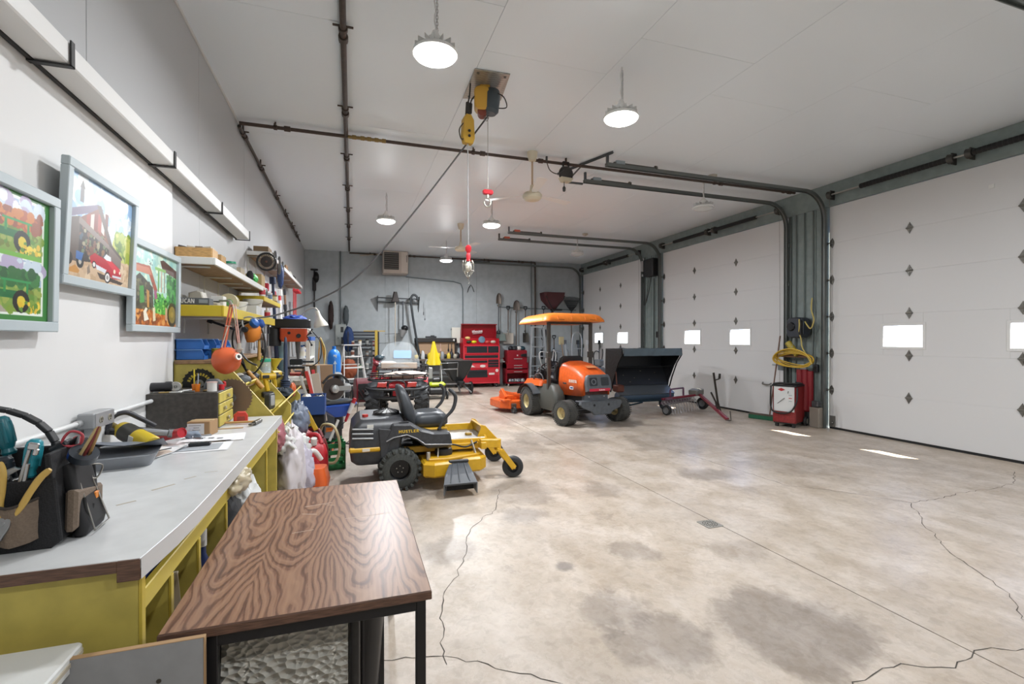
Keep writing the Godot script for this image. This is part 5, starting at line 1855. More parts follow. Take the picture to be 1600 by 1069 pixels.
	carton("cardboard_carton", "pale brown carton right of the green lidded jars", V(.15, .1, .2), V(-1.13, y, -5.62), 0, "b7aa92")
	one("dark_mitten", cloth_lump(V(0, .05, 0), V(.03, .055, .035), 4, .3), m("1c1c1d", .8), "black lump of a glove on the upper shelf before the green bag", "glove", V(-1.03, y, -5.85))
	one("green_bag", cloth_lump(V(0, .05, 0), V(.055, .055, .09), 12, .35), m("2fae45", .45), "crumpled bright green bag on the upper shelf", "bag", V(-1.06, y, -6.12))
	carton("cardboard_carton", "tan cardboard carton at the far end of the upper shelf", V(.17, .14, .24), V(-1.08, y, -6.46), 0, "b59a6c")
	y = 2.636
	t = thing("spoked_rotor", "black spoked wheel hanging on the end of the long white shelf", "wheel", V(-1.03, 2.5, -6.93))
	b = B()
	b.lathe([P(.098, -.016), P(.118, -.016), P(.122, 0), P(.118, .016), P(.098, .016), P(.098, -.016)], X(Vector3.ZERO, rot(90)), 32)
	obj("tyre", b, m("1c1b1a", .6), t)
	b = B()
	b.lathe([P(0, -.01), P(.068, -.006), P(.07, .006), P(0, .012)], X(Vector3.ZERO, rot(90)), 28)
	obj("disc", b, m("2e2623", .5), t)
	for i in 24:
		var a := TAU * i / 24
		b = B()
		b.box(V(cos(a) * .085, sin(a) * .085, 0), V(.03, .009, .012), 0, rot(0, 0, rad_to_deg(a)))
		obj("spoke", b, m("8f8878", .4, .4), t)
	b = B()
	b.cyl(V(0, 0, -.02), V(0, 0, .02), .014, -1, 14)
	obj("hub", b, m("6a4438", .5), t)
	for k in 3:
		t = thing("steel_hoop", ["nearest of three narrow steel hoops hung edge-on from the long shelf", "middle of the three steel hoops hung from the long shelf", "farthest of the three steel hoops hung from the long shelf"][k], "hoop", V(-.965, [2.56, 2.55, 2.53][k], [-7.2, -7.6, -7.95][k]), 14, "steel hoops on the long shelf")
		b = B()
		var o := []
		for i in 24: o.append(V(.0, sin(TAU * i / 24) * .12, cos(TAU * i / 24) * .1))
		b.tube(o, .013, 8, true)
		obj("rim", b, m("77787a", .35, .7), t)
		b = B()
		b.bar(V(0, -.11, 0), V(0, .11, 0), .01, .01)
		obj("spoke", b, m("a2a3a4", .35, .7), t)
	for k in 6:
		carton("shelf_carton", ["brown box nearest on the long white shelf", "grey box second along the long white shelf", "tan box third along the long white shelf", "brown box past the middle of the long shelf", "white box near the far end of the long shelf", "dark box at the far end of the long shelf"][k], V(.18, [.1, .12, .09, .13, .1, .1][k], .3), V(-1.13, y, -7.3 - k * .62), 0, ["8a7256", "9a9a98", "ad9468", "8a6b4c", "c9c8c2", "4a4440"][k])
func orange_lamp():
	var t := thing("desk_lamp", "orange spring-arm lamp hanging down in front of the yellow shelf", "lamp", V(-.85, 1.35, -4.05))
	var org := m("d9653c", .4)
	var b := B()
	var nb := MB.along(Vector3.ZERO, V(.68, .2, .66))
	b.lathe([P(.0, .1), P(.024, .1), P(.032, .095), P(.04, .065), P(.066, .04), P(.094, -.005), P(.1, -.06), P(.098, -.062), P(.09, -.01), P(.06, .034), P(.034, .058), P(0, .062)], nb, 32)
	obj("shade", b, org, t)
	b = B()
	b.lathe([P(.013, .1), P(.024, .1), P(.024, .108), P(.013, .108), P(.013, .1)], nb, 20)
	obj("white_ring", b, m("dcd8d0", .4), t)
	b = B()
	b.cyl(nb * V(0, .096, 0), nb * V(0, .105, 0), .013, -1, 14)
	obj("socket", b, m("1b1b1b", .5), t)
	b = B()
	for s in [-1.0, 1.0]:
		b.bar(V(-.045 + s * .009, .08, .0), V(.0 + s * .009, .41, -.06), .007, .007)
		b.bar(V(-.045 + s * .009, .08, -.025), V(.0 + s * .009, .41, -.085), .007, .007)
	obj("lower_arm", b, m("c96a4e", .4), t)
	b = B()
	b.bar(V(.06, .09, .0), V(.01, .41, -.06), .008, .008)
	b.bar(V(.072, .09, .01), V(.028, .41, -.05), .006, .006)
	obj("upper_arm", b, m("cf9d90", .4), t)
	b = B()
	b.cyl(V(-.05, .09, .012), V(-.012, .25, -.02), .0045, -1, 6)
	b.cyl(V(.035, .26, -.03), V(.012, .4, -.05), .0045, -1, 6)
	b.cyl(V(-.035, .25, -.02), V(.01, .245, -.02), .004, -1, 6)
	obj("spring", b, m("c9b8ac", .35, .5), t)
	b = B()
	b.cyl(V(.06, .05, .0), V(.064, .12, .0), .018, .014, 14)
	b.box(V(.07, .075, .01), V(.04, .014, .03), .003)
	obj("joint", b, m("b9b4a8", .35, .5), t)
	b = B()
	b.cyl(V(.0, .4, -.07), V(-.02, .44, -.1), .012, -1, 12)
	b.bar(V(-.02, .44, -.1), V(-.09, .44, -.12), .03, .014)
	obj("clamp", b, m("8f8a80", .4, .5), t)
func hanging_tools():
	var t := thing("ear_defenders", "orange cap with blue ear cups hanging from the yellow shelf", "ear defenders", V(-.86, 1.575, -5.0))
	var b := B()
	b.loft([lift(ring(.03, 16), func(q): return V(q.x - .02, -.105, q.y)), lift(ring(.062, 16), func(q): return V(q.x - .0, -.07, q.y)), lift(ring(.078, 16), func(q): return V(q.x + .0, 0, q.y)), lift(ring(.07, 16), func(q): return V(q.x + .005, .05, q.y)), lift(ring(.03, 16), func(q): return V(q.x + .01, .08, q.y))])
	obj("orange_cap", b, m("d58232", .45), t)
	b = B()
	b.lathe([P(0, -.03), P(.035, -.03), P(.045, -.01), P(.045, .01), P(.03, .03), P(0, .034)], X(V(.025, .07, .06), rot(40, 20, -40)), 22)
	obj("ear_cup", b, m("2f5fa6", .35), t)
	b = B()
	b.lathe([P(0, -.03), P(.035, -.03), P(.045, -.01), P(.045, .01), P(.03, .03), P(0, .034)], X(V(.065, .07, -.0), rot(10, 20, -70)), 22)
	obj("ear_cup", b, m("2b4f94", .35), t)
	b = B()
	b.cyl(V(-.045, .015, .07), V(-.05, .01, .1), .026, -1, 18)
	obj("knob", b, m("2a2a2b", .4), t)
	b = B()
	b.tube(curve([V(-.06, .0, .05), V(-.08, .1, .03), V(-.02, .13, .03), V(.06, .1, .02)], 6), .008, 7)
	obj("headband", b, m("9a9a96", .4), t)
	b = B()
	b.tube(curve([V(-.93, 1.69, -5.28), V(-1.02, 1.62, -5.1), V(-1.035, 1.45, -5.05), V(-.96, 1.3, -5.0), V(-.885, 1.19, -4.93), V(-.82, 1.2, -4.9), V(-.755, 1.32, -4.92), V(-.75, 1.48, -4.95), V(-.8, 1.62, -5.0), V(-.87, 1.66, -5.05), V(-.98, 1.62, -5.1), V(-1.0, 1.5, -5.05), V(-.95, 1.33, -5.0), V(-.9, 1.22, -4.92)], 7), .0075, 8)
	one("power_cable", b, m("151515", .5), "black cord hanging in a loop round the orange ear defenders", "cord")
	t = thing("trouble_light", "work light with a turned wooden handle hanging from the black cord", "work light", V(-.875, 1.2, -4.9), 0)
	t.basis = Basis(V(0, 0, 1), deg_to_rad(37))
	b = B()
	b.lathe([P(0, .02), P(.012, .02), P(.017, 0), P(.018, -.05), P(.021, -.1), P(.023, -.16), P(.02, -.185), P(0, -.185)], Transform3D.IDENTITY, 20)
	obj("wooden_handle", b, mottled("turned wood", "b07c3c", "c4924c", 6, .45), t)
	b = B()
	b.cyl(V(0, .015, 0), V(0, .03, 0), .014, .009, 12)
	obj("cord_grip", b, m("222", .5), t)
	t = thing("mallet", "wooden handled mallet hanging head up beside the ear defenders", "mallet", V(-.82, 1.3, -5.08))
	b = B()
	b.cyl(V(0, 0, 0), V(0, .2, 0), .016, .013, 12)
	obj("handle", b, m("b18a4e", .5), t)
	b = B()
	b.cyl(V(-.05, .22, 0), V(.05, .22, 0), .03, -1, 18)
	obj("head", b, m("77716a", .4, .5), t)
	for k in 10:
		t = thing("screwdriver" if k % 2 else "wrench", ["combination wrench first in the row under the yellow shelf", "clear handled screwdriver hanging first under the yellow shelf", "second combination wrench under the yellow shelf", "dark handled screwdriver hanging second under the shelf", "third combination wrench under the yellow shelf", "amber handled screwdriver hanging third under the shelf", "fourth combination wrench under the yellow shelf", "grey handled screwdriver hanging fourth under the shelf", "fifth combination wrench under the yellow shelf", "black handled screwdriver hanging last under the shelf"][k], "screwdriver" if k % 2 else "wrench", V(-.95, 1.655, -5.35 - k * .13), 0, "tools hung in a row under the yellow shelf")
		b = B()
		if k % 2:
			b.cyl(V(0, -.09, 0), V(0, .02, 0), .014, .012, 10)
			obj("handle", b, m(["c9b98a", "3a3a3e", "c07a2c", "8d8f90", "26262a"][k / 2], .35), t)
			b = B()
			b.cyl(V(0, -.25, 0), V(0, -.09, 0), .004, -1, 6)
			obj("shaft", b, m("b5b6b7", .3, .8), t)
		else:
			b.bar(V(0, -.24, 0), V(0, 0, 0), .014, .005)
			b.prism(ring(.018, 14), .009, X(V(0, .01, 0), rot(0, 90)), .001)
			b.prism([P(-.016, -.27), P(-.006, -.255), P(.006, -.255), P(.016, -.27), P(.014, -.23), P(-.014, -.23)], .009, X(Vector3.ZERO, rot(0, 90)), .001)
			obj("forged_body", b, m("a7a8a9", .3, .85), t)
	var y := 1.3415
	parts_bin("lower blue parts bin of the front pair on the rack top", V(.19, .078, .14), V(-1.165, y, -4.36), 0, "2c68b4", "blue parts bins")
	parts_bin("upper blue parts bin stacked on the front pair", V(.19, .078, .14), V(-1.165, y + .08, -4.36), 0, "2c68b4", "blue parts bins")
	parts_bin("blue parts bin behind the front pair, lower of two", V(.19, .078, .14), V(-1.14, y, -4.6), 0, "2a5ea6", "blue parts bins")
	parts_bin("blue parts bin behind the front pair, upper of two", V(.19, .078, .14), V(-1.14, y + .08, -4.6), 0, "2a5ea6", "blue parts bins")
	parts_bin("third blue parts bin back, beside the yellow tins", V(.19, .078, .14), V(-1.12, y + .07, -4.86), 0, "3f74bd", "blue parts bins")
	carton("flat_box", "flat dark box under the third blue parts bin", V(.2, .07, .16), V(-1.1, y, -4.86), 0, "33363b")
	for k in 3:
		tin("yellow_tin", ["yellow tin left of the orange lamp shade", "second yellow tin tucked behind the orange shade", "stacked yellow tin behind the blue bins"][k], .036, .085, [V(-1.02, y, -4.42), V(-.99, y, -4.55), V(-1.0, y, -4.72)][k], "a8962c", "", "857a2a")
	t = thing("grease_gun", "black grease gun nozzle sticking out over the blue bins", "grease gun", V(-1.1, 1.63, -4.9))
	b = B()
	b.cyl(V(-.08, .03, 0), V(.12, -.045, 0), .011, -1, 10)
	b.cyl(V(-.1, .035, 0), V(-.06, .02, 0), .017, -1, 12)
	obj("barrel", b, m("3a3a3b", .4, .4), t)
	for k in 8:
		one("rack_clutter", cloth_lump(V(0, .04, 0), V(.06, .045, .05), 60 + k, .4, 14, 8), m(["9c9a96", "5b5f63", "c0bdb5", "41454b", "8d8577", "b4b7ba", "6a5c50", "777d84"][k], .5, .3), ["bright metal casting on the wooden shelf below the lamp", "dark casting beside the bright one on the rack shelf", "pale plastic bag of fittings on the rack shelf", "black pump part on the rack shelf", "tan glove on the rack shelf", "silver bracket on the rack shelf", "brown leather pouch on the rack shelf", "grey motor part at the end of the rack shelf"][k], "tool part", V(-.93 + (k % 2) * .06, 1.108, -4.4 - k * .19))
	power_drill("yellow and black cordless drill standing in the sloping tray", V(-.73, 1.0, -5.02), "c9a52a", 20)
	power_drill("second yellow and black cordless tool deeper in the tray", V(-.72, 1.0, -5.4), "c2a02b", 60)
	t = thing("cordless_battery", "grey pale battery charger standing at the front of the tray", "charger", V(-.64, .92, -4.45), 8)
	b = B()
	b.prism(rrect(.085, .13, .02), .05, X(V(0, .065, 0), rot(0, 60)), .006)
	obj("case", b, m("3f4144", .4), t)
	b = B()
	b.prism(rrect(.06, .09, .012), .052, X(V(0.002, .07, 0), rot(0, 60)), .004)
	obj("grey_face", b, m("9ea0a2", .4), t)
	one("striped_rag", cloth_lump(V(0, .04, 0), V(.07, .05, .12), 33, .5), mottled("stripe", "d6d6d6", "26303a", 14, .8, 0, .04, V(1, 4, 1)), "black and white patterned rag on the yellow tray", "rag", V(-.63, .915, -5.3))
	one("orange_handle", cloth_lump(V(0, .05, 0), V(.03, .07, .07), 35, .2), m("d2673a", .45), "orange grip of a trimmer at the end of the yellow tray", "trimmer", V(-.6, .9, -5.75))
	t = thing("funnel", "yellow plastic funnel upside down on the rack", "funnel", V(-.78, 1.14, -5.75))
	b = B()
	b.lathe([P(.075, .15), P(.078, .15), P(.02, .05), P(.012, 0), P(.01, 0), P(.018, .05), P(.075, .15)], Transform3D.IDENTITY, 24)
	obj("cone", b, m("c8b233", .45), t)
	jar("clear jar with a green lid hanging behind the wooden handle", .05, .2, V(-.8, 1.108, -5.3), "2f9a7a", "bfc2c0")
	b = B()
	b.lathe([P(0, 0), P(.05, 0), P(.055, .06), P(.04, .1), P(.022, .16), P(.02, .5), P(.013, .58), P(0, .6)], Transform3D.IDENTITY, 18)
	for k in 4: b.lathe([P(.05, .02 + k * .025), P(.062, .028 + k * .025), P(.05, .036 + k * .025)], Transform3D.IDENTITY, 18)
	one("caulking_plunger", b, m("33415c", .4), "tall dark blue plunger pipe standing on the rack's second side", "plunger", V(-.7, .93, -6.0))
func power_drill(label: String, at: Vector3, hex: String, turn: float) -> Node3D:
	var t := thing("cordless_drill", label, "drill", at, turn)
	var b := B()
	b.cyl(V(-.07, .15, 0), V(.06, .15, 0), .034, .03, 18)
	b.box(V(-.02, .07, 0), V(.04, .13, .036), .012, rot(0, 0, 10))
	obj("body", b, m(hex, .4), t)
	b = B()
	b.cyl(V(.06, .15, 0), V(.1, .15, 0), .022, .016, 16)
	b.cyl(V(.1, .15, 0), V(.13, .15, 0), .005, -1, 8)
	obj("chuck", b, m("2b2b2c", .4, .3), t)
	b = B()
	b.box(V(-.01, -.02, 0), V(.1, .055, .07), .01)
	obj("battery", b, m("1f2022", .45), t)
	b = B()
	b.box(V(.014, .105, 0), V(.012, .03, .016), .004)
	b.box(V(-.03, .15, .03), V(.06, .03, .012), .004); b.box(V(-.03, .15, -.03), V(.06, .03, .012), .004)
	obj("trigger_grip", b, m("242526", .5), t)
	return t
func walnut() -> Material:
	if mats.has("walnut"): return mats["walnut"]
	var W := 384
	var H := 640
	var n := FastNoiseLite.new(); n.seed = 4; n.frequency = .006; n.fractal_octaves = 3
	var f := FastNoiseLite.new(); f.seed = 14; f.frequency = .05; f.fractal_octaves = 3
	var im := Image.create(W, H, false, Image.FORMAT_RGB8)
	var dark := Color.html("5a3f31")
	var mid := Color.html("7a5845")
	var pale := Color.html("9a785f")
	var cs := [.12, .42, .72, 1.02]
	for y in H:
		for x in W:
			var u := float(x) / W
			var v := float(y) / H
			var best := 9.0
			var bi := 0
			for k in 4:
				var dd: float = absf(u - cs[k] - .03 * sin(v * 5.0 + k * 2.0))
				if dd < best: best = dd; bi = k
			var arch: float = v * ([1.5, 1.3, 1.6, 1.1][bi]) + pow(best, 1.55) * [13.0, 16.0, 11.0, 15.0][bi] + bi * .37
			arch += n.get_noise_2d(x, y * .45) * .4 + n.get_noise_2d(x * 3.0 + 500, y) * .05
			var r := fposmod(arch * 5.0, 1.0)
			var t := absf(r - .5) * 2.0
			t = pow(t, .8) * .78 + .22 * absf(fposmod(arch * 15.0 + .2, 1.0) - .5) * 2.0 + f.get_noise_2d(x * 2.4, y * .12) * .3
			var c := mid.lerp(pale, clampf(t, 0, 1)) if t > .45 else dark.lerp(mid, clampf(t / .45, 0, 1))
			im.set_pixel(x, y, c)
	im.generate_mipmaps()
	var q := StandardMaterial3D.new()
	q.albedo_texture = ImageTexture.create_from_image(im)
	q.roughness = .33
	mats["walnut"] = q
	return q
func front_things():
	var t := thing("folding_table", "walnut laminate table with a black steel frame beside the workbench", "table", V(-.125, 0, -2.12))
	var b := B()
	var x0 := -.36
	var x1 := .362
	var z0 := -.62
	var z1 := .625
	b.prism([P(x0, -z1), P(x1, -z1), P(x1 + .005, -z0), P(x0, -z0)], .028, X(V(0, .706, 0), rot(-90)), .003)
	obj("table_core", b, mottled("edge wood", "4f3a30", "6b4d3d", 6, .5), t)
	obj("tabletop", sheet(V(x0 + .003, .7206, z1 - .003), V(x1 - .003, .7206, z1 - .003), V(x1 + .002, .7206, z0 + .003), V(x0 + .003, .7206, z0 + .003)), walnut(), t)
	var blk := m("17171a", .4, .2)
	for q in [[x1 - .03, z1 - .035], [x1 - .03, z0 + .035], [x0 + .12, z1 - .035], [x0 + .12, z0 + .035]]:
		b = B()
		b.span(V(q[0] - .015, 0, q[1] - .015), V(q[0] + .015, .69, q[1] + .015), .002)
		obj("leg", b, blk, t)
	b = B()
	b.span(V(x0 + .12, .652, z1 - .05), V(x1 - .03, .69, z1 - .022), .002)
	b.span(V(x0 + .12, .652, z0 + .022), V(x1 - .03, .69, z0 + .05), .002)
	b.span(V(x1 - .044, .652, z0 + .03), V(x1 - .016, .69, z1 - .03), .002)
	b.span(V(x0 + .106, .652, z0 + .03), V(x0 + .134, .69, z1 - .03), .002)
	obj("apron_frame", b, blk, t)
	b = B()
	for q in [[-.02, -.32, .12, .0016, 12], [.03, -.3, .05, .001, -30], [-.05, -.2, .07, .0014, -24], [.2, -.1, .2, .001, 4], [-.06, .0, .08, .0012, 10], [.1, -.42, .03, .001, 80]]:
		b.box(V(q[0], .7209, q[1]), V(q[2], .0005, q[3] * 2), 0, rot(0, q[4]))
	obj("scratch", b, m("c9b8a8", .6), t)
	t = thing("hammered_glass_screen", "black framed panel of hammered glass standing under the walnut table", "panel", V(-.19, 0, -1.585))
	t.basis = rot(-6)
	b = B()
	var o := rrect(.40, .66, .05, 5)
	var inn := rrect(.33, .28, .035, 5)
	var fr := mottled("dark frame", "141414", "1d1d1d", 5, .3)
	b.prism(o, .012, X(V(0, .35, -.016)), .003)
	obj("backing", b, m("55544e", .5), t)
	b = B()
	b.tube(lift(o, func(q): return V(q.x, q.y + .35, 0)), .018, 10, true)
	obj("frame", b, fr, t)
	b = B()
	b.bar(V(-.19, .34, 0), V(.19, .36, 0), .024, .03)
	obj("cross_rail", b, fr, t)
	if not mats.has("hammered"):
		var g := StandardMaterial3D.new()
		g.albedo_color = Color.html("d6d3c8")  # pale albedo holds the light that would shine through from behind
		g.roughness = .2
		g.metallic = .15
		g.normal_enabled = true
		var fn := FastNoiseLite.new(); fn.seed = 5; fn.frequency = .035; fn.noise_type = FastNoiseLite.TYPE_CELLULAR; fn.cellular_return_type = FastNoiseLite.RETURN_DISTANCE; fn.fractal_type = FastNoiseLite.FRACTAL_NONE
		var nt := NoiseTexture2D.new(); nt.width = 256; nt.height = 256; nt.seamless = true; nt.as_normal_map = true; nt.bump_strength = 40; nt.noise = fn
		g.normal_texture = nt
		g.uv1_triplanar = true
		g.uv1_scale = V(4, 6.5, 4)
		mats["hammered"] = g
	for q in [[.51, .29], [.19, .27]]:
		b = B()
		b.prism(lift(rrect(.36, q[1], .04, 4), func(k): return P(k.x, k.y + q[0])), .006, Transform3D.IDENTITY, .001)
		obj("hammered_pane", b, mats["hammered"], t)
	t = thing("waste_bin", "black moulded plastic bin standing behind the hammered glass panel", "bin", V(-.02, 0, -1.98))
	b = B()
	var secs := []
	for q in [[0, .2, .2], [.02, .22, .22], [.4, .27, .26], [.5, .285, .275], [.52, .31, .3], [.55, .31, .3]]:
		secs.append(lift(rrect(q[1], q[2], .06), func(k): return V(k.x, q[0], k.y)))
	b.loft(secs)
	obj("body", b, m("161618", .35), t)
	b = B()
	for x in [-.06, .0, .06]: b.span(V(x - .004, .05, .1), V(x + .004, .5, .142), .001)
	for z in [-.06, .0, .06]: b.span(V(.1, .05, z - .004), V(.14, .5, z + .004), .001)
	obj("rib", b, m("1d1d1f", .35), t)
	t = thing("grey_board", "grey laminate board with raw chipboard edges standing in front of the bench end", "board", V(-.5, 0, -1.47), 0)
	b = B()
	b.span(V(-.25, 0, -.008), V(.13, .712, .008), .001)
	obj("face", b, mottled("grey laminate", "8a8b8c", "919293", 2, .45), t)
	b = B()
	b.span(V(.13, 0, -.0085), V(.133, .712, .0085), .001)
	b.span(V(-.25, .712, -.0085), V(.133, .714, .0085), .001)
	obj("raw_edge", b, m("a58560", .7), t)
	b = B()
	b.cyl(V(.03, .62, .007), V(.03, .62, .0095), .006, -1, 10)
	obj("screw_head", b, m("4c4740", .4, .6), t)
	t = thing("side_table", "corner of a white topped table in front of the yellow bench end", "table", V(-.905, 0, -1.32))
	b = B()
	b.prism(rrect(.5, .42, .012), .045, X(V(0, .698, 0), rot(-90)), .004)
	obj("tabletop", b, m("d9dad8", .35), t)
	b = B()
	b.prism(rrect(.505, .425, .014), .012, X(V(0, .7, 0), rot(-90)), .001)
	obj("edge_band", b, m("b5ab98", .5), t)
	for q in [[-.2, -.16], [.2, -.16], [-.2, .16], [.2, .16]]:
		b = B()
		b.span(V(q[0] - .02, 0, q[1] - .02), V(q[0] + .02, .678, q[1] + .02), .003)
		obj("leg", b, m("cfd0ce", .4), t)
	under_bench()
func under_bench():
	for k in 2:
		one("drawer_tray", MB.new() if false else _tray(V(.5, .07, .24)), m(["27468f", "6d1f26"][k], .4), ["blue tray in the top opening of the yellow bench", "dark red tray behind the blue one in the bench opening"][k], "tray", V(-.84, .735, [-1.75, -2.02][k]))
	parts_bin("tall beige plastic bin in the second bench opening", V(.3, .57, .17), V(-.72, .08, -1.97), 0, "c2b49a")
	parts_bin("second beige plastic bin behind the tall one", V(.3, .6, .17), V(-.73, .08, -2.26), 0, "b9a98c")
	bottle("blue and white bottle between the beige bins under the bench", .045, .6, V(-.62, .08, -2.43), "2b3f78", "d9d9d9")
	bottle("dark bottle at the back between the beige bins", .035, .5, V(-.72, .08, -2.46), "23262c", "c9c9c9")
	one("black_jacket", cloth_lump(V(0, .29, 0), V(.16, .27, .24), 71, .35), m("17181b", .75), "black jacket stuffed in the third bench opening", "jacket", V(-.7, .08, -2.9))
	one("white_bag", cloth_lump(V(0, .28, 0), V(.1, .28, .12), 72, .35), m("d6d7d6", .6), "white paper bag standing beside the black jacket", "bag", V(-.62, .08, -3.3))
	one("plastic_wrap", cloth_lump(V(0, .03, 0), V(.05, .05, .14), 73, .5), glass("cbbfa4", .75, .3), "crumpled clear plastic hanging over the bench's front rail", "plastic", V(-.545, .76, -2.75))
	one("green_cloth", cloth_lump(V(0, .05, 0), V(.07, .06, .09), 74, .4), m("2c7d55", .7), "small green cloth beside the white paper bag", "cloth", V(-.66, .08, -3.52))
	var b := B()
	b.span(V(-.9, .845, -2.9), V(-.56, .858, -3.5), .003)
	one("dark_board", b, m("26272a", .5), "thin dark board pushed under the front edge of the worktop", "board")
func _tray(s: Vector3) -> MB:
	var b := B()
	var w := .004
	b.span(V(-s.x / 2, 0, -s.z / 2), V(s.x / 2, w, s.z / 2), .001)
	for k in [-1.0, 1.0]:
		b.span(V(-s.x / 2, 0, k * s.z / 2 - w / 2), V(s.x / 2, s.y, k * s.z / 2 + w / 2), .001)
		b.span(V(k * s.x / 2 - w / 2, 0, -s.z / 2), V(k * s.x / 2 + w / 2, s.y, s.z / 2), .001)
	return b
func mower():
	var o := V(.8, 0, -5.35)
	var t := thing("riding_mower", "yellow and charcoal zero-turn riding mower in the middle of the floor", "mower", o)
	var k := X(-o)
	var ch := mottled("charcoal shell", "34363a", "3b3d41", 3, .38)
	var yl := mottled("mower yellow", "c99a1e", "d0a224", 2, .35)
	var bl := m("17181a", .4)
	var tyre := mottled("tyre", "3a3d3b", "454845", 6, .75)
	var b: MB
	for z in [-4.95, -5.78]:
		wheel(t, "rear_tyre", .205, .2, .105, V(.462, .205, z) - o, 90 if z > -5.3 else -90, tyre, m("121315", .3), 20, .01)
	for z in [-4.98, -5.7]:
		wheel(t, "caster_tyre", .115, .085, .06, V(1.67, .115, z) - o, 78, m("26282a", .6), m("1c1d1f", .4))
	b = B(); b.t = k
	for z in [-5.06, -5.62]:
		b.bar(V(.1, .36, z), V(1.35, .36, z), .05, .06)
	b.bar(V(1.33, .375, -4.92), V(1.33, .375, -5.78), .06, .07)
	b.bar(V(.95, .35, -5.0), V(.95, .35, -5.66), .05, .05)
	obj("frame", b, yl, t)
	b = B(); b.t = k
	for z in [-4.98, -5.7]:
		b.bar(V(1.3, .395, z), V(1.49, .38, z), .07, .085)
		b.cyl(V(1.5, .31, z), V(1.5, .425, z), .036, -1, 14)
	obj("caster_arm", b, yl, t)
	for z in [-4.98, -5.7]:
		b = B(); b.t = k
		for s in [-.055, .055]:
			b.bar(V(1.52, .31, z + s), V(1.67, .11, z + s), .012, .06, V(0, 0, 1) if false else Vector3.UP)
		b.box(V(1.52, .305, z), V(.09, .03, .125), .004, rot(0, 0, -20))
		b.cyl(V(1.67, .115, z - .066), V(1.67, .115, z + .066), .014, -1, 10)
		obj("caster_fork", b, yl, t)
	b = B(); b.t = k
	b.box(V(1.14, .425, -5.34), V(.5, .02, .5), .004)
	obj("foot_plate", b, m("8d8b88", .35, .5), t)
	b = B(); b.t = k
	b.box(V(1.14, .465, -5.6), V(.46, .08, .025), .004)
	b.box(V(1.14, .405, -5.09), V(.5, .05, .03), .004)
	b.loft([lift(rrect(.03, .5, .01), func(q): return V(1.4 + q.x, .41, -5.34 + q.y)), lift(rrect(.03, .42, .01), func(q): return V(1.36 + q.x, .55, -5.36 + q.y))])
	for z in [-5.12, -5.58]:
		b.prism([P(1.3, .41), P(1.54, .4), P(1.5, .44), P(1.4, .55), P(1.36, .56)], .02, X(V(0, 0, z)), .004)
	obj("front_lip", b, yl, t)
	b = B(); b.t = k
	b.box(V(1.24, .445, -5.25), V(.07, .03, .05), .006)
	obj("pedal", b, m("9c7a22", .5), t)
	b = B(); b.t = k
	var secs := []
	for q in [[.26, .05, .4, .8], [.3, .01, .46, .86], [.44, -.01, .47, .9], [.6, .01, .5, .88], [.67, .06, .5, .8], [.7, .1, .48, .7]]:
		secs.append(lift(rrect(q[2] - q[1] + .02, q[3], .06, 3), func(p): return V((q[1] + q[2]) / 2 + p.x, q[0], -5.36 + p.y)))
	b.loft(secs)
	obj("engine_shroud", b, ch, t)
	b = B(); b.t = k
	b.box(V(.13, .42, -5.36), V(.3, .05, .92), .015)
	obj("rear_bumper", b, yl, t)
	b = B(); b.t = k
	b.box(V(.14, .42, -4.898), V(.07, .03, .004), .001)
	obj("warning_sticker", b, m("d6cfc0", .5), t)
	b = B(); b.t = k
	b.box(V(.18, .645, -4.915), V(.06, .035, .004), .001)
	obj("white_sticker", b, m("c9c9c4", .5), t)
	for j in 3:
		b = B(); b.t = k
		b.box(V(.11, .62 - j * .045, -4.917), V(.2, .016, .02), .004, rot(0, 0, -3))
		obj("louvre", b, m("a1a3a4", .3, .5), t)
	b = B(); b.t = k
	b.prism([P(.26, .62), P(.4, .6), P(.33, .33), P(.28, .33)], .02, X(V(0, 0, -4.91)), .004)
	obj("side_cover", b, ch, t)
	b = B(); b.t = k
	b.lathe([P(0, .06), P(.06, .055), P(.13, .03), P(.145, 0), P(0, 0)], X(V(.36, .695, -5.34)), 26)
	for j in 14:
		var a := TAU * j / 14
		b.bar(V(.36 + cos(a) * .03, .758, -5.34 + sin(a) * .03), V(.36 + cos(a + .3) * .135, .722, -5.34 + sin(a + .3) * .135), .012, .012)
	obj("flywheel_screen", b, bl, t)
	b = B(); b.t = k
	b.cyl(V(.14, .69, -5.2), V(.14, .725, -5.2), .03, -1, 14)
	obj("fuel_cap", b, m("b83a34", .4), t)
	b = B(); b.t = k
	b.cyl(V(.12, .38, -5.1), V(.12, .38, -4.94), .06, -1, 16)
	obj("muffler", b, m("242426", .5, .4), t)
	for s in [0, 1]:
		var z: float = -4.93 if s == 0 else -5.79
		b = B(); b.t = k
		b.prism([P(.31, .503), P(.34, .555), P(.38, .647), P(.4, .66), P(.57, .652), P(.6, .634), P(.68, .585), P(.8, .55), P(.96, .546), P(.975, .515), P(.99, .422), P(.98, .394), P(.86, .388), P(.74, .39), P(.68, .436), P(.62, .485), P(.51, .528), P(.45, .53), P(.4, .496), P(.32, .472)], .19, X(V(0, 0, z - .0 + (-.06 if s == 0 else .06))), .018)
		var f := obj("fender", b, ch, t)
		b = B(); b.t = k
		var zz: float = z + (.036 if s == 0 else -.036)
		b.tube([V(.33, .49, zz), V(.4, .525, zz), V(.53, .545, zz), V(.63, .5, zz), V(.71, .437, zz), V(.985, .42, zz)], .007, 6)
		obj("trim_line", b, m("9b9c9e", .3, .4), f)
		if s == 0:
			words("HUSTLER", .03, m("d8b43a", .4), f, V(.548, .58, z + .037) - o, Basis.IDENTITY, true, .2)
	b = B(); b.t = k
	b.box(V(.48, .66, -5.0), V(.15, .012, .09), .004)
	obj("fender_tray", b, bl, t)
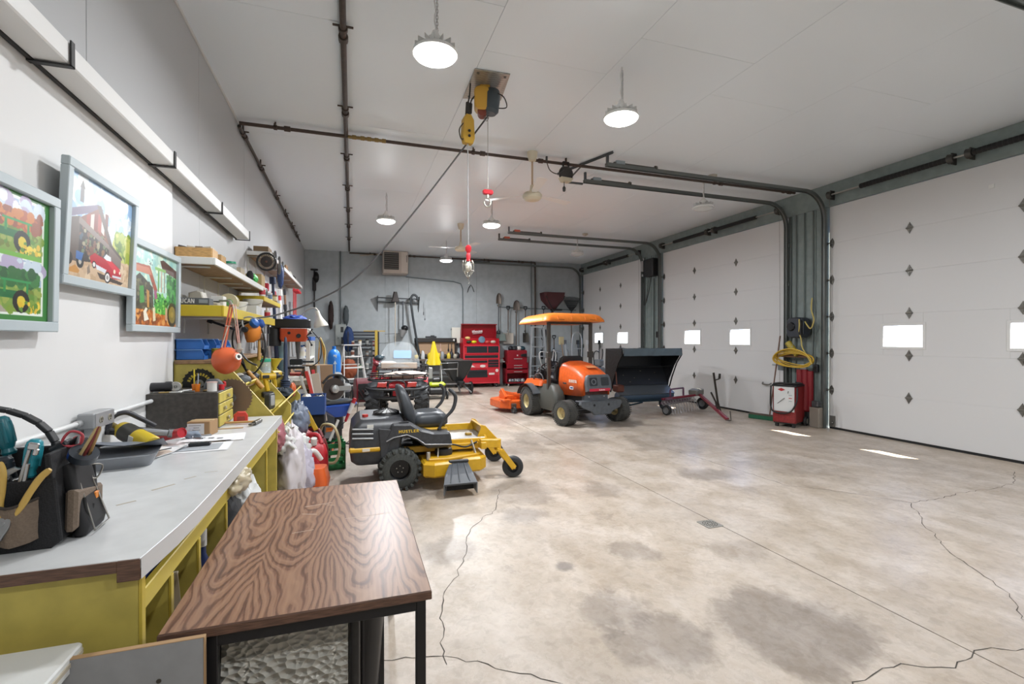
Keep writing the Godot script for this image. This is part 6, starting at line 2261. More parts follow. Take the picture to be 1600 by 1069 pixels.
	b = B(); b.t = k
	secs = []
	for q in [[.62, .98, .05, .44], [.62, .98, .11, .46]]: pass
	for q in [[.56, .64, .97, .38], [.59, .62, 1.0, .46], [.66, .62, 1.0, .48], [.7, .64, .96, .42], [.715, .68, .9, .32]]:
		secs.append(lift(rrect(q[2] - q[1], q[3], .09, 4), func(p): return V((q[1] + q[2]) / 2 + p.x, q[0] + (.03 * p.x if q[0] > .6 else 0.0), -5.36 + p.y)))
	b.loft(secs)
	obj("seat", b, m("43474c", .38), t)
	b = B(); b.t = k
	secs = []
	for q in [[.6, .62, .08, .42], [.68, .59, .12, .48], [.8, .56, .12, .48], [.92, .52, .1, .42], [.985, .5, .07, .32], [1.005, .49, .03, .22]]:
		secs.append(lift(rrect(q[2], q[3], minf(.04, q[2] * .45), 4), func(p): return V(q[1] + p.x, q[0], -5.36 + p.y)))
	b.loft(secs)
	obj("backrest", b, m("3d4146", .4), t)
	b = B(); b.t = k
	b.box(V(.8, .53, -5.3), V(.36, .06, .42), .008)
	obj("seat_base", b, yl, t)
	for z in [-5.03, -5.69]:
		b = B(); b.t = k
		b.tube(curve([V(.87, .55, z), V(.93, .66, z), V(1.02, .76, z), V(1.05, .87, z), V(1.03, .93, z), V(.99, .965, z - (.05 if z > -5.3 else -.05))], 5), [.014, .014, .014, .014, .015, .015, .016, .016, .017, .018, .018, .019, .019, .019, .02, .02, .02, .02, .02, .02, .02, .02, .02, .019, .017, .014], 10)
		obj("lever", b, m("35373a", .5), t)
		b = B(); b.t = k
		b.cyl(V(.87, .5, z), V(.88, .57, z), .03, .022, 12)
		obj("lever_boot", b, bl, t)
	b = B(); b.t = k
	b.prism([P(.68, 4.8), P(.78, 4.74), P(.95, 4.76), P(1.06, 4.86), P(1.28, 4.86), P(1.36, 4.95), P(1.38, 5.5), P(1.3, 5.85), P(.95, 5.95), P(.72, 5.85), P(.66, 5.4)], .15, X(V(0, .2, 0), rot(-90)), .02)
	obj("deck", b, yl, t)
	b = B(); b.t = k
	b.prism([P(.74, 4.84), P(.95, 4.82), P(1.3, 4.95), P(1.32, 5.5), P(1.25, 5.78), P(.95, 5.86), P(.76, 5.78)], .03, X(V(0, .285, 0), rot(-90)), .008)
	obj("deck_top", b, m("c39720", .4), t)
	for p in [V(.92, .3, -5.02), V(1.02, .3, -5.35), V(.92, .3, -5.7)]:
		b = B(); b.t = k
		b.lathe([P(0, 0), P(.09, 0), P(.095, .03), P(.085, .06), P(.03, .07), P(0, .07)], X(p), 20)
		obj("spindle_cover", b, m("2b2d30", .5), t)
	b = B(); b.t = k
	b.bar(V(.84, .28, -4.9), V(.86, .43, -4.98), .012, .03)
	b.bar(V(1.25, .28, -4.95), V(1.22, .42, -5.04), .012, .03)
	b.cyl(V(.74, .28, -4.88), V(.74, .36, -4.88), .02, -1, 8)
	obj("lift_link", b, m("b9b7b2", .35, .6), t)
	b = B(); b.t = k
	b.tube(curve([V(.9, .37, -5.0), V(1.0, .4, -4.98), V(1.15, .36, -5.0), V(1.28, .4, -5.03)], 5), .01, 6)
	obj("drive_belt", b, bl, t)
	b = B(); b.t = k
	b.loft([[V(.94, .245, -4.78), V(1.12, .245, -4.78), V(1.12, .26, -4.78), V(.94, .26, -4.78)], [V(.86, .17, -4.62), V(1.14, .17, -4.62), V(1.14, .185, -4.62), V(.86, .185, -4.62)], [V(.825, .12, -4.48), V(1.145, .12, -4.48), V(1.145, .135, -4.48), V(.825, .135, -4.48)]], false)
	for x in [[.97, .89], [1.02, .98], [1.08, 1.08]]:
		b.bar(V(x[0], .258, -4.78), V(x[1], .14, -4.5), .012, .012)
	obj("chute_hood", b, m("4b4f54", .4), t)
	for e in [[.94, .825], [1.12, 1.145]]:
		b = B(); b.t = k
		b.loft([[V(e[0] - .005, .1, -4.78), V(e[0] + .005, .1, -4.78), V(e[0] + .005, .25, -4.78), V(e[0] - .005, .25, -4.78)], [V(e[1] - .005, .03, -4.48), V(e[1] + .005, .03, -4.48), V(e[1] + .005, .13, -4.48), V(e[1] - .005, .13, -4.48)]], false)
		obj("chute_side", b, m("7b7f84", .4, .3), t)
	b = B(); b.t = k
	b.box(V(1.0, .07, -4.6), V(.28, .06, .02), .004)
	obj("chute_back", b, m("1a1b1d", .7), t)
	b = B(); b.t = k
	b.box(V(1.03, .27, -4.785), V(.2, .03, .04), .006)
	obj("chute_hinge", b, m("2c2e31", .4), t)
	b = B(); b.t = k
	b.box(V(.5, .33, -5.36), V(.6, .16, .34), .02)
	b.box(V(.85, .36, -5.3), V(.2, .1, .3), .02)
	b.cyl(V(.46, .205, -4.95), V(.46, .205, -5.78), .03, -1, 10)
	obj("transmission", b, m("1e1f21", .5, .3), t)
func tractor():
	var t := thing("front_mower_tractor", "orange front-mount mower tractor with a sun canopy, parked left of the black hopper", "tractor", V(4.09, 0, -7.75), 7)
	var og := mottled("tractor orange", "d4561c", "dc5f22", 2, .38)
	var dg := mottled("tractor grey", "50555a", "585d62", 2, .45)
	var tyre := mottled("tractor tyre", "3b3b39", "484845", 6, .8)
	var rim := m("d3c596", .4)
	var b: MB
	for s in [-1.0, 1.0]:
		wheel(t, "rear_tyre", .22, .24, .105, V(s * .56, .22, .02), 14 if s < 0 else 194, tyre, rim, 40, .004)
		wheel(t, "front_tyre", .28, .3, .14, V(s * .5, .28, -1.32), 0 if s < 0 else 180, tyre, rim, 44, .006)
	b = B()
	b.bar(V(-.46, .22, .02), V(.46, .22, .02), .07, .07)
	b.bar(V(-.42, .3, .1), V(.42, .26, .1), .03, .03)
	b.cyl(V(-.4, .24, .12), V(.4, .28, .12), .016, -1, 10)
	obj("rear_axle", b, m("3a3a3a", .5, .3), t)
	b = B()
	b.prism([P(-.42, .43), P(.42, .43), P(.44, .38), P(.4, .3), P(.24, .24), P(.2, .19), P(-.14, .19), P(-.2, .25), P(-.4, .33), P(-.44, .38)], .06, X(V(0, 0, .27)), .008)
	b.box(V(0, .42, .2), V(.82, .02, .2), .004)
	obj("rear_weight", b, dg, t)
	for x in [-.15, .15]:
		b = B()
		b.cyl(V(x, .36, .298), V(x, .36, .306), .022, -1, 12)
		obj("bolt_hole", b, m("17181a", .6), t)
	b = B()
	b.box(V(-.02, .42, -.35), V(.44, .18, .9), .02)
	b.box(V(.0, .4, -1.1), V(.5, .2, .6), .02)
	obj("chassis", b, m("27282a", .5, .3), t)
	b = B()
	b.loft([lift(rrect(.2, .62, .06), func(q): return V(-.36 + q.x, .16, -.78 + q.y)), lift(rrect(.26, .74, .08), func(q): return V(-.38 + q.x, .3, -.8 + q.y)), lift(rrect(.26, .72, .08), func(q): return V(-.38 + q.x, .52, -.8 + q.y)), lift(rrect(.2, .5, .08), func(q): return V(-.36 + q.x, .64, -.86 + q.y))])
	obj("fuel_tank", b, m("4b4c47", .5), t)
	b = B()
	b.loft([lift(rrect(.2, .62, .06), func(q): return V(.38 + q.x, .16, -.78 + q.y)), lift(rrect(.26, .72, .08), func(q): return V(.38 + q.x, .52, -.8 + q.y)), lift(rrect(.2, .5, .08), func(q): return V(.36 + q.x, .64, -.86 + q.y))])
	obj("fuel_tank", b, m("4b4c47", .5), t)
	b = B()
	b.box(V(0, .4, .03), V(.4, .3, .04), .006)
	b.box(V(0, .53, .1), V(.5, .22, .1), .01)
	obj("rear_guard", b, dg, t)
	for x in [-.16, .16]:
		b = B()
		b.cyl(V(x, .49, .15), V(x, .49, .158), .014, -1, 10)
		obj("guard_bolt", b, m("b9b9b6", .3, .7), t)
	b = B()
	var secs := []
	for q in [[.2, .58, .0, -.06], [.17, .66, .0, -.05], [.0, .74, .0, .0]]: pass
	var prof := [[.15, .25, .52, .82], [.1, .268, .50, .89], [-.1, .28, .49, .98], [-.35, .285, .48, 1.06], [-.54, .285, .48, 1.08], [-.64, .27, .48, 1.05]]
	for q in prof:
		var w: float = q[1] * 1.1
		var y0: float = q[2]
		var y1: float = q[3]
		var z: float = q[0]
		secs.append([V(-w, y0, z), V(-w * 1.02, lerpf(y0, y1, .5), z), V(-w * .96, lerpf(y0, y1, .82), z), V(-w * .8, lerpf(y0, y1, .96), z), V(-w * .4, y1 + .012, z), V(w * .4, y1 + .012, z), V(w * .8, lerpf(y0, y1, .96), z), V(w * .96, lerpf(y0, y1, .82), z), V(w * 1.02, lerpf(y0, y1, .5), z), V(w, y0, z)])
	b.loft(secs)
	var hood := obj("hood", b, og, t)
	words("KUBOTA", .055, m("e4ddd2", .4), hood, V(-.318, .745, -.13), rot(0, -90) * rot(0, 0, 0), true, .25)
	b = B()
	b.prism(rrect(.13, .055, .02), .006, X(V(-.316, .625, -.17), rot(0, -90)), .001)
	obj("badge", b, m("c9cbd0", .4), hood)
	b = B()
	b.prism(rrect(.08, .028, .012), .004, X(V(-.3195, .627, -.165), rot(0, -90)), .001)
	obj("badge_band", b, m("3a4c78", .4), hood)
	b = B()
	b.box(V(-.318, .69, -.4), V(.01, .03, .12), .004)
	obj("hood_slot", b, m("1c1c1c", .6), hood)
	b = B()
	b.box(V(.02, 1.0, -.05), V(.2, .004, .1), .001, rot(18))
	obj("worn_sticker", b, m("c27a4c", .6), hood)
	b = B()
	b.prism([P(-.255, -.16), P(.255, -.16), P(.262, 0), P(.235, .1), P(.2, .13), P(-.2, .13), P(-.235, .1), P(-.262, 0)], .09, X(V(0, .745, .185), rot(-10)), .012)
	obj("grille", b, dg, t)
	for s in [-1.0, 1.0]:
		b = B()
		b.prism(rrect(.17, .15, .025), .02, X(V(s * .12, .755, .222), rot(-10)), .004)
		obj("lamp_recess", b, m("24282b", .4), t)
	b = B()
	b.lathe([P(.036, 0), P(.05, .0), P(.05, .012), P(.036, .012), P(.036, 0)], X(V(-.12, .757, .228), rot(80)), 20)
	obj("lamp_ring", b, m("6a7075", .35), t)
	b = B()
	b.box(V(0, .615, .245), V(.44, .05, .02), .006)
	obj("red_band", b, m("c4263f", .35), t)
	words("Kubota", .026, m("e9e2dd", .4), t, V(.04, .615, .257), Basis.IDENTITY, true, .12)
	for s in [-1.0, 1.0]:
		b = B()
		var rows := []
		for i in 10:
			var a := deg_to_rad(150 - 130.0 * i / 9)
			rows.append([V(s * .34, .28 + sin(a) * .36, -1.32 - cos(a) * -.4 * -1.0), V(s * .66, .28 + sin(a) * .345, -1.32 - cos(a) * -.4 * -1.0)])
		b.grid(rows, false, V(s * .5, .2, -1.32), .02)
		obj("fender", b, m("44484b", .5), t)
		b = B()
		b.loft([lift(rrect(.24, .7, .05), func(q): return V(s * .42 + q.x, .6, -1.3 + q.y)), lift(rrect(.2, .62, .05), func(q): return V(s * .4 + q.x, .7, -1.28 + q.y))])
		obj("fender_top", b, og, t)
	b = B()
	b.box(V(0, .5, -1.35), V(.6, .04, .7), .01)
	obj("floor_plate", b, m("2e2f31", .6), t)
	b = B()
	secs = []
	for q in [[.72, -.84, .06, .46], [.8, -.8, .12, .54], [1.0, -.7, .13, .56], [1.14, -.68, .1, .5], [1.18, -.67, .06, .4]]:
		secs.append(lift(rrect(q[3], q[2], q[2] * .45, 4), func(p): return V(.0 + p.x, q[0], q[1] + p.y)))
	b.loft(secs)
	obj("backrest", b, m("1b1b1d", .55), t)
	b = B()
	b.box(V(0, .72, -.98), V(.5, .12, .46), .04)
	obj("seat", b, m("1b1b1d", .55), t)
	for s in [-1.0, 1.0]:
		b = B()
		b.bar(V(s * .3, .9, -.72), V(s * .3, .9, -1.1), .07, .06)
		b.bar(V(s * .3, .74, -.76), V(s * .3, 1.0, -.72), .05, .1, V(0, 0, 1))
		obj("armrest", b, m("1f1f21", .55), t)
	b = B()
	var o := []
	for i in 24: o.append(V(cos(TAU * i / 24) * .17, 0.96 + sin(TAU * i / 24) * .08, -1.5 + sin(TAU * i / 24) * .15))
	b.tube(o, .014, 8, true)
	b.cyl(V(0, .55, -1.65), V(0, .95, -1.5), .03, .02, 10)
	b.bar(V(-.16, .96, -1.5), V(.16, .96, -1.5), .02, .014)
	obj("steering_wheel", b, m("1c1c1e", .5), t)
	b = B()
	b.box(V(0, .68, -1.72), V(.34, .36, .16), .04)
	obj("dash", b, m("2c2d30", .5), t)
	for q in [V(-.3, .7, -1.15), V(-.36, .7, -1.3), V(.33, .7, -1.1)]:
		b = B()
		b.cyl(q, q + V(-.02, .2, .03), .007, -1, 8)
		b.ball(q + V(-.02, .22, .03), V(.02, .025, .02), 10, 8)
		obj("control_lever", b, m("2a2a2a", .4), t)
	b = B()
	b.tube(curve([V(-.42, .7, -1.0), V(-.44, .82, -1.08), V(-.46, .8, -1.25), V(-.46, .7, -1.34)], 6), .014, 8)
	obj("grab_handle", b, m("4a4b4d", .4), t)
	b = B()
	for s in [-1.0, 1.0]:
		b.bar(V(s * .47, .55, -.72), V(s * .47, 1.82, -.72), .065, .05, V(0, 0, 1))
		b.box(V(s * .47, 1.2, -.72), V(.1, .12, .09), .008)
	b.bar(V(-.47, 1.81, -.72), V(.47, 1.81, -.72), .06, .05)
	obj("roll_frame", b, m("48443f", .45, .3), t)
	b = B()
	secs = []
	for q in [[1.815, 1.38, 1.16], [1.86, 1.36, 1.14], [1.93, 1.24, 1.04], [1.965, 1.12, .92], [1.985, .9, .7]]:
		secs.append(lift(rrect(q[1], q[2], .12, 4), func(p): return V(p.x - .0, q[0] + .02 * (p.y / .6), -1.05 + p.y)))
	b.loft(secs)
	var can := obj("canopy", b, mottled("canopy orange", "e07420", "e67d28", 2, .4), t)
	for x in [-.33, .35]:
		b = B()
		b.box(V(x, 1.86, -.483), V(.12, .022, .014), .003)
		obj("canopy_slot", b, m("5a2a18", .6), can)
	b = B()
	for q in [-.4, -.1, .2, .45]:
		b.box(V(q, 1.9, -.494), V(.02, .07, .01), .004, rot(-34))
	obj("canopy_rib", b, m("d86f24", .4), can)
	b = B()
	b.prism([P(-1.0, 1.78), P(-.85, 1.62), P(.75, 1.62), P(.85, 1.8), P(.8, 2.35), P(.5, 2.55), P(-.6, 2.55), P(-1.0, 2.3)], .17, X(V(0, .17, 0), rot(-90)), .02)
	obj("mower_deck", b, og, t)
	b = B()
	b.box(V(-.9, .26, -1.75), V(.18, .04, .25), .01)
	b.bar(V(-.9, .42, -1.9), V(-.4, .3, -1.75), .06, .05)
	b.bar(V(-.9, .44, -1.95), V(-.88, .28, -1.78), .06, .12)
	b.box(V(-.5, .3, -2.0), V(.7, .12, .4), .03)
	obj("deck_bracket", b, og, t)
	b = B()
	b.bar(V(-.3, .3, -1.7), V(-.3, .45, -1.3), .05, .05); b.bar(V(.3, .3, -1.7), V(.3, .45, -1.3), .05, .05)
	obj("lift_arm", b, m("303133", .5), t)
	wheel(t, "deck_roller", .07, .06, .035, V(-.78, .07, -1.58), 20, m("2a2a2a", .6), m("7a7a78", .4, .5))
	b = B()
	b.box(V(-.78, .16, -1.6), V(.1, .08, .08), .01)
	obj("roller_bracket", b, m("4b3a33", .5), t)
func sweeper():
	var o := V(5.85, 0, -8.7)
	var t := thing("leaf_sweeper", "big black tow-behind leaf hopper standing open in front of the far doors", "leaf sweeper", o)
	var k := X(-o)
	var blk := mottled("hopper", "1f2022", "2a2b2e", 3, .5)
	var prof := [P(-9.02, 1.3), P(-8.36, 1.31), P(-8.34, 1.18), P(-8.5, 1.0), P(-8.66, .7), P(-8.74, .5), P(-8.8, .4), P(-8.95, .42), P(-9.05, .6)]
	for x in [5.17, 6.56]:
		var b := B(); b.t = k
		var pr: Array = prof if x < 6 else [P(-9.02, 1.3), P(-8.36, 1.29), P(-8.34, 1.2), P(-8.55, .95), P(-8.74, .62), P(-8.8, .4), P(-8.95, .42), P(-9.05, .6)]
		b.prism(pr.map(func(q): return P(-q.x, q.y)), .014, X(V(x, 0, 0), rot(0, 90)), .003)
		obj("side_panel", b, blk, t)
	var b := B(); b.t = k
	b.loft([[V(5.17, 1.3, -9.02), V(6.56, 1.3, -9.02), V(6.56, .6, -9.06), V(5.17, .6, -9.06)], [V(5.17, 1.3, -9.0), V(6.56, 1.3, -9.0), V(6.56, .6, -9.03), V(5.17, .6, -9.03)]], false)
	obj("back_sheet", b, m("1d2228", .35), t)
	b = B(); b.t = k
	var rows := []
	for i in 5:
		var row := []
		for j in 25:
			var u := j / 24.0
			row.append(V(lerpf(5.16, 6.58, u), 1.305 - i * .02 - (.006 * sin(u * 40 + i) + .008 * sin(u * 17)) - (0.02 if i == 4 else 0.0), -9.0 + i * .165 + .01 * sin(u * 23)))
		rows.append(row)
	b.grid(rows, false, null, .006, Vector3.UP)
	obj("top_sheet", b, m("343d45", .3), t)  # bluish tint of the reflected sky is put into this colour
	b = B(); b.t = k
	rows = []
	for i in 4:
		var row := []
		for j in 25:
			var u := j / 24.0
			row.append(V(lerpf(5.18, 6.56, u), 1.31 - i * .05, -8.335 + .012 * sin(u * 31 + i) + .01 * i))
		rows.append(row)
	b.grid(rows, false, null, .006, V(0, 0, 1))
	obj("front_flap", b, m("5a6871", .3), t)  # pale blue is sky reflection painted into the black flap
	b = B(); b.t = k
	b.loft([[V(5.18, .9, -9.0), V(6.55, .9, -9.0), V(6.55, .91, -8.98), V(5.18, .91, -8.98)], [V(5.18, .52, -8.78), V(6.55, .52, -8.78), V(6.55, .53, -8.76), V(5.18, .53, -8.76)]], false)
	obj("sloping_panel", b, m("25272b", .45), t)
	for q in [V(5.5, .72, -8.875), V(5.75, .66, -8.84), V(5.95, .8, -8.92), V(6.1, .62, -8.815), V(6.3, .76, -8.9), V(5.62, .58, -8.795)]:
		b = B(); b.t = k
		b.box(q + V(0, .012, .012), V(.025, .008, .008), .001, rot(30, 20 * q.x, 0))
		obj("leaf_scrap", b, m("a59a84", .8), t)
	b = B(); b.t = k
	b.cyl(V(5.16, .92, -8.62), V(6.57, .92, -8.62), .012, -1, 8)
	b.tube(lift(prof.slice(1, 7), func(q): return V(5.155, q.y, q.x + .01)), .014, 8)
	b.tube(lift(prof.slice(1, 7), func(q): return V(6.575, q.y, q.x + .01)), .014, 8)
	obj("hoop_frame", b, m("1a1b1c", .4, .3), t)
	b = B(); b.t = k
	b.loft([[V(5.18, .5, -8.82), V(6.55, .5, -8.82), V(6.55, .52, -8.8), V(5.18, .52, -8.8)], [V(5.2, .34, -8.52), V(6.53, .34, -8.52), V(6.53, .36, -8.5), V(5.2, .36, -8.5)]], false)
	obj("lower_pan", b, m("6b7177", .35, .3), t)
	b = B(); b.t = k
	b.cyl(V(5.2, .3, -8.62), V(6.53, .3, -8.62), .1, -1, 18)
	obj("brush_housing", b, m("46586a", .35, .2), t)
	b = B(); b.t = k
	b.bar(V(5.2, .22, -8.5), V(6.5, .22, -8.5), .05, .04)
	b.bar(V(5.3, .2, -8.4), V(5.3, .24, -8.95), .04, .04)
	b.bar(V(6.4, .2, -8.4), V(6.4, .24, -8.95), .04, .04)
	b.bar(V(5.25, .12, -8.48), V(5.7, .2, -8.44), .03, .03)
	obj("under_frame", b, m("1f3440", .4, .3), t)
	for x in [5.36, 6.32]:
		wheel(t, "wheel", .14, .07, .08, V(x, .14, -8.6) - o, 0, m("232426", .7), m("37393c", .4))
	b = B(); b.t = k
	b.box(V(5.05, .52, -8.3), V(.16, .14, .2), .02)
	b.cyl(V(5.0, .6, -8.28), V(5.0, .85, -8.32), .014, -1, 8)
	obj("crank_box", b, m("5a2f22", .55), t)
	t.position.z -= .14
	o = V(6.6, 0, -8.2)
	t = thing("lawn_dethatcher", "purple-red tine dethatcher with a long red drawbar reaching along the floor", "lawn dethatcher", o)
	var k2 := X(-o)
	var rd := m("7c2836", .4)
	b = B(); b.t = k2
	b.bar(V(6.93, .34, -8.35), V(6.4, .06, -6.98), .055, .05)
	b.bar(V(6.93, .34, -8.35), V(5.9, .3, -8.2), .05, .04)
	b.bar(V(6.93, .34, -8.35), V(7.1, .3, -8.5), .05, .04)
	obj("drawbar", b, rd, t)
	b = B(); b.t = k2
	b.box(V(6.4, .05, -6.96), V(.05, .02, .1), .004)
	b.cyl(V(6.42, .06, -6.92), V(6.41, .22, -6.93), .009, -1, 8)
	obj("hitch_pin", b, m("5f5a55", .4, .5), t)
	b = B(); b.t = k2
	b.bar(V(5.95, .3, -8.15), V(7.05, .3, -8.6), .04, .04)
	b.bar(V(5.95, .2, -8.3), V(7.0, .2, -8.75), .04, .04)
	b.bar(V(6.15, .48, -8.28), V(6.6, .48, -8.45), .03, .03); b.bar(V(6.15, .28, -8.28), V(6.15, .48, -8.28), .03, .03); b.bar(V(6.6, .28, -8.45), V(6.6, .48, -8.45), .03, .03)
	obj("tool_frame", b, m("6d4a62", .4), t)
	for i in 12:
		var u := i / 11.0
		var p := V(lerpf(5.95, 7.0, u), .2, lerpf(-8.22, -8.65, u))
		b = B(); b.t = k2
		var c := []
		for j in 22:
			var a := TAU * 2.0 * j / 21
			c.append(p + V((j / 21.0 - .5) * .05, sin(a) * .05 + .02, cos(a) * .05))
		c.append(p + V(.02, -.1, .14)); c.append(p + V(.02, -.195, .18))
		b.tube(c, .007, 5)
		obj("spring_tine", b, m("b7b2b4", .3, .7), t)
	b = B(); b.t = k2
	b.prism([P(-.14, 0), P(.14, 0), P(.15, .12), P(.05, .1), P(-.02, .13), P(-.15, .1)], .2, X(V(6.9, .33, -8.42), rot(0, 20)), .02)
	obj("weight_tray", b, m("7a7a74", .5, .2), t)
	for q in [[V(7.13, .13, -8.5), 20], [V(5.9, .1, -8.05), 14]]:
		wheel(t, "wheel", .13 if q[1] == 20 else .1, .07, .07, q[0] - o, q[1], m("1f2123", .6), m("8a8c8e", .4, .4))
	b = B(); b.t = k2
	b.bar(V(6.62, .2, -7.45), V(6.56, .86, -7.52), .04, .02, V(0, 0, 1))
	b.bar(V(6.68, .74, -7.5), V(6.69, .84, -7.5), .04, .03, V(0, 0, 1))
	b.bar(V(6.68, .74, -7.5), V(6.58, .72, -7.5), .02, .02)
	b.bar(V(6.58, .2, -7.4), V(6.44, .5, -7.45), .03, .02, V(0, 0, 1))
	b.bar(V(6.6, .12, -7.4), V(6.62, .3, -7.5), .06, .05, V(0, 0, 1))
	obj("lift_lever", b, m("34302b", .5, .2), t)
func quad_bike():
	var t := thing("quad_bike", "red quad bike with black steel racks and knobbly tyres behind the riding mower", "quad bike", V(.95, 0, -10.0), -9)
	var blk := m("1b1b1d", .4, .2)
	var red := m("b52a31", .35)
	var tyre := mottled("quad tyre", "222325", "313335", 8, .75)
	var b: MB
	for z in [.68, -.62]:
		for s in [-1.0, 1.0]:
			wheel(t, "knobbly_tyre", .31, .25, .15, V(s * .44, .31, z), 0 if s > 0 else 180, tyre, m("2b2c2e", .4), 18, .024, true)
	b = B()
	b.box(V(0, .45, 0), V(.34, .3, 1.3), .05)
	b.box(V(0, .38, .66), V(.6, .08, .1), .02); b.box(V(0, .38, -.6), V(.6, .08, .1), .02)
	obj("chassis", b, m("1c1d1f", .5), t)
	for s in [-1.0, 1.0]:
		for z in [.68, -.62]:
			b = B()
			var rows := []
			for i in 9:
				var a := deg_to_rad(165 - 150.0 * i / 8)
				rows.append([V(s * .24, .36 + sin(a) * .36, z - .04 + cos(a) * .34), V(s * .42, .35 + sin(a) * .37, z - .04 + cos(a) * .34), V(s * .55, .33 + sin(a) * .34, z - .04 + cos(a) * .33)])
			b.grid(rows, false, V(s * .4, .2, z), .012)
			obj("mudguard", b, m("2b2d30", .45) if z > 0 else red, t)
	b = B()
	b.loft([lift(rrect(.34, .5, .08), func(q): return V(q.x, .6, .55 + q.y)), lift(rrect(.4, .5, .08), func(q): return V(q.x, .72, .5 + q.y)), lift(rrect(.3, .36, .06), func(q): return V(q.x, .8, .42 + q.y))])
	obj("front_cowl", b, red, t)
	b = B()
	b.loft([lift(rrect(.26, .5, .06), func(q): return V(q.x, .6, .0 + q.y)), lift(rrect(.22, .4, .06), func(q): return V(q.x, .84, .06 + q.y))])
	obj("fuel_tank", b, red, t)
	b = B()
	b.loft([lift(rrect(.3, .7, .08), func(q): return V(q.x, .72, -.4 + q.y)), lift(rrect(.32, .72, .08), func(q): return V(q.x, .82, -.4 + q.y))])
	obj("seat", b, m("222224", .6), t)
	for s in [-1.0, 1.0]:
		b = B()
		b.prism([P(-.09, -.045), P(.07, -.045), P(.09, .045), P(-.07, .045)], .05, X(V(s * .27, .66, .9)), .008)
		obj("lamp", b, m("d0504a", .25), t)
	b = B()
	b.box(V(0, .63, .88), V(.3, .06, .03), .008)
	b.box(V(0, .5, .86), V(.16, .1, .03), .008)
	obj("red_grille", b, red, t)
	b = B()
	b.tube(curve([V(-.56, .6, .8), V(-.36, .58, .98), V(.36, .58, .98), V(.56, .6, .8)], 5), .022, 8)
	b.tube(curve([V(-.52, .74, .8), V(-.36, .74, .95), V(.36, .74, .95), V(.52, .74, .8)], 5), .014, 8)
	b.tube(curve([V(-.5, .45, .84), V(-.34, .43, .97), V(.34, .43, .97), V(.5, .45, .84)], 5), .022, 8)
	for x in [-.3, 0.0, .3]:
		b.bar(V(x, .43, .96), V(x, .58, .98), .022, .022, V(0, 0, 1))
	b.tube(curve([V(-.16, .56, .98), V(-.14, .7, .98), V(0, .74, .97), V(.14, .7, .98), V(.16, .56, .98)], 5), .012, 8)
	obj("bull_bar", b, m("35373a", .4, .3), t)
	for z in [.62, -.6]:
		b = B()
		var y := .84 if z > 0 else .94
		var o := lift(rrect(1.08, .56, .08), func(q): return V(q.x, y, z + q.y))
		b.tube(o, .013, 7, true)
		b.tube(lift(rrect(1.06, .54, .08), func(q): return V(q.x, y - .08, z + q.y)), .011, 7, true)
		for i in 9:
			var x := -.48 + .12 * i
			b.cyl(V(x, y - .08, z - .27), V(x, y - .08, z + .27), .008, -1, 6)
		for i in 6:
			var x := -.5 + .2 * i
			b.cyl(V(x, y - .08, z + .27), V(x, y, z + .28), .008, -1, 6)
			b.cyl(V(x, y - .08, z - .27), V(x, y, z - .28), .008, -1, 6)
		b.cyl(V(-.2, y - .08, z), V(-.2, .6, z), .014, -1, 6); b.cyl(V(.2, y - .08, z), V(.2, .6, z), .014, -1, 6)
		obj("rack", b, blk, t)
	b = B()
	b.tube(curve([V(-.42, .98, .1), V(-.3, 1.0, .16), V(-.1, .94, .22), V(.1, .94, .22), V(.3, 1.0, .16), V(.42, .98, .1)], 5), .014, 8)
	b.cyl(V(0, .75, .3), V(0, .95, .22), .03, -1, 10)
	b.cyl(V(-.42, .98, .1), V(-.3, 1.0, .15), .02, -1, 10); b.cyl(V(.42, .98, .1), V(.3, 1.0, .15), .02, -1, 10)
	obj("handlebar", b, blk, t)
	b = B()
	var rows := []
	for i in 6:
		var u := i / 5.0
		var row := []
		for j in 9:
			var v := j / 8.0 * 2 - 1
			row.append(V(v * lerpf(.4, .24, u * u), .95 + .5 * u - .05 * v * v * u * u, .34 - .16 * u - .08 * v * v))
		rows.append(row)
	b.grid(rows, false, null, .004, V(0, 0, 1))
	obj("windscreen", b, glass("c8d2d6", .12, .08), t)
	b = B()
	b.box(V(0, .98, .3), V(.7, .12, .03), .02)
	obj("screen_skirt", b, m("a3978a", .6), t)
	b = B()
	b.prism(rrect(.34, .16, .02), .003, X(V(.06, 1.2, .27), rot(-18)), .001)
	obj("blue_sticker", b, m("88a6c6", .4), t)
	b = B()
	b.cyl(V(-.34, .98, .16), V(-.42, 1.1, .2), .007, -1, 6)
	b.ball(V(-.38, 1.13, .21), V(.11, .06, .03), 14, 8)
	obj("mirror", b, m("3c4a52", .25), t)
	b = B()
	b.cyl(V(-.44, .98, .08), V(-.5, 1.04, .1), .05, .04, 12)
	obj("hand_guard", b, m("7a1f2a", .4), t)
	one("folded_tarp", cloth_lump(V(0, .03, 0), V(.34, .06, .2), 91, .4), m("c2b0a4", .7), "pinkish folded tarp on the nearer rack of the quad bike", "tarp", V(1.0, .79, -9.4))
	one("yellow_raincoat", _coat(), m("e0c81c", .45), "bright yellow raincoat draped to a peak over the push mower's handle behind the quad bike", "raincoat", V(2.06, .8, -12.66))
	one("grey_bag", cloth_lump(V(0, .06, 0), V(.2, .08, .14), 93, .35), m("c9c8c4", .6), "pale bag on the rear rack of the quad bike", "bag", V(.75, .88, -10.62))
func _coat() -> MB:
	var b := B()
	var rows := []
	for i in 10:
		var u := i / 9.0
		var row := []
		for j in 26:
			var a := TAU * j / 26
			var r := lerpf(.19, .03, pow(u, .9)) * (1.0 + .16 * sin(a * 5 + u * 2) * (1 - u))
			row.append(V(cos(a) * r, .02 + .62 * u, sin(a) * r * .6))
		rows.append(row)
	b.grid(rows, true, V(0, .3, 0))
	return b
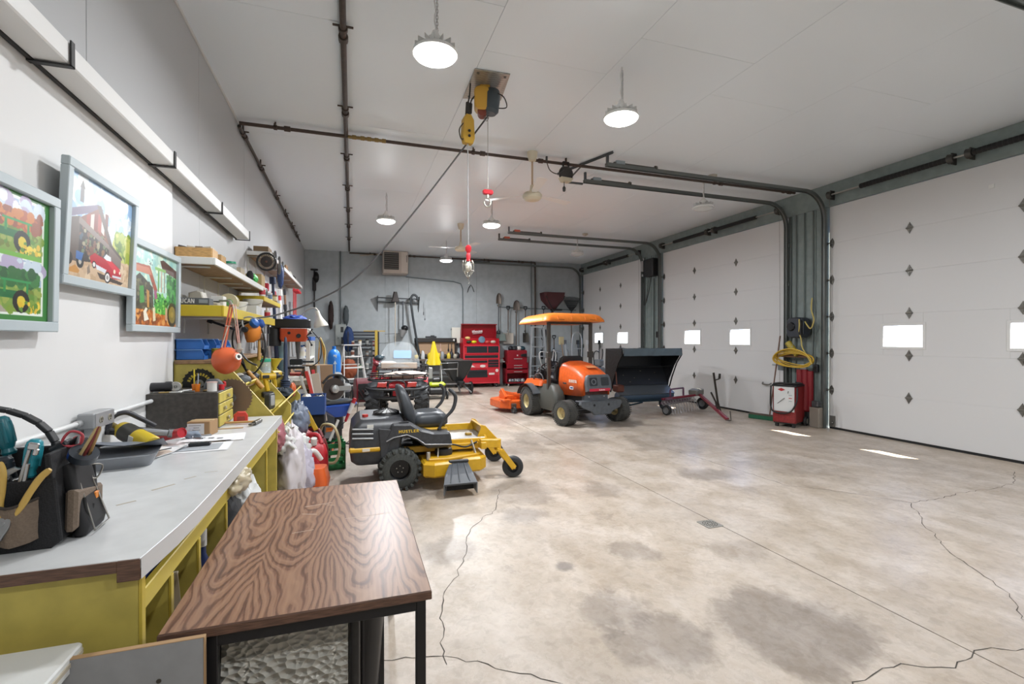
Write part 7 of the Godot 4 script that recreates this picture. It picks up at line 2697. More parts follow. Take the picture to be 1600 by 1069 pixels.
func door_side():
	var t := thing("battery_charger", "red wheeled battery charger with a white dial panel beside the steel pier", "charger", V(7.2, 0, -6.42), -66)
	var rd := mottled("charger red", "731e1f", "862324", 4, .45)
	var b := B()
	b.box(V(0, .385, 0), V(.36, .62, .46), .012)
	obj("case", b, rd, t)
	b = B()
	b.box(V(0, .48, .232), V(.32, .42, .006), .002)
	var pn := obj("dial_panel", b, m("c6c9c9", .4), t)
	b = B()
	b.prism([P(-.06, 0), P(0, .028), P(.06, 0), P(0, -.028)], .003, X(V(-.04, .64, .237)), .0005)
	obj("red_emblem", b, m("a8272b", .4), pn)
	b = B()
	b.bar(V(-.1, .4, .24), V(.01, .5, .24), .004, .02, V(0, 0, 1)); b.bar(V(.06, .58, .24), V(.07, .62, .24), .004, .014, V(0, 0, 1))
	obj("dial_pointer", b, m("1d1d1d", .4), pn)
	for k in 3:
		b = B()
		b.box(V(.1, .55 - k * .05, .237), V(.05, .012, .002), 0)
		obj("dial_mark", b, m(["8f9a9d", "a8272b", "8f9a9d"][k], .5), pn)
	b = B()
	b.box(V(0, .705, 0), V(.39, .03, .49), .008)
	b.tube(curve([V(-.2, .7, .25), V(-.2, .35, .26), V(-.12, .25, .27), V(.1, .27, .27), V(.2, .45, .26), V(.2, .68, .22)], 6), .014, 8)
	b.tube(curve([V(-.18, .73, .2), V(-.05, .75, .22), V(.12, .74, .15), V(.18, .73, -.1), V(.05, .74, -.2)], 5), .016, 8)
	obj("cable", b, m("19191a", .5), t)
	for s in [-1.0, 1.0]:
		wheel(t, "wheel", .085, .05, .05, V(s * .21, .085, -.19), 0 if s > 0 else 180, m("1c1c1d", .6), m("c9c7bd", .4))
	b = B()
	b.box(V(-.13, .04, .17), V(.05, .08, .05), .006); b.box(V(.13, .04, .17), V(.05, .08, .05), .006)
	b.box(V(0, .075, 0), V(.34, .03, .44), .006)
	obj("foot", b, m("222223", .5), t)
	b = B()
	b.box(V(.15, .47, -.26), V(.16, .5, .05), .03)
	b.cyl(V(.02, .25, -.27), V(.02, .95, -.27), .05, -1, 14); b.cyl(V(.1, .25, -.27), V(.1, .95, -.27), .05, -1, 14); b.cyl(V(.18, .25, -.27), V(.18, .93, -.27), .05, -1, 14)
	one("red_guard", b, m("7d1a22", .45), "red ribbed plastic guard behind the battery charger", "guard", V(7.2, .02, -6.3), -60)
	t = thing("push_broom", "push broom with a green head leaning at the edge of the middle door", "broom", V(7.33, 0, -6.95))
	b = B()
	b.cyl(V(.0, .05, .0), V(.12, 1.56, .12), .012, -1, 10)
	obj("handle", b, m("6d5142", .5), t)
	b = B()
	b.bar(V(-.12, .09, -.34), V(.1, .09, .34), .06, .035)
	obj("head", b, m("4d4038", .6), t)
	b = B()
	b.bar(V(-.12, .04, -.35), V(.1, .04, .35), .08, .075)
	obj("bristles", b, mottled("bristle", "1e4a36", "2b6a4c", 20, .9), t)
	t = thing("hose_reel", "dark blue and black retracting hose reel high on the steel pier", "hose reel", V(7.46, 1.7, -6.46))
	b = B()
	b.prism(rrect(.34, .36, .1), .2, X(Vector3.ZERO, rot(0, 90)), .02)
	obj("case", b, m("2c3038", .35), t)
	b = B()
	b.cyl(V(-.1, .02, -.06), V(-.13, .02, -.06), .08, .07, 20)
	b.box(V(-.1, 0, .13), V(.06, .26, .06), .01)
	obj("hub_cover", b, m("15161a", .3), t)
	b = B()
	b.tube(curve([V(-.12, .14, .12), V(-.14, .05, .14), V(-.12, -.08, .12), V(-.1, -.2, .14), V(-.12, -.34, .18), V(-.14, -.5, .3), V(-.12, -.62, .36)], 6), .011, 8)
	b.tube(curve([V(-.02, .5, .28), V(-.06, .3, .3), V(-.1, .12, .38), V(-.08, -.02, .3), V(-.06, .1, .18)], 6), .011, 8)
	obj("hose", b, m("b5a35c", .5), t)
	b = B()
	b.tube([V(-.06, -.18, -.04), V(-.06, -.34, -.06)], .006, 6)
	b.box(V(-.07, -.36, -.06), V(.04, .08, .03), .006)
	b.tube(curve([V(-.07, -.4, -.06), V(-.09, -.43, -.12), V(-.08, -.44, .08)], 4), .008, 6)
	obj("plug", b, m("9fa09e", .45), t)
	t = thing("air_hose", "yellow air hose coiled wide over hooks on the steel pier", "hose", V(7.47, 1.15, -6.45))
	for k in 6:
		b = B()
		var o := []
		for i in 30:
			var a := TAU * i / 30
			o.append(V(-.05 - .03 * k * .6 - .04 * sin(a), .0 + sin(a) * (.1 + .012 * k) + .02 * sin(a * 2 + k), cos(a) * (.36 + .013 * (k % 3)) - .04))
		b.tube(o, .011, 7, true)
		obj("coil", b, m(["c2a136", "b8952f", "cda93b"][k % 3], .45), t)
	b = B()
	b.box(V(-.02, .05, -.1), V(.04, .05, .6), .01)
	obj("hook_rail", b, m("6d4f3a", .55), t)
	b = B()
	b.cyl(V(-.08, .1, -.02), V(-.1, .32, -.2), .05, .055, 14)
	one("yellow_tool", b, m("a8953a", .5), "yellow cylinder tool stuck behind the coiled air hose", "tool", V(7.5, 1.12, -6.42))
	b = B()
	b.box(V(0, 0, 0), V(.05, .14, .08), .01); b.cyl(V(-.01, .07, 0), V(-.01, .2, .02), .008, -1, 8)
	one("door_control", b, m("26282c", .45), "small dark wall control below the coiled hose", "control", V(7.56, 1.0, -6.2))
	b = B()
	b.box(V(0, 0, 0), V(.04, .11, .1), .006)
	one("outlet_box", b, m("c9cac8", .4), "white outlet box below the coiled hose on the pier", "electrical box", V(7.575, 1.0, -6.46))
	t = thing("conduit_box", "grey box with a stub of conduit beside the broom handle", "electrical box", V(7.54, 1.0, -6.88))
	b = B()
	b.box(V(0, 0, 0), V(.06, .15, .12), .008)
	obj("box", b, m("7d8284", .4, .4), t)
	b = B()
	b.cyl(V(0, .02, -.06), V(0, .02, -.2), .015, -1, 10)
	obj("conduit", b, m("8d9294", .35, .5), t)
	for k in 3:
		b = B()
		b.cyl(V(7.58, .9, -6.62 + k * .17), V(7.58, 3.72, -6.62 + k * .17), .012, -1, 8)
		one("conduit", b, m("69716f", .45, .4), ["thin conduit up the steel pier, next to the middle door's track", "thin conduit up the middle of the steel pier", "thin conduit up the steel pier, next to the nearest door's track"][k], "conduit")
	t = thing("door_opener", "black door operator box high on the farther steel pier", "door opener", V(7.5, 3.38, -10.98), 0)
	b = B()
	b.box(V(0, 0, .06), V(.2, .46, .42), .02)
	obj("case", b, m("1a1a1c", .4), t)
	b = B()
	b.box(V(-.05, .07, -.2), V(.12, .28, .08), .01)
	b.box(V(-.102, -.18, -.18), V(.004, .06, .06), .001)
	obj("pale_plate", b, m("a3a5a5", .5), t)
	b = B()
	b.tube(curve([V(-.02, -.22, .1), V(-.02, -.6, .0), V(-.02, -.95, -.16), V(-.02, -.9, -.2), V(-.02, -.5, -.18), V(-.02, -.2, -.18)], 6), .01, 6)
	b.tube([V(-.02, -.22, .02), V(-.02, -.9, -.14)], .006, 6)
	obj("cord", b, m("1c1c1c", .5), t)
	b = B()
	b.cyl(V(7.58, .3, -10.9), V(7.58, 3.1, -10.9), .013, -1, 8)
	one("conduit", b, m("4c5352", .45, .4), "dark conduit up the farther steel pier", "conduit")
	b = B()
	b.box(V(0, 0, 0), V(.05, .16, .1), .01)
	one("door_control", b, m("1d1e20", .45), "small black control box low on the farther steel pier", "control", V(7.57, 1.62, -10.72))
	t = thing("pull_grip", "small dark pull handle low on the middle door", "handle", V(7.62, .66, -7.28))
	b = B()
	b.tube(curve([V(0, 0, -.1), V(-.04, -.03, -.07), V(-.04, -.03, .07), V(0, 0, .1)], 5), .012, 8)
	obj("grip", b, m("6f6c66", .4, .5), t)
	b = B()
	b.box(V(0, 0, 0), V(.01, .05, .06), .002)
	one("door_label", b, m("d9d9d6", .5), "small white label near the top of the nearest door", "label", V(RX - .004, 3.42, -3.86))
	b = B()
	b.box(V(0, 0, 0), V(.1, .1, .12), .01)
	one("small_box", b, m("4b4d50", .5), "small dark box on the floor behind the charger's wheel", "box", V(7.5, .4, -6.14))
	b = B()
	b.span(V(7.45, 0, -6.24), V(7.58, .34, -6.06), .01)
	one("concrete_block", b, m("8d857b", .8), "grey concrete block at the foot of the steel pier", "block")
func tool_chest():
	var t := thing("tool_chest", "tall red roller tool chest with its lid open against the back wall", "tool chest", V(3.85, 0, -14.75))
	var rd := m("b01c28", .35)
	var dk := m("1d2226", .4)
	var b := B()
	b.box(V(0, .585, .0), V(1.16, .93, .5), .01)
	obj("lower_cabinet", b, rd, t)
	b = B()
	b.box(V(0, 1.19, -.01), V(1.16, .28, .48), .01)
	for s in [-1.0, 1.0]:
		b.prism([P(-.24, 0), P(.24, 0), P(.2, .2), P(-.24, .22)], .02, X(V(s * .57, 1.32, 0), rot(0, -90)), .003)
	b.box(V(0, 1.42, -.235), V(1.16, .22, .02), .004)
	obj("upper_cabinet", b, rd, t)
	b = B()
	b.prism([P(-.245, 1.53), P(-.235, 1.53), P(-.2, 1.78), P(-.1, 1.95), P(-.11, 1.97), P(-.22, 1.8)], 1.12, X(Vector3.ZERO, rot(0, -90)), .003)
	for s in [-1.0, 1.0]:
		b.prism([P(-.245, 1.53), P(-.1, 1.53), P(-.06, 1.72), P(-.1, 1.96), P(-.2, 1.8)], .016, X(V(s * .56, 0, 0), rot(0, -90)), .003)
	b.box(V(0, 1.965, -.07), V(1.16, .03, .12), .006)
	var lid := obj("lid", b, m("8c1420", .35), t)
	words("Milwaukee", .09, m("e0d8d6", .4), lid, V(-.03, 1.745, -.185), rot(-16) * rot(0, 0, 5), true, .34, "lettering", true)
	b = B()
	b.bar(V(-.18, 1.665, -.185), V(.13, 1.7, -.185), .012, .022, V(0, 0, 1))
	obj("underline", b, m("e0d8d6", .4), lid)
	for q in [[-.14, 1.175, .66, .2], [.38, 1.175, .34, .2], [0, .955, 1.06, .09], [-.14, .8, .66, .07], [.38, .82, .34, .07], [.38, .74, .34, .07], [.38, .66, .34, .07], [-.14, .43, .66, .24]]:
		b = B()
		b.box(V(q[0], q[1], .238), V(q[2], q[3], .03), .004)
		var d := obj("drawer", b, dk, t)
		b = B()
		b.box(V(q[0], q[1] + q[3] * .38, .258), V(q[2] * .94, .016, .02), .003)
		obj("drawer_pull", b, m("3d464c", .35, .3), d)
	for q in [[-.14, .665, .64, .12, "c8434a"], [.38, .48, .34, .2, "bb2a33"]]:
		b = B()
		b.box(V(q[0], q[1], .25), V(q[2], q[3], .012), .003)
		var a := obj("printed_panel", b, m(q[4], .45), t)
		b = B()
		if q[0] < 0:
			b.prism([P(-.28, -.03), P(-.06, -.03), P(-.17, .035)], .004, X(V(q[0], q[1], .258)), .0005)
			b.prism(ring(.09, 16, .45), .004, X(V(q[0] + .17, q[1], .258)), .0005)
		else:
			b.box(V(q[0] - .06, q[1] - .06, .258), V(.18, .06, .004), 0)
			b.prism(ring(.05, 14), .004, X(V(q[0] + .11, q[1] + .04, .258)), .0005)
		obj("white_print", b, m("dccfcb", .5), a)
	b = B()
	for y in [1.29, 1.06, .9]: b.box(V(0, y, .25), V(1.16, .02, .03), .004)
	b.box(V(.19, .64, .25), V(.02, .48, .03), .004); b.box(V(.19, 1.175, .25), V(.02, .2, .03), .004)
	for s in [-1.0, 1.0]: b.box(V(s * .565, .7, .25), V(.03, 1.2, .03), .004)
	b.box(V(0, .145, .25), V(1.16, .03, .04), .004)
	obj("red_trim", b, m("cf3a46", .35), t)
	for q in [[-.5, .2], [.5, .2], [-.5, -.2], [.5, -.2]]:
		wheel(t, "caster", .06, .04, .03, V(q[0], .06, q[1]), 20, m("1d1d1f", .5), m("b9babb", .35, .5))
	var o := V(3.85, 1.34, -14.72)
	b = B()
	b.lathe([P(0, -.02), P(.1, -.02), P(.11, 0), P(.1, .02), P(0, .03)], X(V(.05, .14, .05), rot(80)), 20)
	one("fan", b, m("5f7a8c", .35), "round blue-grey fan standing in the open red chest", "fan", o)
	for k in 5:
		b = cloth_lump(V(0, .04, 0), V(.08, .045, .06), 200 + k, .3, 10, 6)
		one("chest_tool", b, m(["c9a86a", "22301f", "c8c01f", "b5453f", "b8b0a2"][k], .45), ["tan glove at the left of the open red chest", "dark green tool left of the yellow one in the red chest", "bright yellow tool in the open red chest", "red tool right of the fan in the open chest", "pale tool at the right of the open red chest"][k], "hand tool", o + V([-.42, -.38, -.22, .22, .4][k], .03 + (.12 if k == 0 else 0.0), .12))
func small_chest():
	var t := thing("tool_cabinet", "smaller dark red roller tool cabinet beside the aluminium ladder", "tool cabinet", V(5.05, 0, -14.78))
	var rd := m("8c1522", .35)
	var b := B()
	b.box(V(0, .92, 0), V(.66, .42, .4), .01)
	b.box(V(.0, 1.135, -.02), V(.64, .02, .36), .004)
	obj("top_chest", b, rd, t)
	b = B()
	b.box(V(0, .5, -.19), V(.74, .8, .02), .004); b.box(V(-.36, .42, 0), V(.02, .66, .42), .004); b.box(V(.36, .42, 0), V(.02, .66, .42), .004)
	b.box(V(0, .1, 0), V(.74, .03, .42), .006); b.box(V(0, .64, 0), V(.74, .16, .42), .006); b.box(V(0, .47, 0), V(.72, .12, .4), .006)
	obj("roller_cabinet", b, rd, t)
	for y in [.87, .66, .58, .46]:
		b = B()
		b.box(V(.02, y, .212), V(.28, .022, .014), .004)
		obj("drawer_pull", b, m("cfc9c6", .3, .6), t)
	b = B()
	b.box(V(.0, .98, .203), V(.04, .04, .006), .002)
	obj("white_badge", b, m("ddd6d2", .5), t)
	b = B()
	b.prism([P(-.1, -.04), P(.1, -.06), P(.09, .05), P(-.08, .03)], .05, X(V(.2, .99, .22)), .008)
	obj("black_holster", b, m("17181a", .5), t)
	for s in [-1.0, 1.0]:
		wheel(t, "caster", .045, .03, .022, V(s * .3, .045, .16), 10, m("c9c7c2", .4), m("8d8d8c", .4, .5))
		wheel(t, "caster", .045, .03, .022, V(s * .3, .045, -.16), 10, m("c9c7c2", .4), m("8d8d8c", .4, .5))
	for k in 6:
		one("socket_tool", cloth_lump(V(0, .05, 0), V(.06, .06, .06), 220 + k, .5, 10, 6), m(["b9babb", "85888b", "d3d4d4", "9b9da0", "6c6f72", "c0c1c2"][k], .3, .6), ["bright metal tool first in the open bottom of the dark red cabinet", "grey metal tool second in the cabinet's open bottom", "shiny metal tool third in the cabinet's open bottom", "dull metal tool fourth in the cabinet's open bottom", "dark metal tool fifth in the cabinet's open bottom", "pale metal tool last in the cabinet's open bottom"][k], "hand tool", V(4.83 + k * .085, .115, -14.7 + .05 * (k % 2)))
	for k in 4:
		one("black_tool", cloth_lump(V(0, .05, 0), V(.09, .07, .07), 230 + k, .4, 10, 6), m(["1c1d20", "26282b", "d4d2cc", "1f3a44"][k], .45), ["black tool at the left on the dark red cabinet", "second black tool on the dark red cabinet", "white tube lying on the dark red cabinet", "teal-black power tool at the right on the dark red cabinet"][k], "power tool", V(4.9 + k * .13, 1.145, -14.78), 0)
	var b2 := B()
	b2.box(V(0, 0, 0), V(.2, .03, .2), .006); b2.box(V(0, .05, 0), V(.12, .06, .12), .01)
	one("side_tray", b2, m("a9b0ac", .4), "small tray with a pale box at the left side of the dark red cabinet", "tray", V(4.56, .78, -14.75))
func step_ladder(label: String, at: Vector3, turn: float, h: float, w: float, hex: String, n: int, open: float) -> Node3D:
	var t := thing("step_ladder", label, "ladder", at, turn)
	var al := m(hex, .35, .6 if hex != "d9d9d6" else .0)
	for s in [-1.0, 1.0]:
		var b := B()
		b.bar(V(s * w * .5, 0, open * .5), V(s * w * .32, h, .02), .022, .07)
		obj("front_rail", b, al, t)
		b = B()
		b.bar(V(s * w * .46, 0, -open * .5), V(s * w * .3, h * .97, -.03), .02, .045)
		obj("rear_rail", b, al, t)
	for i in n:
		var u := (i + 1.0) / (n + 1.0)
		var b := B()
		b.box(V(0, h * u, lerpf(open * .5, .02, u)), V(lerpf(w, w * .64, u) - .02, .03, .09), .004)
		obj("step", b, al, t)
	for i in 2:
		var b := B()
		b.cyl(V(-w * .42, h * (.25 + .4 * i), lerpf(-open * .5, -.03, .25 + .4 * i)), V(w * .42, h * (.25 + .4 * i), lerpf(-open * .5, -.03, .25 + .4 * i)), .014, -1, 8)
		obj("rear_brace", b, al, t)
	var b := B()
	b.box(V(0, h + .015, 0), V(w * .72, .03, .16), .006)
	obj("top_cap", b, m("c2c4c4", .4), t)
	return t
func hung_tool(called: String, label: String, at: Vector3, l: float, kind: String, hex: String, up := true):
	var t := thing(called, label, called.replace("_", " "), at)
	if not up: t.basis = rot(0, 0, 180)
	var b := B()
	b.cyl(V(0, -l / 2, 0), V(0, l / 2 - .2, 0), .017, -1, 10)
	obj("shaft", b, m("5b4b3e" if kind != "steel" else "4a4d50", .5), t)
	if kind in ["shovel", "spade", "scoop", "steel"]:
		b = B()
		b.tube(curve([V(0, -l / 2, 0), V(-.05, -l / 2 - .06, 0), V(-.055, -l / 2 - .12, 0)], 4), .014, 8)
		b.tube(curve([V(0, -l / 2, 0), V(.05, -l / 2 - .06, 0), V(.055, -l / 2 - .12, 0)], 4), .014, 8)
		b.cyl(V(-.06, -l / 2 - .12, 0), V(.06, -l / 2 - .12, 0), .018, -1, 10)
		obj("grip", b, m("1e1f21", .5), t)
	b = B()
	var w: float = {"shovel": .1, "spade": .1, "scoop": .17, "round": .11, "steel": .08, "rake": .3}[kind]
	var hh: float = {"shovel": .36, "spade": .32, "scoop": .36, "round": .32, "steel": .34, "rake": .5}[kind]
	var rows := []
	if kind == "rake":
		for i in 22:
			var u := i / 21.0 * 2 - 1
			b.tube([V(0, l / 2 - .22, 0), V(u * w * .6, l / 2 - .02, .015), V(u * w, l / 2 + hh * .55 - .05 * u * u, .01), V(u * w * 1.02, l / 2 + hh * .6 - .05 * u * u, .05)], .006, 5)
		b.bar(V(-w * .62, l / 2, .01), V(w * .62, l / 2, .01), .02, .012)
		b.bar(V(-w * .9, l / 2 + .16, .01), V(w * .9, l / 2 + .16, .01), .02, .012)
	else:
		for i in 9:
			var u := i / 8.0
			var ww := w
			if kind in ["shovel", "round", "steel"]: ww = w * sqrt(maxf(.0, 1.0 - pow(maxf(0, (u - .35) / .66), 2))) + .004
			var row := []
			for j in 9:
				var v := j / 8.0 * 2 - 1
				row.append(V(v * ww, l / 2 - .2 + u * hh, .02 + .05 * v * v * (.6 + .4 * u) - .02))
			rows.append(row)
		b.grid(rows, false, null, .004, V(0, 0, 1))
		b.cyl(V(0, l / 2 - .3, 0), V(0, l / 2 - .12, .0), .022, .016, 10)
	obj("blade", b, m(hex, .45, .4), t)
	b = B()
	b.box(V(0, l / 2 - .26, -.03), V(.05, .04, .06), .006)
	obj("hook", b, m("2b2d2f", .4, .5), t)
func back_wall():
	var t := thing("unit_heater", "beige unit heater with dark louvres hung high on the back wall", "heater", V(1.26, 3.765, -14.78))
	var b := B()
	b.box(V(0, 0, -.05), V(.72, .65, .5), .012)
	obj("case", b, m("b3a79c", .45), t)
	b = B()
	b.box(V(-.12, .03, .2), V(.42, .5, .02), .004)
	obj("louvre_recess", b, m("1c1c1c", .6), t)
	for i in 8:
		b = B()
		b.box(V(-.12, -.18 + i * .06, .212), V(.4, .03, .03), .002, rot(30))
		obj("louvre", b, m("5a5753", .45), t)
	b = B()
	b.box(V(.25, 0, .205), V(.18, .62, .014), .004)
	obj("side_panel", b, m("c0b5aa", .45), t)
	for i in 6:
		b = B()
		b.box(V(.32, .2 - i * .035, .214), V(.03, .022, .003), 0)
		obj("dark_mark", b, m("3d3a38", .5), t)
	b = B()
	b.cyl(V(-.3, .34, -.05), V(-.3, .3 + .0, -.05), .012, -1, 6)
	b.bar(V(-.4, .3, -.3), V(-1.0, .22, -.3), .02, .02)
	obj("gas_pipe", b, m("b9a68c", .45), t)
	for q in [["conduit", "vertical grey conduit from the ceiling down to the breaker panel", [V(-.28, 4.1, -15.16), V(-.28, 1.95, -15.16)]], ["conduit", "bent grey conduit running along and down the back wall right of the heater", [V(1.62, 3.42, -15.16), V(3.1, 3.33, -15.16), V(3.34, 3.27, -15.16), V(3.4, 3.1, -15.16), V(3.4, 1.8, -15.16)]], ["conduit", "second upright grey conduit beside the black pipe", [V(5.74, 4.1, -15.16), V(5.74, 1.9, -15.16)]], ["conduit", "level grey conduit behind the hanging shovels", [V(4.6, 2.55, -15.17), V(7.4, 2.5, -15.17)]]]:
		b = B()
		b.tube(q[2], .018, 8)
		one("conduit", b, m("6d7679", .5, .2), q[1], "conduit")
	t = thing("breaker_panel", "pale grey breaker panel with open dark slots at the left of the back wall", "electrical panel", V(-.28, 1.63, -15.1))
	b = B()
	b.box(V(0, 0, 0), V(.3, .62, .12), .008)
	obj("case", b, m("9aa09d", .45), t)
	b = B()
	b.box(V(.04, .15, .062), V(.08, .16, .01), .002); b.box(V(.06, -.17, .062), V(.09, .2, .01), .002)
	obj("slot", b, m("2d302f", .5), t)
	b = B()
	b.box(V(-.07, -.1, .064), V(.03, .03, .012), .003)
	obj("latch", b, m("6d7274", .4, .4), t)
	t = thing("switch_box", "square white box on the back wall just left of the tall red tool chest", "electrical box", V(3.16, 1.62, -15.1))
	b = B()
	b.box(V(0, 0, 0), V(.28, .5, .13), .01)
	obj("case", b, m("cbc8bd", .45), t)
	b = B()
	b.bar(V(-.16, .18, .02), V(-.1, .18, .02), .03, .03); b.bar(V(-.13, -.29, 0), V(.1, -.29, 0), .05, .03)
	obj("fitting", b, m("33363a", .5), t)
	tool_chest()
	small_chest()
	step_ladder("aluminium step ladder leaning by the dark red cabinet", V(5.8, 0, -14.72), -6, 1.88, .62, "b9bec2", 5, .3)
	hung_tool("shovel", "long scoop hanging head up, first of the tools on the back wall", V(4.57, 2.33, -15.08), 1.05, "steel", "6e645b")
	hung_tool("shovel", "broad grain scoop hanging head down above the tall red chest", V(4.9, 1.98, -15.08), .95, "scoop", "a19a90", false)
	hung_tool("shovel", "round point shovel hanging head up, third along the back wall", V(5.18, 1.98, -15.08), 1.35, "round", "6a625c")
	hung_tool("spade", "square spade hanging head down left of the ladder top", V(5.5, 1.98, -15.08), .95, "spade", "39362f", false)
	hung_tool("shovel", "narrow shovel hanging head down behind the orange canopy", V(6.15, 2.05, -15.08), .85, "steel", "2d2e30", false)
	hung_tool("fork", "dark handled fork hanging low behind the ladder", V(6.1, 1.2, -15.0), .5, "spade", "26282b", false)
	hung_tool("fork", "second dark handled fork hanging low behind the tractor", V(6.5, 1.2, -15.0), .6, "spade", "303338", false)
	hung_tool("leaf_rake", "black leaf rake hanging fan up at the right of the back wall", V(7.18, 2.0, -15.08), 1.3, "rake", "2f3437")
	t = thing("dust_pan", "grey green square scoop behind the long scoop's grip", "scoop", V(4.62, 1.55, -15.05))
	b = B()
	b.prism([P(-.16, .12), P(.16, .12), P(.2, -.12), P(-.2, -.12)], .06, Transform3D.IDENTITY, .01)
	obj("pan", b, m("7d8a85", .45, .3), t)
	t = thing("broadcast_spreader", "dark red broadcast spreader hopper hung above the orange canopy", "spreader", V(6.37, 2.42, -14.85))
	b = B()
	b.loft([lift(rrect(.2, .2, .05), func(q): return V(q.x, .08, q.y)), lift(rrect(.66, .5, .06), func(q): return V(q.x, .38, q.y)), lift(rrect(.74, .52, .06), func(q): return V(q.x, .62, q.y))])
	obj("hopper", b, m("4a1f22", .45), t)
	b = B()
	b.tube([V(-.34, .5, .27), V(-.08, .1, .15), V(-.02, .0, .1)], .014, 6)
	b.tube([V(.34, .5, .27), V(.08, .1, .15), V(.02, .0, .1)], .014, 6)
	b.box(V(.12, .05, .05), V(.36, .05, .2), .01); b.cyl(V(0, -.15, 0), V(0, .1, 0), .04, -1, 10)
	obj("frame", b, m("1b1b1c", .5), t)
	t = thing("wall_rack", "long black steel rack with triangular end plates on the back wall", "rack", V(1.39, 2.7, -15.0))
	b = B()
	b.bar(V(-.62, .04, .06), V(.6, .02, .06), .03, .035); b.bar(V(-.62, -.08, -.1), V(.6, -.1, -.1), .03, .03)
	obj("rail", b, m("2c3033", .45, .4), t)
	for x in [-.62, .61]:
		b = B()
		b.prism([P(-.18, .1), P(.1, .1), P(-.18, -.36)], .014, X(V(x, 0, 0), rot(0, -90)), .002)
		obj("end_plate", b, m("4b5054", .45, .4), t)
	t = thing("string_trimmer", "long pale shafted trimmer hanging motor up on the wall rack", "trimmer", V(1.27, 2.1, -14.86))
	b = B()
	b.cyl(V(0, -.8, 0), V(0, .6, 0), .016, -1, 8)
	obj("shaft", b, m("c2b9aa", .4, .3), t)
	b = B()
	b.loft([lift(rrect(.24, .16, .03), func(q): return V(q.x, .52, q.y)), lift(rrect(.16, .16, .03), func(q): return V(q.x, .66, q.y)), lift(rrect(.1, .1, .03), func(q): return V(q.x, .82, q.y))])
	obj("motor", b, m("2b2320", .5), t)
	b = B()
	b.bar(V(-.3, -.45, 0), V(.14, -.43, 0), .014, .014)
	obj("side_handle", b, m("5b5d5f", .4), t)
	t = thing("bent_pipe", "long dark pipe with a hooked top standing off the wall rack", "pipe", V(1.78, 0, -14.85))
	b = B()
	b.tube(curve([V(.32, .1, 0), V(.22, .9, 0), V(.05, 1.9, 0), V(-.05, 2.6, 0), V(-.03, 2.78, 0), V(.04, 2.84, 0), V(.12, 2.8, 0), V(.16, 2.7, 0)], 5), .034, 9)
	obj("pipe", b, m("3d4245", .4, .4), t)
	t = thing("blower_cone", "silver and black cone shaped blower hanging between pipe and trimmer", "blower", V(1.5, 1.75, -14.92))
	b = B()
	b.lathe([P(0, -.2), P(.06, -.18), P(.12, -.02), P(.13, .03), P(0, .03)], X(Vector3.ZERO, rot(0, 0, -14)), 16)
	obj("cone", b, m("9a9d9f", .35, .5), t)
	b = B()
	b.ball(V(.05, .08, .04), V(.11, .09, .1), 14, 8)
	obj("motor", b, m("1c1e20", .25), t)
	b = B()
	b.cyl(V(.0, .1, 0), V(.0, .9, 0), .022, -1, 8)
	obj("strap", b, m("50565a", .5), t)
	t = thing("wall_hook", "bent wire hook high on the bare back wall", "hook", V(3.66, 3.0, -15.17))
	b = B()
	b.tube([V(-.11, 0, .02), V(-.07, .14, .02), V(0, .25, .02), V(.06, .16, .02), V(.1, .02, .04)], .012, 6)
	obj("wire", b, m("35383a", .5), t)
	for k in 2:
		b = B()
		b.box(V(0, 0, 0), V(.02, [.1, .06][k], .02), .004); b.cyl(V(0, .03, 0), V(0, .35, 0), .003, -1, 5)
		one("hanging_key", b, m("565b5e", .5), ["small tag on a string right of the wall rack", "tiny tag lower on the back wall"][k], "tag", [V(2.16, 2.3, -15.17), V(2.2, 2.12, -15.17)][k])
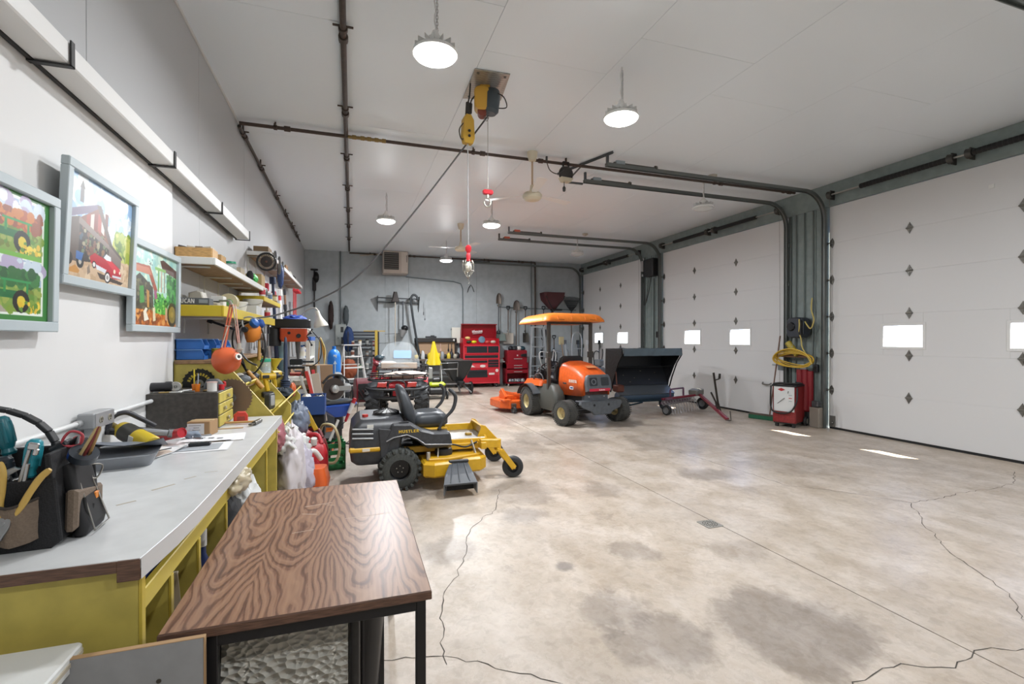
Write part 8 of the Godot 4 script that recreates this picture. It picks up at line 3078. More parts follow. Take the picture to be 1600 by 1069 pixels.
func back_things():
	var t := thing("pegboard_bench", "low workbench with a brown pegboard back behind the yellow raincoat", "workbench", V(2.5, 0, -14.7))
	var b := B()
	b.box(V(0, .88, 0), V(1.45, .05, .6), .006)
	obj("bench_top", b, m("5c5148", .5), t)
	b = B()
	b.box(V(0, 1.16, -.3), V(1.22, .5, .02), .002)
	obj("pegboard", b, mottled("pegboard", "9d7f63", "ab8c6e", 10, .7), t)
	b = B()
	b.box(V(0, 1.47, -.26), V(1.3, .13, .1), .008); b.box(V(-.62, 1.2, -.26), V(.05, .6, .1), .006); b.box(V(.62, 1.2, -.26), V(.05, .6, .1), .006)
	obj("black_frame", b, m("221f1d", .5), t)
	for x in [-.58, .56]:
		b = B()
		b.cyl(V(x, 1.47, -.208), V(x, 1.47, -.2), .03, -1, 12)
		obj("lamp_button", b, m("d8d6d0", .3), t)
	for x in [-.66, .66]:
		for z in [-.25, .25]:
			b = B()
			b.span(V(x - .03, 0, z - .03), V(x + .03, .86, z + .03), .004)
			obj("leg", b, m("2c2c2d", .5), t)
	b = B()
	b.box(V(0, .4, 0), V(1.38, .03, .5), .004)
	obj("lower_shelf", b, m("3a3532", .6), t)
	for k in 14:
		one("bench_tool", cloth_lump(V(0, .06, 0), V(.055, .07 + .04 * (k % 3), .06), 300 + k, .4, 10, 6), m(["c5a92c", "17181a", "b9bcbd", "222426", "d3b733", "3b2f2a", "1f2122", "caa92a", "8d8f91", "181a1c", "c9b23b", "2a2c2f", "a7a294", "19191b"][k], .45), "small %s tool on the pegboard bench, %s along from the raincoat" % [["yellow", "black", "silver", "dark", "yellow", "brown", "black", "yellow", "grey", "black", "yellow", "dark", "pale", "black"][k], ["first", "second", "third", "fourth", "fifth", "sixth", "seventh", "eighth", "ninth", "tenth", "eleventh", "twelfth", "thirteenth", "last"][k]], "power tool", V(1.86 + k * .098, .905, -14.62 - .07 * (k % 2)))
	b = B()
	b.box(V(0, .03, 0), V(.34, .05, .1), .01); b.box(V(.05, .06, 0), V(.12, .04, .08), .008)
	one("staple_gun", b, m("26282b", .4), "flat black tool lying on top of the pegboard frame", "power tool", V(2.35, 1.535, -14.96))
	for k in 3:
		b = B()
		b.cyl(V(0, 0, 0), V(0, -.16, 0), .012, -1, 8); b.box(V(0, -.2, 0), V(.05, .08, .02), .004)
		one("hanging_tool", b, m(["c9a79a", "1b1b1d", "2a2a2c"][k], .5), ["pink handled tool hanging on the pegboard", "black pliers hanging on the pegboard", "black shears hanging at the pegboard's right edge"][k], "hand tool", V([2.65, 2.9, 3.0][k], 1.36, -14.97))
	t = thing("drop_spreader", "black wheeled salt spreader with a deep hopper before the tall red chest", "spreader", V(2.75, 0, -13.0))
	b = B()
	b.loft([lift(rrect(.3, .26, .06), func(q): return V(q.x, .36, q.y)), lift(rrect(.66, .5, .08), func(q): return V(q.x, .66, q.y)), lift(rrect(.8, .6, .08), func(q): return V(q.x, .88, q.y)), lift(rrect(.82, .62, .08), func(q): return V(q.x, .92, q.y))])
	obj("hopper", b, m("25282a", .45), t)
	b = B()
	b.tube([V(-.52, .5, .34), V(-.52, .86, .4), V(-.06, .88, .4), V(-.06, .5, .34)], .014, 7)
	b.tube([V(-.54, .7, .38), V(-.06, .71, .38)], .014, 7)
	b.bar(V(-.35, .3, .2), V(.35, .3, .2), .04, .04); b.bar(V(0, .1, .4), V(0, .34, 0), .04, .04); b.bar(V(.1, .3, .1), V(.3, .08, .45), .04, .03)
	obj("frame", b, m("8d8f90", .35, .5), t)
	for s in [-1.0, 1.0]:
		wheel(t, "wheel", .17, .08, .09, V(s * .38, .17, .05), 0 if s > 0 else 180, m("1b1c1d", .7), m("3c3e40", .4))
	b = B()
	b.box(V(.05, .33, .2), V(.2, .1, .16), .02); b.cyl(V(.05, .3, .3), V(.05, .36, .3), .1, -1, 14)
	obj("gear_case", b, m("1d1e1f", .5), t)
	t = thing("push_mower", "black push mower with lime green trim left of the salt spreader", "lawn mower", V(2.05, 0, -12.2))
	b = B()
	b.box(V(0, .2, 0), V(.46, .18, .5), .05)
	obj("deck", b, m("222325", .45), t)
	b = B()
	b.box(V(.02, .36, .02), V(.4, .1, .34), .04)
	obj("green_cover", b, m("b6c62c", .4), t)
	b = B()
	b.box(V(0, .46, -.03), V(.2, .12, .2), .03)
	obj("battery_box", b, m("2a2b2d", .4), t)
	b = B()
	b.tube(curve([V(-.18, .3, -.2), V(-.2, .7, -.4), V(-.16, .95, -.5), V(.16, .95, -.5), V(.2, .7, -.4), V(.18, .3, -.2)], 5), .014, 7)
	b.box(V(-.1, .62, -.28), V(.1, .3, .04), .02)
	obj("handle", b, m("a7a9a8", .4), t)
	for q in [[-.24, .2], [.24, .2], [-.24, -.2], [.24, -.2]]:
		wheel(t, "wheel", .1, .05, .05, V(q[0], .1, q[1]), 0, m("1e1f20", .6), m("565859", .4))
	t = thing("steel_shelving", "black steel shelving full of jars left of the wall rack", "shelving", V(.35, 0, -14.75))
	for y in [.2, .62, 1.0, 1.3]:
		b = B()
		b.box(V(0, y, 0), V(.86, .03, .42), .004)
		obj("shelf", b, m("1c1c1e", .5), t)
	for x in [-.42, .42]:
		for z in [-.2, .2]:
			b = B()
			b.span(V(x - .015, 0, z - .015), V(x + .015, 1.72, z + .015), .002)
			obj("post", b, m("1c1c1e", .5), t)
	for y in [1.42, 1.52, 1.62, 1.7]:
		b = B()
		b.box(V(0, y, -.19), V(.84, .06, .012), .002)
		obj("back_slat", b, m("3c4148", .5), t)
	for k in 12:
		var sy: float = [1.316, 1.016, .636][k / 4]
		tin("jar", "%s jar, %s on the %s shelf of the black shelving" % [["pale", "tan", "dark", "red", "white", "grey", "brown", "black", "silver", "green", "white", "brown"][k], ["first", "second", "third", "fourth"][k % 4], ["top", "middle", "lower"][k / 4]], .05, .13 + .03 * (k % 3), V(.05 + (k % 4) * .2, sy, -14.65), ["cfc9b8", "b09a6e", "2a2c2a", "a3343c", "d6d4cf", "8a8c8d", "6f5644", "1d1e1f", "b4b5b4", "4a6b4d", "d8d6d0", "7c6552"][k], "", ["7d4c3a", "d9d6cc", "8c8f8d", "d9c9c4"][k % 4])
	b = B()
	b.span(V(.66, 0, -14.53), V(.74, 1.76, -14.49), .004)
	one("spirit_level", b, m("b59a3c", .45), "long yellow spirit level upright at the right of the black shelving", "level")
	b = B()
	b.span(V(.35, 1.722, -14.57), V(.95, 1.745, -14.53), .003)
	one("yellow_ruler", b, m("c0a040", .5), "thin yellow rule lying across the top of the black shelving", "ruler")
	for k in 3:
		one("hanging_jacket", cloth_lump(Vector3.ZERO, [V(.07, .36, .07), V(.07, .26, .07), V(.13, .32, .1)][k], 340 + k, .3), m(["2a1b18", "4d5558", "233a66"][k], .8), ["dark brown jacket hanging left of the breaker panel", "grey jacket hanging right of the breaker panel", "dark blue jacket hanging beside the black shelving"][k], "jacket", [V(-.55, 2.2, -15.1), V(-.13, 2.2, -15.1), V(-.06, 1.5, -14.7)][k])
	b = B()
	b.cyl(V(0, -.6, 0), V(0, .5, 0), .02, -1, 8); b.box(V(0, .52, .02), V(.2, .05, .06), .01); b.ball(V(.05, .3, .03), V(.08, .16, .06)); b.box(V(.0, .1, .02), V(.1, .4, .05), .02)
	one("pole_saw", b, m("1f1c1b", .5), "black pole tool hanging high in the far left corner", "pole saw", V(-1.0, 3.0, -15.17))
	step_ladder("white step ladder standing open before the black shelving", V(.02, 0, -12.5), 20, 1.34, .6, "d9d9d6", 4, .7)
	t = thing("snow_blower", "dark red snow blower housing left of the quad bike", "snow blower", V(.36, 0, -11.6), 10)
	b = B()
	b.prism([P(-.2, .08), P(.2, .08), P(.24, .4), P(.12, .6), P(-.14, .62), P(-.24, .4)], .56, X(V(0, 0, 0), rot(0, 90)), .02)
	obj("housing", b, m("6d1420", .4), t)
	b = B()
	b.lathe([P(.0, -.03), P(.09, -.03), P(.09, .03), P(0, .04)], X(V(.2, 1.02, .1), rot(70, 0, 20)), 20)
	b.cyl(V(.1, .5, 0), V(.2, 1.0, .08), .07, .06, 14)
	obj("chute", b, m("7c1622", .4), t)
	b = B()
	b.box(V(0, .32, .25), V(.5, .36, .02), .01)
	obj("auger_mouth", b, m("141416", .6), t)
	for i in 6:
		b = B()
		b.box(V(-.2 + i * .08, .28, .27), V(.02, .2, .03), .004, rot(0, 0, 30))
		obj("auger_blade", b, m("3a1c20", .5), t)
	for s in [-1.0, 1.0]:
		wheel(t, "wheel", .18, .1, .09, V(s * .26, .18, -.3), 0, m("1c1d1e", .7), m("aaa9a4", .4))
	b = B()
	b.box(V(0, .03, .3), V(.56, .05, .06), .006)
	obj("scraper_bar", b, m("b9b4ae", .35, .5), t)
	for k in 5:
		one("floor_clutter", cloth_lump(V(0, .2, 0), V(.18, .24, .18), 360 + k, .35), m(["3c2c24", "24282d", "55585c", "2b2320", "8f4a2c"][k], .7), ["brown leather bag on the floor under the breaker panel", "dark tarpaulin bundle beside the white step ladder", "grey cover lying near the black shelving", "dark hose bundle under the wall rack", "rust coloured bag below the blue jacket"][k], "bundle", V([-.45, -.2, 1.4, 1.7, -.05][k], [0, 0, 0, 0, .5][k], [-13.9, -12.6, -13.4, -14.2, -13.6][k]))
	for k in 7:
		t = thing("garden_tool", ["long handled tool with a pale broom head behind the tractor seat", "silver pruning pole behind the tractor", "curved silver frame of a hand cart behind the tractor", "black cultivator handles left of the tractor post", "white handled hoe behind the tractor seat", "long steel bar behind the tractor seat", "black pole beside the door track behind the tractor"][k], "garden tool", V(6.3 + k * .18, 0, -13.6 - .2 * (k % 2)))
		b = B()
		if k == 2:
			b.tube(curve([V(-.15, .6, 0), V(-.16, 1.5, 0), V(0, 1.72, 0), V(.16, 1.5, 0), V(.15, .6, 0)], 6), .022, 8)
			b.bar(V(-.15, 1.2, 0), V(.15, 1.2, 0), .03, .03)
		else:
			b.cyl(V(0, .0, .1), V(.04 * (k - 3), 1.45 - .06 * (k % 3), -.1), .017, -1, 8)
		obj("shaft", b, m(["8d7355", "b8bcc0", "a9adb1", "1d1e20", "d2d2ce", "8d9296", "26282a"][k], .4, .4 if k in [1, 2, 5] else 0.0), t)
		b = B()
		if k == 0: b.box(V(-.12, 1.45, -.1), V(.16, .24, .05), .01)
		elif k == 2: b.box(V(0, .5, .05), V(.36, .1, .2), .02)
		else: b.box(V(.04 * (k - 3), 1.4, -.1), V(.1, .14, .04), .01)
		obj("head", b, m(["b9ab85", "6d7276", "3a3d40", "1d1e20", "c9c9c6", "55585b", "26282a"][k], .5), t)
	for k in 4:
		t = thing("wheeled_cart", ["black cultivator with pale levers left of the tractor", "second dark cart behind the cultivator", "grey grass catcher bag behind the tractor seat", "dark trimmer engine behind the orange fender"][k], "cart", [V(5.3, 0, -12.6), V(5.85, 0, -12.9), V(6.9, 0, -12.7), V(5.0, 0, -11.9)][k], 15 * k)
		b = B()
		b.box(V(0, .5, 0), V(.4, .34, .34), .05)
		b.box(V(.05, .8, 0), V(.24, .2, .24), .04)
		obj("engine", b, m(["1f2022", "2b2d2f", "7d8184", "1a1a1c"][k], .5), t)
		b = B()
		b.tube(curve([V(-.15, .6, 0), V(-.3, 1.0, .05), V(-.28, 1.15, .1), V(-.1, 1.12, .12)], 5), .016, 7)
		b.tube(curve([V(.15, .6, 0), V(.2, 1.05, .05), V(.1, 1.2, .1)], 5), .016, 7)
		obj("handle", b, m(["c9cbcc", "8d9092", "3a3c3e", "b5b7b8"][k], .4, .3), t)
		for s in [-1.0, 1.0]:
			wheel(t, "wheel", .2, .09, .1, V(s * .26, .2, .05), 0, m("1b1c1d", .7), m("8a8b8a", .4))
func clutter():
	var t := thing("low_bench", "low bench of boards beyond the yellow rack carrying the drill press", "workbench", V(-.86, 0, -8.7))
	var b := B()
	b.box(V(-.02, .88, 0), V(.78, .05, 3.9), .006)
	obj("bench_top", b, brown(), t)
	b = B()
	b.box(V(.36, .82, 0), V(.03, .1, 3.9), .004)
	obj("front_rail", b, m("b5502c", .5), t)
	for z in [-1.85, -.6, .6, 1.85]:
		b = B()
		b.box(V(.34, .42, z), V(.08, .84, .08), .005); b.box(V(-.4, .42, z), V(.08, .84, .08), .005)
		obj("leg", b, m("7d6244", .6), t)
	b = B()
	b.box(V(-.02, .35, 0), V(.7, .03, 3.8), .004)
	obj("lower_shelf", b, brown(), t)
	t = thing("drill_press", "bench drill press with an orange head and black belt cover", "drill press", V(-.78, .905, -7.35), 0)
	b = B()
	b.box(V(.02, .025, 0), V(.34, .05, .26), .012)
	obj("base", b, m("1f2022", .5), t)
	b = B()
	b.cyl(V(-.06, .04, 0), V(-.06, .72, 0), .036, -1, 16)
	obj("column", b, m("8b8d8f", .3, .7), t)
	b = B()
	b.loft([lift(rrect(.3, .2, .03), func(q): return V(.03 + q.x, .56, q.y)), lift(rrect(.34, .22, .03), func(q): return V(.03 + q.x, .6, q.y)), lift(rrect(.34, .22, .03), func(q): return V(.03 + q.x, .74, q.y))])
	obj("head", b, m("b5441f", .4), t)
	b = B()
	b.prism(rrect(.5, .26, .06), .12, X(V(.0, .81, 0), rot(-90)), .012)
	b.cyl(V(-.22, .5, 0), V(-.22, .76, 0), .09, -1, 16)
	obj("belt_cover", b, m("1a1a1c", .4), t)
	b = B()
	b.cyl(V(.08, .4, 0), V(.08, .56, 0), .026, .036, 14); b.cyl(V(.08, .3, 0), V(.08, .4, 0), .014, .02, 12)
	obj("chuck", b, m("6d6f71", .3, .8), t)
	b = B()
	for k in 3:
		var a := TAU * k / 3 + .3
		b.cyl(V(.2, .64, .06), V(.26, .64 + sin(a) * .13, .06 + cos(a) * .13), .007, -1, 8)
		b.ball(V(.26, .64 + sin(a) * .13, .06 + cos(a) * .13), V(.016, .016, .016), 10, 6)
	b.cyl(V(.1, .64, .11), V(.1, .64, .125), .03, -1, 14); b.cyl(V(-.02, .68, .11), V(-.02, .68, .12), .02, -1, 12)
	obj("feed_handle", b, m("25262a", .4, .2), t)
	b = B()
	b.box(V(.06, .2, 0), V(.24, .03, .22), .006)
	obj("work_table", b, m("2b2c2e", .45, .3), t)
	b = B()
	b.box(V(.08, .26, 0), V(.16, .08, .1), .012); b.cyl(V(.16, .26, 0), V(.3, .26, 0), .012, -1, 8)
	one("drill_vice", b, m("24282c", .4, .2), "black vice clamped on the drill press table", "vice", V(-.78, .93, -7.15))
	b = B()
	b.tube(curve([V(-.52, 1.62, -7.3), V(-.4, 1.45, -7.3), V(-.42, 1.2, -7.3), V(-.6, 1.08, -7.25), V(-.66, 1.0, -7.2)], 6), .007, 7)
	one("power_cable", b, m("26282b", .5), "thin dark cord looping down from the drill press head", "cord")
	t = thing("white_shelf_unit", "white open shelf unit with blue trays behind the drill press", "shelf unit", V(-.85, .905, -8.5))
	b = B()
	b.span(V(-.38, 0, -.5), V(-.36, .56, .5), .003)
	obj("back_panel", b, m("cfd4d6", .5), t)
	for y in [.01, .28, .55]:
		b = B()
		b.span(V(-.38, y, -.5), V(.26, y + .02, .5), .003)
		obj("shelf", b, m("d3d6d6", .45), t)
	for z in [-.49, .49]:
		b = B()
		b.span(V(.2, 0, z - .025), V(.26, .57, z + .025), .003)
		obj("post", b, m("d9d8cf", .45), t)
	for k in 5:
		bottle(["blue and white bottle at the left of the white shelf unit", "tan bottle second in the white shelf unit", "tall white bottle in the middle of the white shelf unit", "blue bottle right of the middle in the white shelf unit", "small white bottle at the right of the white shelf unit"][k], .045, .2 - .02 * (k % 2), V(-.72, 1.207, -8.85 + k * .17), ["3b6aa8", "c0a06a", "d6d6d2", "2f5ea8", "d9d9d6"][k], ["d9d9d9", "8c6a3c", "2a4a80", "d9d9d9", "3b6aa8"][k])
	for k in 6:
		b = B()
		if k == 0:
			one("blue_tray", _tray(V(.5, .06, .9)), m("2f62b5", .4), "shallow blue tray on top of the white shelf unit", "tray", V(-.83, 1.478, -8.5))
			continue
		b.box(V(0, 0, 0), V(.4 - .02 * k, .03, .6 - .04 * k), .004, rot(0, 7 * sin(k * 2.0)))
		one("magazine_stack", b, m(["", "d9d9d6", "b9b2a6", "e0dfda", "9aa7b5", "cfcac0"][k], .6), ["", "bottom layer of white papers on the blue tray", "tan folder on the papers in the blue tray", "white folder in the middle of the paper stack", "bluish folder near the top of the paper stack", "topmost pale folder on the paper stack"][k], "papers", V(-.8, 1.56 + k * .032, -8.45))
	one("blue_bag", cloth_lump(V(0, .06, 0), V(.16, .07, .22), 131, .35), m("2b4a9c", .5), "dark blue bag lying on top of the paper stack", "bag", V(-.84, 1.74, -8.3))
	t = thing("desk_lamp", "white bell shaded lamp on an arm above the paper stack", "lamp", V(-.47, 1.76, -8.4))
	b = B()
	b.lathe([P(.0, .2), P(.035, .2), P(.042, .12), P(.06, .07), P(.105, -.02), P(.115, -.06), P(.112, -.06), P(.1, -.02), P(.05, .07), P(0, .1)], X(Vector3.ZERO, rot(0, 0, 14)), 26)
	obj("shade", b, m("cfcbbd", .4), t)
	b = B()
	b.tube(curve([V(-.02, .18, 0), V(-.08, .24, .0), V(-.2, .2, 0), V(-.34, .05, 0)], 5), .012, 7)
	b.bar(V(-.34, .05, 0), V(-.4, -.14, 0), .02, .02)
	obj("arm", b, m("a8a59b", .4, .3), t)
	var ln := [["white and red fishing rod leaning on the left wall", "d9d6d2", "b5283a"], ["dark umbrella standing in the bundle by the wall", "22314f", "22314f"], ["pale blue tube in the bundle by the wall", "a9cdd6", "cfe0e4"], ["red handled rake leaning in the bundle", "a83236", "a83236"], ["white pipe in the bundle by the wall", "dcdcd8", "dcdcd8"], ["black level standing in the bundle", "1f2022", "1f2022"], ["red and white pole next to the drill press", "c8343c", "e0dedb"], ["brown broom handle in the bundle", "7a5a42", "7a5a42"], ["grey pipe at the far end of the bundle", "8f9294", "8f9294"], ["dark hose pipe hanging from the long shelf", "2a2a30", "2a2a30"], ["thin tan stick in the bundle by the wall", "b9a27c", "b9a27c"], ["narrow white tube at the back of the bundle", "d2d2ce", "b9b9b6"]]
	for k in ln.size():
		t = thing("long_tool", ln[k][0], "pole", V(-1.12 + .06 * (k % 3), .91, -7.9 - k * .24))
		b = B()
		var hgt: float = [1.35, 1.5, .75, 1.3, 1.2, 1.15, 1.4, 1.35, 1.25, 1.5, 1.1, 1.3][k]
		var rr: float = [.016, .035, .055, .016, .03, .022, .024, .015, .02, .02, .012, .026][k]
		b.cyl(V(0, 0, 0), V(-.06, hgt, .05), rr, rr * (.5 if k == 1 else 1.0), 10)
		obj("shaft", b, m(ln[k][1], .45), t)
		b = B()
		if k in [0, 3, 6]: b.box(V(-.05, hgt, .05), V(.07, .12, .05), .012)
		else: b.cyl(V(-.058, hgt * .95, .048), V(-.062, hgt + .03, .052), rr * 1.3, -1, 10)
		obj("tip", b, m(ln[k][2], .45), t)
	one("blue_umbrella", cloth_lump(V(0, 0, 0), V(.04, .16, .04), 141, .25), m("2c4478", .5), "folded blue cloth hanging from the end of the long white shelf", "cloth", V(-.97, 2.42, -7.75))
	t = thing("red_clamp_rack", "red bar clamps hanging under the far end of the long white shelf", "clamps", V(-1.0, 2.1, -10.2))
	for k in 4:
		b = B()
		b.bar(V(0, -.4, k * .16), V(0, .35, k * .16), .02, .012); b.box(V(.04, .3, k * .16), V(.1, .05, .03), .006); b.box(V(.04, -.2, k * .16), V(.1, .05, .03), .006)
		obj("bar_clamp", b, m("a8262e", .4), t)
	t = thing("extension_cord", "hank of orange and yellow cord hanging at the end of the white shelf unit", "cord", V(-.5, 1.5, -9.05))
	b = B()
	b.tube([V(0, .0, .03), V(.0, .03, .05), V(-.16, .03, .08)], .008, 6)
	obj("hook", b, m("3a3a3a", .4, .5), t)
	for k in 5:
		b = B()
		b.tube(curve([V(0, .02, k * .02), V(.04 + .01 * k, -.2, .03), V(.06, -.45, .02 * k), V(.02, -.58 - .02 * k, .02), V(-.03, -.4, 0), V(-.02, -.15, .01)], 5, true), .01, 6, true)
		obj("loop", b, m(["c28b2e", "b97a22", "d0a040", "8a6a3a", "c9b06a"][k], .5), t)
	t = thing("gas_bottle", "tall bright blue gas bottle standing past the chop saw", "gas cylinder", V(-.27, .45, -8.75))
	b = B()
	b.lathe([P(0, 0), P(.105, 0), P(.11, .01), P(.11, .74), P(.09, .82), P(.05, .87), P(.03, .88), P(.03, .93), P(0, .93)], Transform3D.IDENTITY, 26)
	obj("tank", b, m("1e6fc0", .35), t)
	b = B()
	b.box(V(.02, .45, .111), V(.014, .36, .004), .001); b.prism([P(-.03, 0), P(.03, 0), P(0, .06)], .004, X(V(.02, .63, .111)), .0005); b.box(V(.02, .76, .098), V(.05, .05, .012), .001)
	obj("white_marking", b, m("c9dbe8", .45), t)
	b = B()
	b.box(V(-.27, .225, -8.75), V(.3, .45, .4), .01)
	one("storage_crate", b, m("3a4048", .6), "dark crate under the blue gas bottle", "crate")
	t = thing("chop_saw", "abrasive chop saw with a dark disc on the blue stand", "saw", V(-.2, .62, -7.1), 25)
	b = B()
	b.box(V(0, .02, 0), V(.46, .04, .3), .008)
	obj("base", b, m("55585a", .4, .5), t)
	b = B()
	b.cyl(V(-.05, .2, .06), V(-.05, .2, .066), .15, -1, 32)
	obj("cutting_disc", b, m("3a302c", .7), t)
	b = B()
	b.lathe([P(.0, -.03), P(.14, -.03), P(.165, -.02), P(.165, .03), P(0, .03)], X(V(-.05, .2, .03), rot(90)), 22, PI * 1.05, -.4)
	b.box(V(.1, .2, .0), V(.22, .12, .14), .03)
	obj("guard", b, m("a6a8a8", .35, .5), t)
	b = B()
	b.lathe([P(0, 0), P(.055, 0), P(.06, .03), P(.05, .06), P(0, .07)], X(V(-.05, .2, .066), rot(90)), 20)
	obj("flange", b, m("bfc0bf", .3, .6), t)
	b = B()
	b.tube(curve([V(-.2, .28, .05), V(-.1, .38, .05), V(.06, .38, .03), V(.16, .3, .02)], 5), .016, 8)
	b.cyl(V(.06, .28, -.1), V(.06, .4, -.04), .05, -1, 14)
	obj("handle", b, m("1b1c1d", .5), t)
	t = thing("saw_stand", "blue saw stand on a single dark post with splayed feet", "stand", V(-.2, 0, -7.1), 25)
	b = B()
	b.prism([P(-.24, -.16), P(.2, -.16), P(.3, -.02), P(.3, .05), P(.18, .05), P(.06, .12), P(-.24, .16)], .03, X(V(0, .595, 0), rot(-90)), .004)
	b.loft([lift(rrect(.46, .3, .02), func(q): return V(q.x - .02, .58, q.y)), lift(rrect(.16, .14, .02), func(q): return V(q.x + .04, .43, q.y))])
	obj("blue_top", b, m("1f50b0", .4), t)
	b = B()
	b.bar(V(.04, .03, 0), V(.04, .5, 0), .075, .075, V(1, 0, 0))
	obj("post", b, m("2c2d2f", .45, .3), t)
	for a in [20, 140, 260]:
		b = B()
		b.bar(V(.04, .07, 0), V(.04 + cos(deg_to_rad(a)) * .24, .01, sin(deg_to_rad(a)) * .24), .05, .02)
		obj("foot", b, m("2c2d2f", .45, .3), t)
	t = thing("inspection_lamp", "white work lamp with red ends hanging from the chop saw by its cord", "work light", V(-.02, .5, -7.0))
	t.basis = rot(0, 0, -22)
	b = B()
	b.cyl(V(0, -.02, 0), V(0, .13, 0), .026, .03, 14)
	obj("tube", b, m("d3cfcc", .3), t)
	b = B()
	b.cyl(V(0, .13, 0), V(0, .2, 0), .03, .026, 14); b.cyl(V(0, -.14, 0), V(0, -.02, 0), .017, .022, 12)
	obj("red_end", b, m("a82430", .4), t)
	b = B()
	b.tube(curve([V(0, -.14, 0), V(-.04, -.24, 0), V(-.03, -.38, .05), V(.1, -.42, .05), V(.18, -.25, 0), V(.12, -.05, -.03), V(.05, .2, -.05)], 6), .006, 6)
	obj("cord", b, m("2a2a2a", .5), t)
	var bl := [["silver crowbar leaning by the chop saw", "c8c9c8"], ["red level leaning in front of the low bench", "c23a34"], ["white pipe leaning in front of the low bench", "d6d6d2"], ["thick pale grey board leaning in front of the low bench", "b4a898"], ["red and white handle leaning by the gas bottle", "c8343c"], ["aluminium angle leaning in front of the low bench", "aab0b4"]]
	for k in bl.size():
		b = B()
		b.bar(V(0, 0, 0), V(-.2 + .03 * k, .62 + .05 * (k % 3), -.12), [.03, .04, .05, .16, .04, .04][k], [.02, .03, .05, .03, .03, .02][k], V(0, 0, 1), .004)
		one("leaning_bar", b, m(bl[k][1], .4, .5 if k in [0, 5] else 0.0), bl[k][0], "bar", V(-.4 + .03 * (k % 2), .42, -6.45 - k * .1))
	t = thing("power_supply", "black metal box with a round knob on the shelf by the yellow rack", "power supply", V(-.45, .32, -6.42), 0)
	b = B()
	b.box(V(0, .14, 0), V(.3, .26, .3), .01)
	obj("case", b, m("1a1a1c", .5), t)
	b = B()
	b.cyl(V(-.02, .15, .15), V(-.02, .15, .165), .018, -1, 12)
	obj("knob", b, m("b59a3a", .4), t)
	one("blue_crate", _tray(V(.3, .22, .36)), m("2b4a86", .5), "blue crate of fittings standing on the black metal box", "crate", V(-.45, .592, -6.42))
	for k in 4:
		one("crate_part", cloth_lump(V(0, .06, 0), V(.07, .08, .07), 150 + k, .4, 10, 7), m(["a8aaab", "2b2d30", "c0b8aa", "6b6e70"][k], .4, .4), ["silver part heaped in the blue crate", "black part heaped in the blue crate", "tan part heaped in the blue crate", "grey part heaped in the blue crate"][k], "tool part", V(-.52 + (k % 2) * .14, .66, -6.5 + (k / 2) * .14))
	b = B()
	b.box(V(-.45, .295, -6.45), V(.5, .03, .5), .004); b.box(V(-.64, .14, -6.25), V(.05, .28, .05)); b.box(V(-.26, .14, -6.25), V(.05, .28, .05)); b.box(V(-.64, .14, -6.65), V(.05, .28, .05)); b.box(V(-.26, .14, -6.65), V(.05, .28, .05))
	one("low_stool", b, m("26221f", .6), "low dark stool carrying the black metal box", "stool")
	for q in [[V(-.38, 0, -5.74), "6d1a1e", "dark red jerry can standing behind the bright one", 20], [V(-.36, .0, -5.42), "bb2730", "bright red jerry can with a white cap in front of the yellow rack", 12]]:
		t = thing("jerry_can", q[2], "fuel can", q[0], q[3])
		b = B()
		b.loft([lift(rrect(.22, .26, .04), func(p): return V(p.x, 0.0, p.y)), lift(rrect(.24, .28, .05), func(p): return V(p.x, .03, p.y)), lift(rrect(.24, .28, .05), func(p): return V(p.x, .3, p.y)), lift(rrect(.2, .22, .05), func(p): return V(p.x, .4, p.y)), lift(rrect(.12, .12, .03), func(p): return V(p.x, .44, p.y))])
		obj("tank", b, m(q[1], .4), t)
		b = B()
		b.tube(curve([V(-.06, .42, -.06), V(-.04, .5, -.03), V(.03, .5, .03), V(.06, .42, .08)], 5), .02, 9)
		b.prism([P(-.09, .02), P(.09, .02), P(0, .16)], .02, X(V(0, .12, .14)), .006)
		obj("grip", b, m(Color.html(q[1]).lightened(.08).to_html(false), .4), t)
		b = B()
		b.cyl(V(-.02, .42, .09), V(-.02, .49, .11), .032, .03, 14)
		obj("cap", b, m("1e1e1f" if q[3] == 20 else "d6d3cd", .4), t)
	t = thing("leaf_blower", "orange and white hand blower with a black tube before the red jerry cans", "leaf blower", V(-.37, 0, -5.02), -10)
	b = B()
	b.loft([lift(rrect(.2, .2, .05), func(q): return V(.05 + q.x, .04, q.y)), lift(rrect(.24, .24, .06), func(q): return V(.05 + q.x, .14, q.y)), lift(rrect(.18, .2, .05), func(q): return V(.05 + q.x, .27, q.y))])
	obj("engine_cover", b, m("d8612a", .4), t)
	b = B()
	b.box(V(-.06, .17, .06), V(.12, .2, .18), .03); b.tube(curve([V(-.1, .22, .1), V(-.07, .36, .05), V(.02, .42, -.02), V(.08, .32, -.08)], 5), .024, 9)
	obj("white_body", b, m("d3d2cd", .4), t)
	b = B()
	b.cyl(V(-.1, .16, .12), V(-.26, .06, .42), .055, .045, 16)
	obj("tube", b, m("2c2e32", .35), t)
	b = B()
	b.box(V(.06, .02, 0), V(.22, .04, .22), .01)
	obj("foot", b, m("1e1f20", .5), t)
	for q in [[V(-.22, 0, -6.05), "green slatted crate standing past the red jerry cans"], [V(-.56, .0, -5.15), "green slatted crate under the plastic bags"]]:
		t = thing("plastic_crate", q[1], "crate", q[0], 8)
		for k in 4:
			b = B()
			for s in [-1.0, 1.0]:
				b.box(V(0, .04 + k * .08, s * .17), V(.26, .045, .012), .003); b.box(V(s * .13, .04 + k * .08, 0), V(.012, .045, .34), .003)
			obj("slat", b, m("1f7a43", .4), t)
		for s in [-1.0, 1.0]:
			for z in [-1.0, 0.0, 1.0]:
				b = B()
				b.box(V(s * .13, .16, z * .165), V(.02, .32, .02), .003)
				obj("post", b, m("1b6c3a", .4), t)
		b = B()
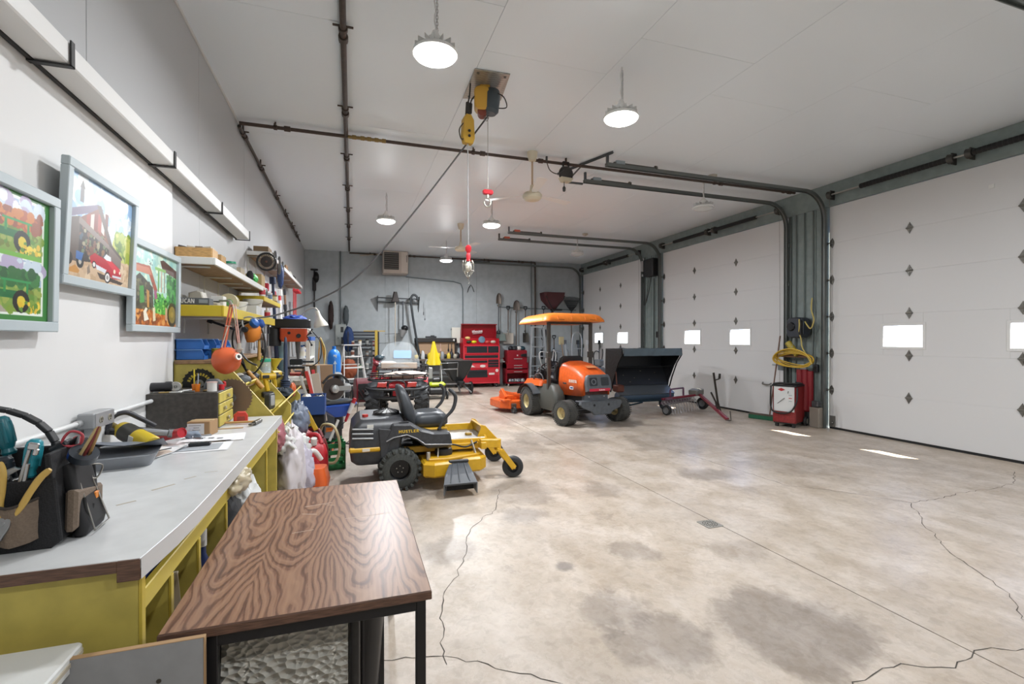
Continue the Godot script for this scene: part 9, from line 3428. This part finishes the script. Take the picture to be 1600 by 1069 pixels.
		b.box(V(0, .01, 0), V(.26, .02, .34), .003)
		obj("floor", b, m("1b6c3a", .4), t)
	t = thing("clear_hose", "loop of cream hose rising out of the green crate", "hose", V(-.22, .1, -6.0))
	b = B()
	b.tube(curve([V(-.12, .3, .0), V(-.08, .42, .08), V(.04, .4, .16), V(.1, .2, .2), V(.06, .02, .2), V(-.04, .0, .16)], 6), .016, 9)
	obj("tube", b, m("c9bd94", .4), t)
	for k in 3:
		b = B()
		b.bar(V(0, 0, 0), V([-.12, .1, .02][k], .24, -.05), [.05, .03, .03][k], .02, V(0, 0, 1), .006)
		one("crate_tool", b, m(["c8a52c", "c9c9c6", "2a2c2e"][k], .45), ["yellow handled tool on the jerry cans", "white handle sticking out of the far green crate", "dark handle sticking out of the far green crate"][k], "hand tool", [V(-.36, .5, -5.7), V(-.24, .3, -6.05), V(-.18, .3, -6.1)][k])
	var bg := [["clear plastic bag of scraps on the near green crate", V(-.52, .32, -5.12), V(.13, .12, .18), "c9cac8"], ["stuffed white plastic bag against the yellow rack", V(-.5, 0, -4.66), V(.1, .34, .16), "cfc9cc"], ["patterned plastic bag leaning on the bench end", V(-.44, .0, -4.9), V(.1, .24, .11), "b9b3c0"], ["blue and black plastic bag hanging on the yellow rack", V(-.53, .5, -5.5), V(.1, .16, .16), "7c8698"], ["red cloth tucked behind the jerry cans", V(-.5, .3, -5.6), V(.1, .12, .1), "a8434a"], ["white bag at the top of the bag heap", V(-.54, .46, -4.7), V(.1, .13, .18), "d6d7d4"], ["pinkish bag hanging under the worktop's far end", V(-.58, .6, -4.35), V(.06, .12, .1), "a86a72"]]
	for k in bg.size():
		one("plastic_bag", cloth_lump(V(0, bg[k][2].y, 0), bg[k][2], 170 + k, .4, 26, 18, 2.8), m(bg[k][3], .35), bg[k][0], "bag", bg[k][1])
	t = thing("fuel_funnel", "orange work bucket under the chop saw stand", "bucket", V(-.33, 0, -6.75))
	b = B()
	b.lathe([P(0, 0), P(.11, 0), P(.14, .3), P(.145, .32), P(.13, .32), P(.1, .01), P(0, .01)], Transform3D.IDENTITY, 22)
	obj("body", b, m("c9702c", .45), t)
	b = B()
	b.lathe([P(.125, .15), P(.13, .16), P(.134, .2), P(.13, .21)], Transform3D.IDENTITY, 22)
	obj("dark_band", b, m("2a2a2c", .5), t)
	for k in 9:
		carton("low_shelf_box", ["brown box first on the low bench's lower shelf", "grey box second on the low bench's lower shelf", "white box third on the low bench's lower shelf", "tan box last on the low bench's lower shelf", "pale box lying on the low bench before the drill press", "red topped box on the low bench behind the drill press", "grey box on the low bench by the shelf unit", "brown board box standing at the front of the low bench", "white carton at the near end of the low bench"][k], V(.3, [.2, .24, .18, .22, .06, .1, .12, .22, .1][k], .3), [V(-.75, .366, -7.0), V(-.75, .366, -7.45), V(-.7, .366, -7.8), V(-.7, .366, -8.4), V(-.6, .906, -6.95), V(-.7, .906, -7.75), V(-.6, .906, -7.95), V(-.46, .906, -7.6), V(-.8, .906, -6.95)][k], 6 * k, ["7d6248", "85888a", "cfcfca", "a88c64", "c9c3b6", "b5453f", "8f9496", "93765a", "d3d2cd"][k])
